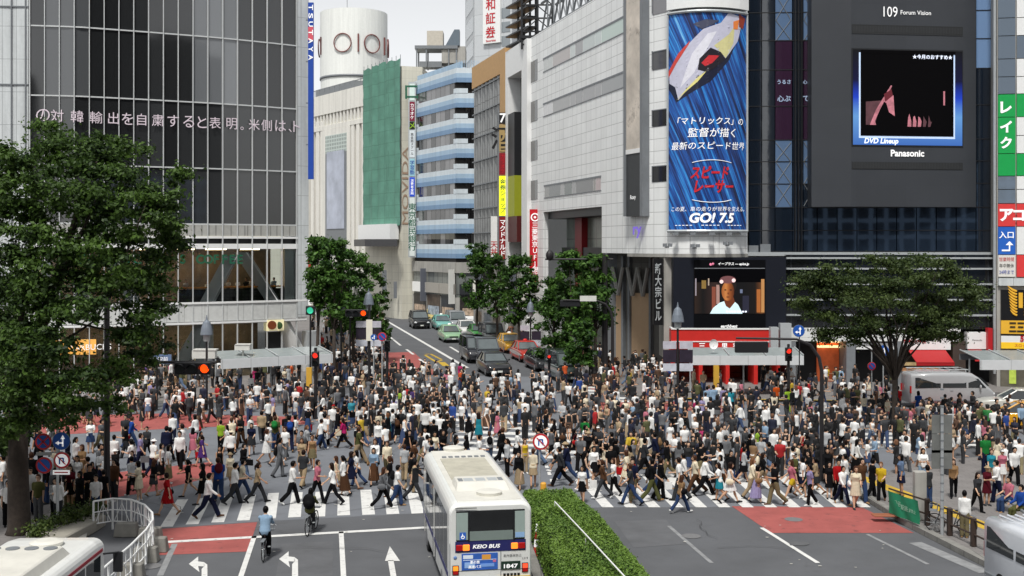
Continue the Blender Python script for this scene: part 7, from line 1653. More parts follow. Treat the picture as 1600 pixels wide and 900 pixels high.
# ------------------------------------------------------------------ street furniture
M_POLE = mat('dark_pole', rgb(36, 34, 36), .5, var=.15); M_GAL = mat('galvanised_pole', rgb(172, 176, 178), .45, metal=.3, var=.08)
M_SIGNB = paint('sign_face_blue', 26, 84, 170); M_SIGNR = paint('sign_face_red', 190, 36, 44); M_BACK = mat('sign_back', rgb(150, 152, 152), .5, metal=.2)
M_LAMP_O = mat('signal_red_lit', rgb(255, 74, 12), .3, var=0, emit=1.15); M_LAMP_R = mat('signal_ped_red', rgb(230, 50, 35), .3, var=0, emit=1.0); M_LAMP_G = mat('signal_green', rgb(60, 190, 150), .3, var=0, emit=.7); M_LENS = mat('signal_lens_off', rgb(38, 44, 46), .3)
def pole(t, p, h, r=.07, m=None, name='pole'):
    mb = MB(); mb.tube([p, Vector(p) + Vector((0, 0, h))], [r * 1.15, r], 10); return mb.build(name, m or M_POLE, t)
def signal_head(t, c, lit, horiz=True, face=1, lamps=3, r=.15, mats=None):
    c = Vector(c); d = Vector((1, 0, 0)) if horiz else Vector((0, 0, -1)); n = lamps; hw = r * 1.28
    mb = MB(); a = d * hw * n; 
    if horiz: mb.box(c.x - hw * n, c.x + hw * n, c.y - .1, c.y + .1, c.z - hw, c.z + hw)
    else: mb.box(c.x - hw, c.x + hw, c.y - .1, c.y + .1, c.z - hw * n, c.z + hw * n)
    h = mb.build('signal_head', M_BLACK, t, bevel=.03)
    for i in range(n):
        q = c + d * (i - (n - 1) / 2) * 2 * hw; mb = MB(); mb.tube([q + Vector((0, -face * .1, 0)), q + Vector((0, -face * .125, 0))], r * .92, 16)
        mb.build('lens', (mats or M_LAMP_O) if i == lit else M_LENS, h)
        mb = MB(); mb.add([q + Vector((math.cos(k / 10 * math.pi) * r * s_, -face * yy, math.sin(k / 10 * math.pi) * r * s_)) for yy, s_ in ((.1, 1.0), (.34, 1.02)) for k in range(11)], [(k, k + 1, 12 + k, 11 + k) for k in range(10)]); mb.build('visor', M_BLACK, h)
    return h
def disc_sign(name, label, c, r, kind, polep=None, poleh=None, tilt=0, parent=None, polem=None):
    c = Vector(c); t = parent or empty(name, label, 'sign', c)
    def d(r0, y, m, nm): mb = MB(); mb.tube([c + Vector((0, -y, 0)), c + Vector((0, -y - .012, 0))], r0, 24); return mb.build(nm, m, t)
    d(r, 0, M_BACK, 'plate')
    if kind == 'blue': d(r * .96, .013, M_SIGNB, 'face')
    else: d(r * .98, .013, M_SIGNR, 'rim'); d(r * .76, .026, M_SIGNB if kind in ('noparking', 'nostop') else LW, 'face')
    yy = .042
    def bar(x0, z0, x1, z1, wd, m):
        a, b = Vector((x0, 0, z0)), Vector((x1, 0, z1)); dd = (b - a).normalized(); n = Vector((-dd.z, 0, dd.x)) * wd / 2
        mb = MB(); mb.extr([c + Vector((0, -yy, 0)) + v * r for v in (a - n, b - n, b + n, a + n)], (0, -.008, 0)); mb.build('mark', m, t)
    def tri(pts, m): mb = MB(); mb.extr([c + Vector((x * r, -yy, z * r)) for x, z in pts], (0, -.008, 0)); mb.build('mark', m, t)
    if kind == 'noparking': bar(-.55, .55, .55, -.55, .2, M_SIGNR)
    if kind == 'nostop': bar(-.55, .55, .55, -.55, .18, M_SIGNR); bar(-.55, -.55, .55, .55, .18, M_SIGNR)
    if kind == 'blue': bar(.2, -.6, .2, .3, .18, LW); tri([(-.05, .25), (.2, .7), (.45, .25)], LW); bar(.2, -.2, -.3, -.2, .16, LW); tri([(-.25, .05), (-.65, -.2), (-.25, -.45)], LW)
    if kind == 'noturn':
        bar(-.25, -.45, -.25, .2, .16, M_SIGNB); bar(-.25, .25, .2, .25, .16, M_SIGNB); bar(.2, .3, .2, -.1, .16, M_SIGNB); tri([(0, -.1), (.2, -.4), (.4, -.1)], M_SIGNB)
        yy = .055; bar(-.5, .5, .5, -.5, .12, M_SIGNR)
    if polep is not None: pole(t, polep, poleh, .035, polem or M_GAL)
    return t
# left sign cluster
sgt = empty('sign_post', 'white post carrying four round traffic signs on the left pavement', 'sign', gp(92, 838))
D0 = gp(92, 838).y
for x, y, k, r in ((68, 690, 'nostop', 13), (96, 689, 'blue', 14), (69, 727, 'noparking', 13), (97, 719, 'noturn', 13)): disc_sign('', '', dp(x, y, D0 - .06), r * D0 / F, k, parent=sgt)
pole(sgt, gp(90, 838), 10.3 - (672 - HY) * D0 / F, .045, M_GAL)
mb = MB(); q = dp(96, 738, D0 - .06); mb.box(q.x - .3, q.x + .3, q.y - .02, q.y, q.z - .08, q.z + .08); pl = mb.build('plate', LW, sgt); mb = MB(); mb.box(q.x - .24, q.x + .24, q.y - .03, q.y - .02, q.z - .02, q.z + .02); mb.build('red_arrow', M_SIGNR, pl)
mb = MB(); q = dp(68, 709, D0 - .06); mb.box(q.x - .26, q.x + .3, q.y - .02, q.y, q.z - .06, q.z + .06); mb.build('plate', M_BACK, sgt)
mb = MB(); q0, q1 = dp(66, 708, D0), dp(98, 706, D0); mb.tube([q0, q1], .025, 6); q0, q1 = dp(66, 690, D0), dp(98, 690, D0); mb.tube([q0, q1], .02, 6); mb.build('brackets', M_GAL, sgt)
# no-turn sign at the hedge end
b = gp(843, 787); disc_sign('round_sign', 'round red ringed no-turn sign on a white post at the hedge end', dp(845, 690, b.y - .06), 13 * b.y / F, 'noturn', b, 10.3 - (678 - HY) * b.y / F)
mb = MB(); q = gp(849, 789); mb.tube([q, q + Vector((0, 0, .12)), q + Vector((0, 0, .14)), q + Vector((0, 0, .85)), q + Vector((0, 0, .9))], [.2, .2, .12, .12, .08], 12); o = mb.build('delineator', paint('delineator_yellow', 205, 150, 50, emit=.1)); tag(o, 'yellow delineator post beside the no-turn sign', 'post')
# signal masts
def mast(label, base, ztop, px, py, arm_y, head, lit, face=1, m=None, curve=True, r=.11, extra=None):
    t = empty('traffic_signal', label, 'traffic light', base); B = Vector(base)
    s = 1 if px > B.x else -1; hz = H - (arm_y - HY) * B.y / F
    mb = MB(); pts = [B, B + Vector((0, 0, hz - 1.4))]
    if curve: pts += [B + Vector((s * .12, 0, hz - .8)), B + Vector((s * .5, 0, hz - .25)), B + Vector((s * 1.1, 0, hz)), Vector((px, B.y, hz + .05))]; mb.tube(pts, [r * 1.2, r, r * .9, r * .8, r * .65, r * .5], 10); mb.build('mast', M_POLE, t)
    else: mb.tube([B, B + Vector((0, 0, ztop))], [r * 1.2, r], 10); mb.build('mast', M_POLE, t); mb = MB(); mb.tube([B + Vector((0, 0, hz)), Vector((px, B.y, hz))], .06, 8); mb.build('arm', M_POLE, t)
    if head is not None: signal_head(t, (head[0], B.y - .12 * face, head[1]), lit, True, face, 3, .19)
    return t
b = gp(167, 788); q = dp(303, 575, b.y)
mast('black signal mast whose arm carries a lit orange-red lamp, left side', b, 10.3 - (430 - HY) * b.y / F, dp(338, 575, b.y).x, 0, 566, (q.x, q.z), 2, 1, curve=False)
b = gp(1284, 752); q = dp(1175, 541, b.y)
mast('thick black curved signal mast standing in the right zebra crowd', b, 0, dp(1150, 530, b.y).x, 0, 530, (q.x, q.z - .05), -1, -1, r=.085)
b = gp(957, 606); q = dp(891, 474, b.y); t = mast('black curved signal mast beside the right street trees', b, 0, dp(880, 470, b.y).x, 0, 470, (q.x, q.z), -1, -1)
mb = MB(); q = dp(919, 466, b.y - .15); mb.box(q.x - .6, q.x + .6, q.y - .03, q.y, q.z - .22, q.z + .18); mb.build('name_plate', paint('plate_pale', 205, 206, 200), t)
b = gp(1400, 660); q = dp(1353, 517, b.y); t = mast('curved pale signal mast beside the broad tree on the right', b, 0, dp(1352, 508, b.y).x, 0, 508, (q.x, q.z), -1, -1)
mb = MB(); q = dp(1373, 505, b.y - .2); mb.box(q.x - .35, q.x + .35, q.y - .03, q.y, q.z - .15, q.z + .25); mb.build('name_plate', paint('plate_pale', 0, 0, 0), t)
b = gp(945, 602); t = empty('lamp_mast', 'tall black mast with a long cross arm in front of the street trees', 'mast', b); pole(t, b, 10.3 - (400 - HY) * b.y / F, .2, M_POLE); mb = MB(); q = dp(852, 405, b.y); mb.tube([q, dp(958, 405, b.y)], .07, 8); mb.build('arm', M_POLE, t); mb = MB(); q = dp(859, 399, b.y); mb.ell(q, .3, .3, .4); mb.build('lamp', M_POLE, t)
# pedestrian and small signals
def ped(label, x, yb, ys, mats, r=.13, lamp_i=0, pm=None):
    b = gp(x, yb); t = empty('pedestrian_signal', label, 'traffic light', b); c = dp(x, ys, b.y - .2); pole(t, b, c.z + .5, .09, pm or M_POLE); signal_head(t, c + Vector((0, 0, -.15)), lamp_i, False, 1, 2, r, mats); return t
ped('black post with a red pedestrian lamp at the left canopy end', 493, 655, 557, M_LAMP_R, .17)
ped('small pedestrian signal with a red lamp right of the curved black mast', 1232, 632, 550, M_LAMP_R, .17)
ped('dark pedestrian signal post on the red paving at the street mouth', 605, 622, 537, M_LENS, .15)
t = ped('red pedestrian lamp amid the right street tree trunks', 858, 604, 557, M_LAMP_R, .12)
b = gp(485, 622); t = empty('pedestrian_signal', 'green lamp box high on the corner of the left glass block', 'traffic light', b); q = dp(485, 485, b.y); pole(t, b, q.z, .06); signal_head(t, q, 0, False, 1, 1, .24, M_LAMP_G)
b = gp(577, 612); t = empty('traffic_signal', 'street signal with a single lit orange lamp over a vertical white sign', 'traffic light', b); q = dp(577, 489, b.y); pole(t, b, q.z + .6, .09); signal_head(t, q + Vector((-.9, -.15, 0)), 2, True, 1, 3, .2)
mb = MB(); q0 = dp(577, 516, b.y - .2); mb.box(q0.x - .22, q0.x + .22, q0.y, q0.y + .04, q0.z - .75, q0.z + .75); mb.build('vertical_plate', paint('plate_cream', 225, 220, 205), t)
b = gp(690, 484); t = empty('traffic_signal', 'distant signal with a lit orange lamp at the far end of the street', 'traffic light', b); q = dp(684, 428.5, b.y); mb = MB(); mb.tube([b + Vector((2.0, 0, 0)), b + Vector((2.0, 0, q.z + .2 - 0))], .1, 8); mb.tube([b + Vector((2.0, 0, q.z)), q], .08, 6); mb.build('mast', M_POLE, t); signal_head(t, q + Vector((-.8, -.2, 0)), 1, True, 1, 3, .34)
# blue round signs
b = gp(1249, 632); disc_sign('round_sign', 'blue round arrow sign over the curved black mast', dp(1248, 517, b.y - .1), 9.5 * b.y / F, 'blue', b, 10.3 - (510 - HY) * b.y / F, polem=M_POLE)
b = gp(1380, 640); disc_sign('round_sign', 'blue round arrow sign beside the broad tree trunk', dp(1380, 548, b.y - .1), 9 * b.y / F, 'blue', b, 10.3 - (505 - HY) * b.y / F)
b = gp(1362, 648); disc_sign('round_sign', 'small round no-parking sign left of the broad tree trunk', dp(1362, 572, b.y - .1), 6.5 * b.y / F, 'noparking', b, 10.3 - (545 - HY) * b.y / F)
b = gp(597, 640); disc_sign('round_sign', 'round no-parking sign on the grey post at the street mouth', dp(597, 526, b.y - .1), 7 * b.y / F, 'noparking', b, 10.3 - (519 - HY) * b.y / F)
b = gp(584, 630); disc_sign('round_sign', 'small blue round sign left of the street mouth no-parking sign', dp(584, 527, b.y - .1), 5 * b.y / F, 'blue', b, 10.3 - (522 - HY) * b.y / F)
# bell lamps with pennant boards
def bell_lamp(label, x, yb, yl, boards=True):
    b = gp(x, yb); t = empty('street_lamp', label, 'street lamp', b, group='bell shaped street lamps'); q = dp(x, yl, b.y); pole(t, b, q.z - .3, .07)
    mb = MB(); mb.tube([q + Vector((0, 0, z)) for z in (-.45, -.4, 0, .35, .5, .8)], [.4, .4, .33, .23, .07, .02], 16); mb.build('bell_shade', mat('bell_grey', rgb(120, 128, 138), .45, metal=.3), t)
    mb = MB(); mb.tube([q + Vector((0, 0, -.44)), q + Vector((0, 0, -.85))], [.24, .2], 12); mb.build('lantern', mat('lantern_glass', rgb(170, 175, 175), .3), t)
    if boards:
        for k, (dx, dz) in enumerate(((-.52, -1.9), (.52, -1.9), (-.52, -3.3), (.52, -3.3))):
            cc = q + Vector((dx, -.05, dz)); mb = MB(); mb.box(cc.x - .42, cc.x + .42, cc.y - .03, cc.y, cc.z - .24, cc.z + .24); mb.build('board', paint('board_%d' % (k // 2), *((188, 186, 196), (196, 198, 208))[k // 2], var=.2), t)
        for dx in (-.52, .52): cc = q + Vector((dx, -.05, -2.6)); mb = MB(); mb.box(cc.x - .42, cc.x + .42, cc.y - .03, cc.y, cc.z - .4, cc.z + .4); mb.build('board', paint('board_dark', 46, 38, 52, var=.4), t)
bell_lamp('bell shaped street lamp with pennant boards before the red shop', 1059, 640, 492)
bell_lamp('bell shaped street lamp with pennant boards at the street mouth', 576, 600, 467)
bell_lamp('bell shaped street lamp before the left glass block', 323, 640, 512, False)
bell_lamp('street lamp with pennant boards beside the right street trees', 829, 560, 480)
# far twin lamp
b = gp(638, 484); t = empty('street_lamp', 'twin armed black street lamp at the far street corner', 'street lamp', b); pole(t, b, 10.3 - (428 - HY) * b.y / F, .12); mb = MB()
for s in (-1, 1): q = dp(638 + s * 9, 419, b.y); mb.tube([dp(638, 428, b.y), dp(638 + s * 6, 416, b.y), q], .07, 6); mb.ell(q - Vector((0, 0, .3)), .35, .35, .35)
mb.build('lamp_arms', M_POLE, t); mb = MB(); q = dp(638, 450, b.y - .2); mb.box(q.x - .95, q.x + .95, q.y, q.y + .1, q.z - .3, q.z + .9); mb.build('board', paint('board_0', 0, 0, 0), t); mb = MB(); mb.box(q.x - .95, q.x + .95, q.y - .02, q.y + .1, q.z - .75, q.z - .3); mb.build('red_board', paint('board_red', 200, 40, 40), t)
# tall blue-white sign boards on the left street side
for x, y0, y1, w_, lab, cm in ((533, 465, 496, 6.5, 'tall white board with blue characters left of the street mouth', LB), (547, 468, 496, 4, 'slim pale grey board right of the blue lettered board', None)):
    b = gp(x, 600); t = empty('sign_board', lab, 'sign', b); q0, q1 = dp(x - w_, y1, b.y), dp(x + w_, y0, b.y); pole(t, b, q1.z, .06); mb = MB(); mb.box(q0.x, q1.x, b.y - .2, b.y - .1, q0.z, q1.z); mb.build('board', paint('board_white', 205, 212, 220) if cm else M_STEEL, t)
    if cm: text_on(lambda u, v, w2: Vector(((q0.x + q1.x) / 2 + u, b.y - .21, (q0.z + q1.z) / 2 + v)), '駐車場', h=1.15, name='lettering', m=cm, parent=t, vertical=True, bold=.01)
b = gp(245, 640); t = empty('sign_board', 'blue and white direction board half hidden under the left tree', 'sign', b); pole(t, b, 10.3 - (550 - HY) * b.y / F, .06); q = dp(248, 561, b.y); mb = MB(); mb.box(q.x - .85, q.x + .85, q.y - .2, q.y - .1, q.z - .3, q.z + .3); mb.build('board', paint('board_slate', 96, 118, 150), t); text_on(lambda u, v, w2: Vector((q.x + u, q.y - .21, q.z + v)), '渋谷駅前', w=1.3, name='lettering', m=LW, parent=t)
# glass shelters
def shelter(label, xa, ya, xb, yb, zt=2.9, depth=2.6, equip=()):
    pa = Vector(((xa - CX) * (H - zt) / (ya - HY), F * (H - zt) / (ya - HY), 0)); pb = Vector(((xb - CX) * (H - zt) / (yb - HY), F * (H - zt) / (yb - HY), 0))
    t = empty('shelter', label, 'canopy', (pa + pb) / 2); u = (pb - pa).normalized(); n = Vector((-u.y, u.x, 0)); n = n if n.y > 0 else -n; L = (pb - pa).length
    def P(a, d, z): return pa + u * a + n * d + Vector((0, 0, z))
    def bx3(mb, a0, a1, d0, d1, z0, z1): mb.hexa([P(a0, d0, z0), P(a1, d0, z0), P(a1, d1, z0), P(a0, d1, z0), P(a0, d0, z1), P(a1, d0, z1), P(a1, d1, z1), P(a0, d1, z1)])
    mb = MB(); bx3(mb, 0, L, 0, .15, zt - .62, zt); mb.build('fascia', mat('fascia_pale', rgb(206, 209, 211), .4, var=.05, brick=(1.9, 4, .02, .6)), t)
    mb = MB(); bx3(mb, 0, L, depth, depth + .15, zt - .3, zt + .1); mb.build('rear_beam', M_GREYP, t)
    k = max(2, int(L / 1.9))
    for i in range(k): mb = MB(); mb.hexa([P(L * i / k + .05, .16, zt - .02), P(L * (i + 1) / k - .05, .16, zt - .02), P(L * (i + 1) / k - .05, depth, zt + .3), P(L * i / k + .05, depth, zt + .3), P(L * i / k + .05, .16, zt + .02), P(L * (i + 1) / k - .05, .16, zt + .02), P(L * (i + 1) / k - .05, depth, zt + .34), P(L * i / k + .05, depth, zt + .34)]); mb.build('roof_pane', mat('frosted_pane', rgb(150, 158, 158), .2, var=.1), t)
    for i in range(k + 1): mb = MB(); mb.tube([P(L * i / k, .1, zt + .06), P(L * i / k, depth, zt + .38)], .045, 6); mb.build('rafter', M_STEEL, t)
    for i in range(max(2, int(L / 3.2)) + 1): a = .1 + (L - .2) * i / max(2, int(L / 3.2)); mb = MB(); mb.tube([P(a, depth * .6, 0), P(a, depth * .6, zt - .1)], .06, 8); mb.build('post', M_STEEL, t)
    for nm, a, d, z, s in equip:
        c = P(a * L, d, zt + z)
        mb = MB()
        if nm == 'dish': mb.tube([c - Vector((0, 0, .5)), c], .04, 6); mb.rings([[c + Vector((math.cos(q) * r_, -dd, math.sin(q) * r_ * 1.15)) for q in [2 * math.pi * i / 18 for i in range(18)]] for r_, dd in ((.02, 0), (.18, .03), (.3, .1))], cap=False); mb.build('dish', M_WHITE, t)
        else: mb.box(c.x - s, c.x + s, c.y - .3, c.y + .3, c.z, c.z + s * .7); mb.tube([c - Vector((0, 0, .4)), c], .06, 6); mb.box(c.x - s * .9, c.x + s * 1.1, c.y - .34, c.y + .34, c.z + s * .7, c.z + s * .8); mb.build('camera_box', mat('housing_cream', rgb(206, 206, 200), .5, var=.08), t)
    return t
shelter('glass roofed shelter with pale fascia on the left before the glass block', 346, 562, 520, 553, equip=(('box', .0 - .12, .6, .1, .75), ('box', .22, .8, .5, .5)))
shelter('glass roofed shelter with pale fascia before the red shop', 1082, 556, 1256, 556, equip=(('dish', .2, .5, .75, .4),))
shelter('glass roofed shelter at the right edge behind the silver van', 1532, 563, 1720, 563, 2.95, 3.4)
# lit subway sign box under the right shelter
for x, y, c, lab in ((1119, 585, (205, 160, 60), 'yellow post under the right glass shelter'), (483, 588, (205, 165, 60), 'yellow post beside the left shelter end')):
    b = gp(x, 640); mb = MB(); mb.box(b.x - .17, b.x + .17, b.y - .1, b.y + .1, 0, 10.3 - (y - 14 - HY) * b.y / F); o = mb.build('marker_post', paint('post_yellow', *c)); tag(o, lab, 'post')
# ---- white railing round the left corner
rl = empty('railing', 'curved white pipe railing around the left pavement corner', 'railing')
RPX = [(146, 806), (176, 801), (205, 803), (226, 812), (238, 826), (239, 838), (228, 856), (205, 882), (170, 915), (120, 965)]
pts = [gp(x, y + 26, 0) for x, y in RPX]
fine = []
for i in range(len(pts) - 1):
    for k in range(3): fine.append(pts[i].lerp(pts[i + 1], k / 3))
fine.append(pts[-1])
for nm, z, r in (('top_rail', 1.12, .035), ('middle_rail', .72, .02), ('lower_rail', .3, .025)): mb = MB(); mb.tube([p + Vector((0, 0, z)) for p in fine], r, 8); mb.build(nm, M_WHITE, rl)
for i, p in enumerate(pts): mb = MB(); mb.tube([p, p + Vector((0, 0, 1.12))], .04, 8); mb.build('post', M_WHITE, rl)
for i in range(len(pts) - 1):
    for k in (.25, .5, .75):
        a = pts[i].lerp(pts[i + 1], k); mb = MB(); mb.tube([a + Vector((0, 0, .3)), a + Vector((0, 0, 1.12))], .013, 5); mb.build('baluster', M_WHITE, rl)
    a, b = pts[i].lerp(pts[i + 1], .1), pts[i].lerp(pts[i + 1], .9); mb = MB(); mb.tube([a + Vector((0, 0, .32)), a.lerp(b, .5) + Vector((0, 0, .98)), b + Vector((0, 0, .32))], .015, 5); mb.build('arch_bar', M_WHITE, rl)
for i, (x, y) in enumerate(((243, 862), (228, 878), (205, 905), (198, 838), (235, 846))):
    p = gp(x, y); mb = MB(); mb.hexa([p + Vector(q) for q in ((-.42, -.2, 0), (.42, -.2, 0), (.42, .2, 0), (-.42, .2, 0), (-.36, -.15, .5), (.36, -.15, .5), (.36, .15, .5), (-.36, .15, .5))]); o = mb.build('concrete_block', mat('block_concrete', rgb(128, 126, 120), .85, var=.2, scale=3), bevel=.03)
    tag(o, ('pale concrete block outside the railing, nearest the zebra', 'pale concrete block outside the railing, second from the zebra', 'pale concrete block outside the railing, beside the bottom left bus', 'concrete block inside the railing at its far side', 'concrete block standing under the railing bend')[i], 'block', 'concrete blocks at the railing')
mb = MB(); q = [gp(x, y) for x, y in ((80, 870), (150, 832), (165, 822), (150, 812), (110, 828), (40, 850))]; mb.prism([(p.x, p.y) for p in q], 0, .42); pb_ = mb.build('planting_bed', mat('bed_stone', rgb(150, 146, 136), .8), bevel=.04); tag(pb_, 'low stone edged bed behind the white railing', 'planter')
# ---- brown fence along the right kerb, banner, post, bicycle
fn_ = empty('fence', 'brown post and rail fence along the right kerb', 'fence')
FP_ = [(1389, 800), (1449, 821), (1484, 837), (1521, 854), (1558, 871), (1600, 890)]; fp = [gp(x, y, .14) for x, y in FP_]
M_BRN = mat('fence_brown', rgb(58, 46, 40), .55)
for i, p in enumerate(fp):
    if i == 0: continue
    mb = MB(); mb.box(p.x - .085, p.x + .085, p.y - .085, p.y + .085, .14, 1.12); mb.build('post', M_BRN, fn_, bevel=.02)
for z in (1.04, .55):
    for a, b in zip(fp, fp[1:]): mb = MB(); mb.tube([a + Vector((0, 0, z - .14)), b + Vector((0, 0, z - .14))], .035, 8); mb.build('rail', M_BRN, fn_)
bnr = empty('banner', 'green cloth banner tied to the brown fence', 'banner', gp(1410, 800))
a, b = gp(1387, 800, .3), gp(1434, 818, .3); mb = MB(); n = 12; g_ = []
for j in range(5):
    for i in range(n + 1):
        p = a.lerp(b, i / n); g_.append(p + Vector((.03 * math.sin(i * 1.1 + j), -.12 + .04 * math.sin(i * .9 + j * .7), j * .21 - (.03 * math.sin(i / n * math.pi) if j == 4 else 0))))
mb.add(g_, [(j * (n + 1) + i, j * (n + 1) + i + 1, (j + 1) * (n + 1) + i + 1, (j + 1) * (n + 1) + i) for j in range(4) for i in range(n)]); mb.build('cloth', paint('banner_green', 28, 128, 92, .8, var=.15), bnr, smooth=True)
u_ = (b - a).normalized()
for i, (s, k, z) in enumerate((('渋谷', .28, .5), ('駅前', .5, .42), ('放置禁止', .72, .4))): text_on(lambda u, v, w_: a + u_ * ((b - a).length * k + u) + Vector((0, -.19, z - .02 + v)), s, h=.2 if i < 2 else .14, name='lettering', m=paint('banner_pale', 150, 200, 175), parent=bnr, bold=.01)
mb = MB(); p = gp(1437, 812, .14); mb.box(p.x - .22, p.x + .22, p.y - .15, p.y + .15, .14, 1.95); o = mb.build('stone_post', M_CONC, bevel=.03); tag(o, 'pale upright stone post behind the green banner', 'post')
b = gp(1472, 836, .14); t = empty('sign_post', 'tall pale ringed post with grey sign backs on the right pavement', 'sign', b); pole(t, b, 10.3 - (640 - HY) * b.y / F, .055, M_GAL)
for k in range(16): mb = MB(); z = .6 + k * .3; mb.tube([b + Vector((0, 0, z)), b + Vector((0, 0, z + .06))], .066, 10); mb.build('ring', M_GREYP, t)
for y in (663, 693, 718): mb = MB(); q = dp(1472, y, b.y + .08); mb.box(q.x - .36, q.x + .36, q.y, q.y + .03, q.z - .33, q.z + .33); mb.build('sign_back', mat('back_grey', rgb(110, 112, 110), .6, var=.2), t)
bi = bicycle('dark bicycle parked behind the brown fence'); bi.location = gp(1487, 838, .14) + Vector((.12, .35, 0)); bi.rotation_euler = (0, 0, math.radians(66))
mb = MB(); p = gp(1386, 806, .2); mb.box(p.x - .55, p.x + .5, p.y - .25, p.y + .2, .2, .26); o = mb.build('cardboard_sheet', paint('card_brown', 150, 92, 66), bevel=.02); tag(o, 'flat brown board lying on the kerb below the green banner', 'board')
st = empty('seat_rail', 'low grey pipe seat rail on the right pavement', 'bench', gp(1580, 815, .14)); a, b = gp(1566, 792, .14), gp(1604, 822, .14)
mb = MB(); mb.tube([a + Vector((0, 0, .43)), b + Vector((0, 0, .43))], .06, 10); mb.build('rail', M_GREYP, st)
for k in (.05, .5, .95): mb = MB(); p = a.lerp(b, k); mb.tube([p, p + Vector((0, 0, .4))], .05, 8); mb.build('leg', M_GREYP, st)
for k, L, lab in ((.22, L_('m', 'tee', 'pink', 'trousers', 'denim blue', 'short', 'black'), 'person in pink t-shirt and denim blue trousers sitting on the right seat rail'), (.72, L_('m', 'shirt', 'blue', 'trousers', 'olive', 'short', 'black'), 'person in blue shirt and olive trousers sitting on the right seat rail')):
    p = a.lerp(b, k); o, J = put_person(L, 1570, 800, math.radians(112), 'sit', lab); o.location = (p.x + .05, p.y - .02, .14)
# cones and poles along the hedge kerb
def cone(x, y, label, tall=.8):
    p = gp(x, y); t = empty('traffic_cone', label, 'traffic cone', p, group='red and white cones along the hedge')
    mb = MB(); mb.box(p.x - .2, p.x + .2, p.y - .2, p.y + .2, 0, .05); mb.build('base', M_SIGNR, t, bevel=.02)
    for k in range(4): r0 = .13 - .024 * k; mb = MB(); mb.tube([p + Vector((0, 0, .05 + tall * k / 4)), p + Vector((0, 0, .05 + tall * (k + 1) / 4))], [r0, r0 - .024], 14); mb.build('band', M_SIGNR if k % 2 == 0 else LW, t)
cone(839, 868, 'red and white cone on the hedge kerb, farthest from us', 1.0); cone(874, 912, 'red and white cone on the hedge kerb, middle one'); cone(886, 938, 'red and white cone on the hedge kerb, nearest us')
# ------------------------------------------------------------------ trees, hedge and planting
def leaves(name, clumps, n, size, m, parent, seed, up=.5, flat=1.0):
    """leaf blades spread through overlapping clumps; 'tone' is the leaf's own colour, young to old"""
    R = np.random.default_rng(seed); cl_ = np.array([c[:3] for c in clumps], float); rad = np.array([c[3:6] for c in clumps], float)
    wgt = rad.prod(1) ** (2 / 3); idx = R.choice(len(clumps), n, p=wgt / wgt.sum())
    d = R.normal(size=(n, 3)); d /= np.linalg.norm(d, axis=1)[:, None]; rr = np.minimum(np.abs(R.normal(size=n)) * .62, 1.7)
    ctr = cl_[idx] + d * rad[idx] * rr[:, None]
    nrm = d * .7 + R.normal(size=(n, 3)) * .55 + np.array([0, 0, up]); nrm /= np.linalg.norm(nrm, axis=1)[:, None]
    a = np.cross(nrm, R.normal(size=(n, 3))); a /= np.linalg.norm(a, axis=1)[:, None]; b = np.cross(nrm, a)
    s = size * (.6 + .8 * R.random(n))[:, None]
    v = np.stack([ctr - a * s, ctr - b * s * .55 + nrm * s * .15, ctr + a * s, ctr + b * s * .55 + nrm * s * .15], 1).reshape(-1, 3)
    ct = R.random(len(clumps)); tone = np.clip(.55 * R.random(n) ** 1.6 + .45 * ct[idx], 0, 1); tone = np.repeat(tone, 4)
    off = np.zeros(3); q = parent
    while q is not None: off += np.array(q.location); q = q.parent
    v = (v - off).astype('f'); me = bpy.data.meshes.new(name); me.vertices.add(len(v)); me.vertices.foreach_set('co', v.ravel())
    me.loops.add(len(v)); me.loops.foreach_set('vertex_index', np.arange(len(v), dtype='i')); me.polygons.add(n); me.polygons.foreach_set('loop_start', np.arange(0, len(v), 4, dtype='i')); me.update(calc_edges=True)
    at = me.attributes.new('tone', 'FLOAT', 'POINT'); at.data.foreach_set('value', tone.astype('f'))
    me.materials.append(m); o = bpy.data.objects.new(name, me); COL.objects.link(o); o.parent = parent; return o
M_BARK = mat('bark', rgb(60, 52, 46), .9, var=.35, scale=6, bump=.6, bscale=18)
LF_BIG = leaf_mat('leaf_deep', (.008, .022, .008, 1), (.11, .20, .032, 1)); LF_ST = leaf_mat('leaf_fresh', (.012, .042, .010, 1), (.12, .25, .04, 1)); LF_Z = leaf_mat('leaf_olive', (.020, .040, .012, 1), (.095, .135, .034, 1)); LF_H = leaf_mat('hedge_leaf', (.055, .12, .02, 1), (.2, .32, .055, 1), .25); LF_HD = leaf_mat('bed_leaf', (.02, .05, .012, 1), (.11, .15, .03, 1))
def tree(name, label, base, clumps, n, size, m, seed, tr, fork=.35, limbs=None, group=None, curve=(0, 0)):
    t = empty(name, label, 'tree', base, group=group); B = Vector(base); R = random.Random(seed)
    top = max(c[2] for c in clumps); mb = MB(); fz = B.z + (top - B.z) * fork
    f = B + Vector((curve[0], curve[1], fz - B.z))
    mb.tube([B - Vector((0, 0, .1)), B + Vector((0, 0, .25)), B.lerp(f, .5) + Vector((R.uniform(-.08, .08), 0, 0)), f], [tr * 1.5, tr * 1.1, tr * .95, tr * .8], 12)
    for c in (limbs if limbs is not None else R.sample(clumps, min(len(clumps), 11))):
        q = Vector(c[:3]); md = f.lerp(q, .5) + Vector((R.uniform(-.3, .3), R.uniform(-.3, .3), .15 * (q - f).length * R.uniform(.0, 1)))
        mb.tube([f - Vector((0, 0, .25)), f.lerp(md, .4) + Vector((0, 0, .1)), md, q], [tr * .55, tr * .42, tr * .26, tr * .08], 7)
    mb.build('trunk', M_BARK, t, smooth=True); leaves('crown', clumps, n, size, m, t, seed, .45); return t
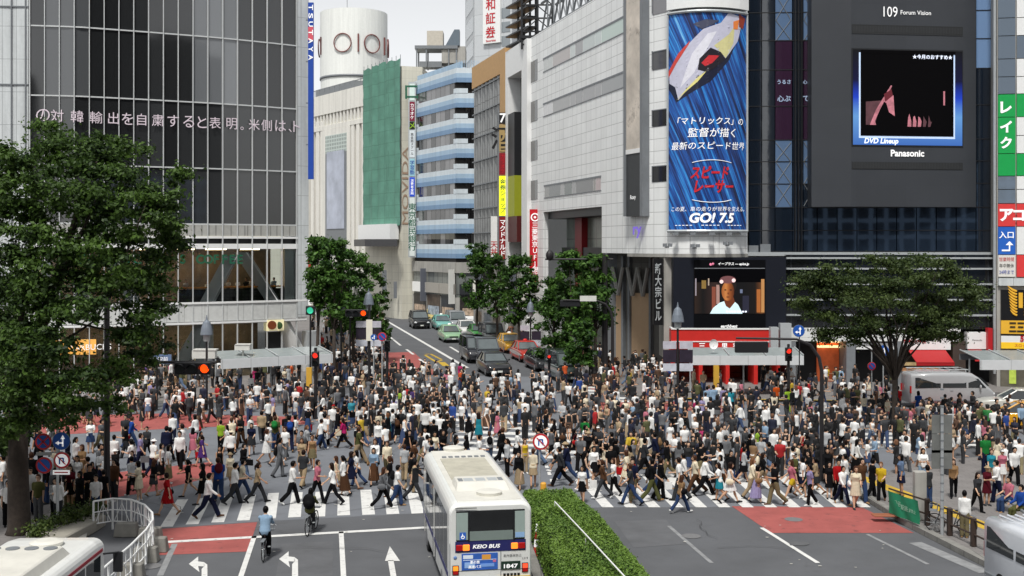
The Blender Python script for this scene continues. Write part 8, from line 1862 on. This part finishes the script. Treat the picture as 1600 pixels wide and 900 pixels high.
# the big dark tree on the left
R = random.Random(3); B = gp(30, 835, .1); Y0 = B.y; cl1 = []
def pc(x, y, dy, rx_, rz, ry=None): p = dp(x, y, Y0 + dy); return (p.x, p.y, p.z, rx_ * (Y0 + dy) / F, (ry or rx_) * (Y0 + dy) / F, rz * (Y0 + dy) / F)
for x, y, dy, a, b in ((95, 225, .8, 75, 34), (35, 255, .3, 70, 42), (165, 245, .4, 72, 36), (225, 300, 0, 62, 36), (130, 300, -.8, 90, 48), (40, 320, -1.4, 80, 52), (262, 345, .6, 44, 26), (200, 365, -.6, 80, 44), (110, 390, -1.8, 90, 44), (20, 400, -2.2, 70, 48), (232, 425, .2, 52, 36), (185, 440, -1.6, 66, 40), (235, 480, -.2, 42, 34), (205, 520, -.6, 60, 32), (60, 455, -2.6, 80, 44), (140, 480, -2.8, 60, 30), (20, 520, -2.4, 70, 44), (80, 560, -2.8, 74, 36), (230, 550, .2, 38, 24), (35, 610, -2.2, 80, 36), (130, 600, -2.6, 70, 28), (95, 630, -1.2, 60, 18), (15, 660, -1.6, 60, 30), (190, 585, -1, 50, 22), (60, 655, 2.6, 60, 18), (10, 688, 2.4, 46, 18), (150, 632, -1.2, 46, 16), (-60, 300, 0, 90, 80), (-70, 480, -1, 90, 90), (-60, 640, -1, 70, 60), (282, 268, .2, 14, 11), (255, 318, .2, 30, 18), (278, 378, .4, 22, 10), (245, 450, .4, 36, 20)):
    cl1.append(pc(x, y, dy, a * .62, b * .62)); nk = max(3, int(a * b / 190))
    for k in range(nk):
        an = R.uniform(0, 6.28); r_ = R.random() ** .5; cl1.append(pc(x + math.cos(an) * r_ * a * .92, y + math.sin(an) * r_ * b * .95, dy + R.uniform(-1.3, 1.3) * min(1, a / 60), R.uniform(16, 30), R.uniform(8, 14)))
big = tree('broadleaf_tree', 'big dark leafy tree filling the left edge before the glass block', B, cl1, 128000, .08, LF_BIG, 3, .36, .34)
mb = MB()
for (x0, y0), (x1, y1), r0 in (((60, 480), (165, 515), .07), ((165, 515), (225, 500), .04), ((40, 560), (150, 500), .08), ((150, 500), (240, 290), .05), ((30, 520), (60, 280), .12)): mb.tube([dp(x0, y0, Y0 - .6), dp((x0 + x1) / 2, (y0 + y1) / 2 + 6, Y0 - .9), dp(x1, y1, Y0 - .4)], [r0, r0 * .8, r0 * .4], 6)
mb.build('branches', M_BARK, big, smooth=True)
B2 = gp(14, 760, .1); cl2 = [(B2.x + R.uniform(-1.6, 1.6), B2.y + R.uniform(-1.4, 1.4), R.uniform(5.0, 9.0), 1.1, 1.1, .8) for k in range(14)]
tree('broadleaf_tree', 'slimmer dark tree behind the big left tree', B2, cl2, 12000, .1, LF_BIG, 8, .17, .4)
# street trees
ST = 'street trees along both pavements'
def street(x, yb, ytop, ylow, wpx, lab, seed, n=9000, m=None):
    b = gp(x, yb, .1); R = random.Random(seed); k = b.y / F; cs_ = []
    zt, zl = 10.3 - (ytop - HY) * k, 10.3 - (ylow - HY) * k; w_ = wpx * k
    for i in range(80):
        u = R.random(); z = zl + (zt - zl) * u; e = w_ * (.5 + .6 * math.sin(math.pi * min(1, u * .8 + .18)))
        a = R.uniform(0, 6.28); r_ = R.random() ** .5; cs_.append((b.x + math.cos(a) * e * r_ * .85, b.y + math.sin(a) * e * r_ * .85, z, w_ * R.uniform(.18, .3), w_ * R.uniform(.18, .3), w_ * R.uniform(.14, .22)))
    return tree('street_tree', lab, b, cs_, n, .15, m or LF_ST, seed, .14, .4, group=ST)
street(522, 602, 378, 500, 34, 'leafy street tree nearest the glass block corner', 11); street(552, 590, 392, 520, 40, 'broad leafy street tree left of the street mouth, second from the glass block', 12, 11000); street(583, 566, 410, 530, 26, 'leafy street tree closest to the street on its left side', 13, 7000); street(497, 600, 372, 470, 26, 'street tree tucked behind the slim white and red sign', 14, 7000)
street(599, 530, 505, 540, 14, 'low shrub-like tree at the left street edge', 15, 2500)
street(746, 530, 382, 480, 27, 'farthest leafy street tree on the right pavement', 21, 9000); street(776, 541, 398, 492, 22, 'street tree second from the far end of the right pavement', 22, 7000); street(810, 553, 402, 505, 33, 'street tree before the red bank sign', 23, 10000); street(866, 578, 438, 565, 32, 'street tree hung low beside the queued cars', 24, 11000); street(893, 592, 396, 500, 34, 'street tree left of the tall black mast', 25, 11000); street(930, 599, 402, 505, 34, 'bright street tree behind the tall black mast', 26, 11000); street(908, 603, 500, 572, 26, 'low foliage street tree in front of the zigzag sculpture side', 27, 6000)
# broad flat-topped tree on the right
B = gp(1398, 668, .1); Y0 = B.y; cl3 = []; R = random.Random(9)
for x, y, dy, a, b in ((1300, 440, 0, 60, 18), (1270, 450, .5, 42, 14), (1340, 428, -.8, 60, 18), (1390, 418, .6, 60, 16), (1440, 425, -.5, 58, 18), (1480, 440, .5, 48, 18), (1505, 470, 0, 40, 18), (1290, 480, -.6, 44, 18), (1340, 470, .6, 60, 22), (1400, 465, -1.5, 60, 22), (1450, 478, 1, 54, 22), (1330, 505, -.8, 50, 16), (1390, 508, 1.2, 50, 14), (1440, 508, -.8, 50, 16), (1485, 500, .2, 44, 16), (1310, 525, .3, 32, 9), (1460, 525, .2, 38, 9), (1385, 445, 2, 80, 24), (1390, 455, -2.5, 70, 22)):
    for k in range(10): cl3.append(pc(x + R.uniform(-a, a) * .9, y + R.uniform(-b, b), dy + R.uniform(-1.4, 1.4), R.uniform(15, 28), R.uniform(6, 10)))
tree('broadleaf_tree', 'broad olive green tree spreading before the black building on the right', B, cl3, 60000, .085, LF_Z, 9, .16, .3, limbs=[c for c in cl3[::8]])
# ---- hedge median
hd = empty('hedge', 'clipped bright green hedge on the median right of the city bus', 'hedge', gp(900, 860))
ZH = 1.15
def hp(x, y): Y = F * (H - ZH) / (y - HY); return Vector(((x - CX) * Y / F, Y, 0))
HL = [hp(817, 769), hp(833, 800), hp(867, 883), hp(905, 985)]; HR = [hp(893, 765), hp(935, 800), hp(1008, 885), hp(1085, 985)]
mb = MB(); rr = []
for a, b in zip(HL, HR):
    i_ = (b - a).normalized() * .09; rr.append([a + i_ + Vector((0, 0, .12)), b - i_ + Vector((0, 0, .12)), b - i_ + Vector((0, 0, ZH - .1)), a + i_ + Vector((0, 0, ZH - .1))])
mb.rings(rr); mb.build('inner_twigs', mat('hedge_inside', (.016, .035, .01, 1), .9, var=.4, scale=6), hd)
Rn = np.random.default_rng(4); n1 = 46000; tt = Rn.random(n1) ** 1.0; ss = Rn.random(n1); side = Rn.random(n1)
def cv(ps, t): ps = np.array([tuple(p) for p in ps]); x = t * (len(ps) - 1); i = np.minimum(x.astype(int), len(ps) - 2); return ps[i] + (ps[i + 1] - ps[i]) * (x - i)[:, None]
l_, r_ = cv(HL, tt), cv(HR, tt); top = side < .68; lft = (side >= .68) & (side < .88)
ctr = l_ + (r_ - l_) * np.where(top, ss, np.where(lft, .0, 1.0))[:, None]; ctr[:, 2] = np.where(top, ZH + .05 * np.sin(tt * 31) * np.sin(ss * 7 + tt * 13) + .03 * np.sin(ss * 17 + tt * 9) - .22 * np.maximum(0, np.abs(ss - .5) - .42) / .08 * .75 + np.abs(Rn.normal(size=n1)) * .05 - .03, .1 + ss * (ZH - .1))
inw = .17 * np.clip((ss - .7) / .3, 0, 1) ** 2; ctr[:, 0] += np.where(lft, inw, np.where(top, 0, -inw)); ctr[:, :2] += Rn.normal(size=(n1, 2)) * .035
fe = Rn.random(n1) < .05; ctr[fe, 1] = HL[0].y + Rn.normal(size=fe.sum()) * .04; q = Rn.random(fe.sum()); ctr[fe, 0] = HL[0].x + (HR[0].x - HL[0].x) * q; ctr[fe, 2] = .1 + Rn.random(fe.sum()) * ZH
nr = Rn.normal(size=(n1, 3)) * .6; nr[:, 2] += .9 * top; nr[:, 0] -= .9 * lft; nr /= np.linalg.norm(nr, axis=1)[:, None]
a = np.cross(nr, Rn.normal(size=(n1, 3))); a /= np.linalg.norm(a, axis=1)[:, None]; b = np.cross(nr, a); s = (.028 + .03 * Rn.random(n1))[:, None]
v = np.stack([ctr - a * s, ctr - b * s * .6, ctr + a * s, ctr + b * s * .6], 1).reshape(-1, 3) - np.array(hd.location)
me = bpy.data.meshes.new('foliage'); me.vertices.add(len(v)); me.vertices.foreach_set('co', v.astype('f').ravel()); me.loops.add(len(v)); me.loops.foreach_set('vertex_index', np.arange(len(v), dtype='i')); me.polygons.add(n1); me.polygons.foreach_set('loop_start', np.arange(0, len(v), 4, dtype='i')); me.update(calc_edges=True)
pat = .5 + .25 * np.sin(tt * 23 + ss * 5) + .25 * np.sin(ss * 9 - tt * 11); at = me.attributes.new('tone', 'FLOAT', 'POINT'); at.data.foreach_set('value', np.repeat(np.clip(.55 * Rn.random(n1) + .45 * pat, 0, 1), 4).astype('f'))
me.materials.append(LF_H); o = bpy.data.objects.new('foliage', me); COL.objects.link(o); o.parent = hd
mb = MB()
for side_, sg in ((HL, -1), (HR, 1)):
    for p, q in zip(side_, side_[1:]):
        mb.prism([(p.x + sg * .1, p.y), (q.x + sg * .1, q.y), (q.x + sg * .42, q.y), (p.x + sg * .42, p.y)], 0, .2)
p, q = HL[0], HR[0]; mb.prism([(p.x - .42, p.y + .05), (q.x + .42, q.y + .05), (q.x + .2, q.y + .5), (p.x - .2, p.y + .5)], 0, .2); o = mb.build('kerb', M_KERB); tag(o, kind='structure')
wr_ = empty('pipe_rail', 'thin white pipe rail running along the top of the hedge', 'railing', gp(900, 860))
def wp_(x, y): z = 1.35; Y = F * (H - z) / (y - HY); return Vector(((x - CX) * Y / F, Y, z))
mb = MB(); mb.tube([wp_(867, 784), wp_(915, 835), wp_(978, 903), wp_(1050, 985)], .022, 8); mb.build('pipe', M_WHITE, wr_)
for x, y in ((867, 784), (915, 835), (978, 903)): mb = MB(); p = wp_(x, y); mb.tube([p, (p.x, p.y, .2)], .02, 6); mb.build('post', M_WHITE, wr_)
# planting in the left bed
bed = empty('bed_planting', 'low green and rusty shrubs in the bed behind the white railing', 'plant', gp(120, 832))
cl4 = []; 
for x, y in ((70, 848), (95, 838), (118, 832), (138, 824), (150, 818), (55, 858), (110, 824)): p = gp(x, y); cl4.append((p.x, p.y, .62, .42, .3, .28))
leaves('foliage', cl4, 5200, .055, LF_HD, bed, 31)
mb = MB()
for c in cl4:
    for k in range(3): mb.tube([(c[0], c[1], .35), (c[0] + R.uniform(-.2, .2), c[1] + R.uniform(-.2, .2), .75)], .012, 5)
mb.build('stems', M_BARK, bed)
# ---- the far end of the street
fe = empty('corner_building', 'low beige building closing the left side of the far street', 'building', (-32, 190, 0))
mb = MB(); mb.box(-70, -29.5, 196, 210, 0, 14); mb.build('wall', M_CREAM, fe)
fe2 = empty('corner_building', 'pale block far behind the street trees at the end of the street', 'building', (-20, 236, 0))
mb = MB(); mb.box(-34, 2, 236, 250, 0, 22); mb.build('wall', mat('far_wall', rgb(176, 176, 170), .7, var=.15, scale=.3, brick=(2.4, 3.3, .5, .35)), fe2)
pg = empty('shop_parasol', 'white stall canopy on posts at the far street corner', 'canopy', dp(690, 450, 182)); p = dp(676, 455, 182)
mb = MB(); mb.box(p.x - .3, p.x + 2.9, 180, 183, p.z - .2, p.z + .5); mb.build('canopy', M_WHITE, pg); mb = MB()
for dx in (-.2, 2.7): mb = MB(); mb.tube([(p.x + dx, 181, 0), (p.x + dx, 181, p.z)], .07, 6); mb.build('post', M_GREYP, pg)

# ---- road wear: manhole covers, tar patches and cracks
mc = MB()
for x, y, r in ((462, 742, .34), (640, 715, .34), (236, 885, .34), (1080, 838, .34), (760, 655, .34), (1240, 812, .34)):
    p = gp(x, y); mc = MB(); mc.tube([p + Vector((0, 0, .0135)), p + Vector((0, 0, .0165))], r, 22); struct('manhole_cover', mc, mat('cast_iron', rgb(112, 112, 113), .7, var=.2, scale=12))
R = random.Random(17); pm = MB(); lm = MB()
def blob(x, y, a, b, ang, n=14):
    p = gp(x, y); return [Vector((p.x + a * (1 + R.uniform(-.18, .18)) * math.cos(t) * math.cos(ang) - b * (1 + R.uniform(-.18, .18)) * math.sin(t) * math.sin(ang), p.y + a * math.cos(t) * math.sin(ang) + b * (1 + R.uniform(-.18, .18)) * math.sin(t) * math.cos(ang), 0)) for t in [2 * math.pi * k / n for k in range(n)]]
def lay(name, shapes, z, m):
    mb = MB()
    for k, q in enumerate(shapes): mb.add([v + Vector((0, 0, z + k * .0006)) for v in q], [tuple(range(len(q)))])
    struct(name, mb, m)
lay('tar_patch', [[gp(*q) for q in ((440, 850), (520, 846), (520, 900), (430, 905))], [gp(*q) for q in ((960, 815), (1040, 812), (1075, 850), (990, 856))], [gp(*q) for q in ((600, 752), (640, 750), (646, 760), (604, 762))]], .0060, mat('tar_patch', (.105, .108, .115, 1), .85, var=.2, scale=.8, bump=.3))
lay('oil_stain', [blob(1248, 850, .4, .28, .3), blob(700, 690, .6, .4, 0)], .0200, mat('oil_stain', (.1, .103, .108, 1), .75, var=.2, scale=2))
cr = []
for k in range(16):
    x, y = R.uniform(250, 1400), R.uniform(700, 890); q = gp(x, y); a = R.uniform(0, 3.1); pts = [q]
    for j in range(9): a += R.uniform(-.5, .5); pts.append(pts[-1] + Vector((math.cos(a), math.sin(a), 0)) * R.uniform(.2, .5))
    for p0, p1 in zip(pts, pts[1:]): d = (p1 - p0).normalized() ; n_ = Vector((-d.y, d.x, 0)) * .012; cr.append([p0 - n_, p1 - n_, p1 + n_, p0 + n_])
lay('road_crack', cr, .0240, mat('crack_dark', (.06, .06, .062, 1), .9, var=0))
lt = []
for k in range(70):
    x, y = R.uniform(230, 1420), R.uniform(690, 890); p = gp(x, y); s_ = R.uniform(.03, .08); a = R.uniform(0, 3); lt.append([p + Vector((math.cos(a + t) * s_, math.sin(a + t) * s_ * .7, 0)) for t in (0, 1.5, 3.1, 4.6)])
struct_l = MB(); [struct_l.add([v + Vector((0, 0, .030)) for v in q], [(0, 1, 2, 3)]) for q in lt]; tag(struct_l.build('litter', paint('litter_pale', 190, 188, 180, .9, var=.3)), 'scraps of pale litter and gum spots scattered over the asphalt', 'litter', kind='stuff')
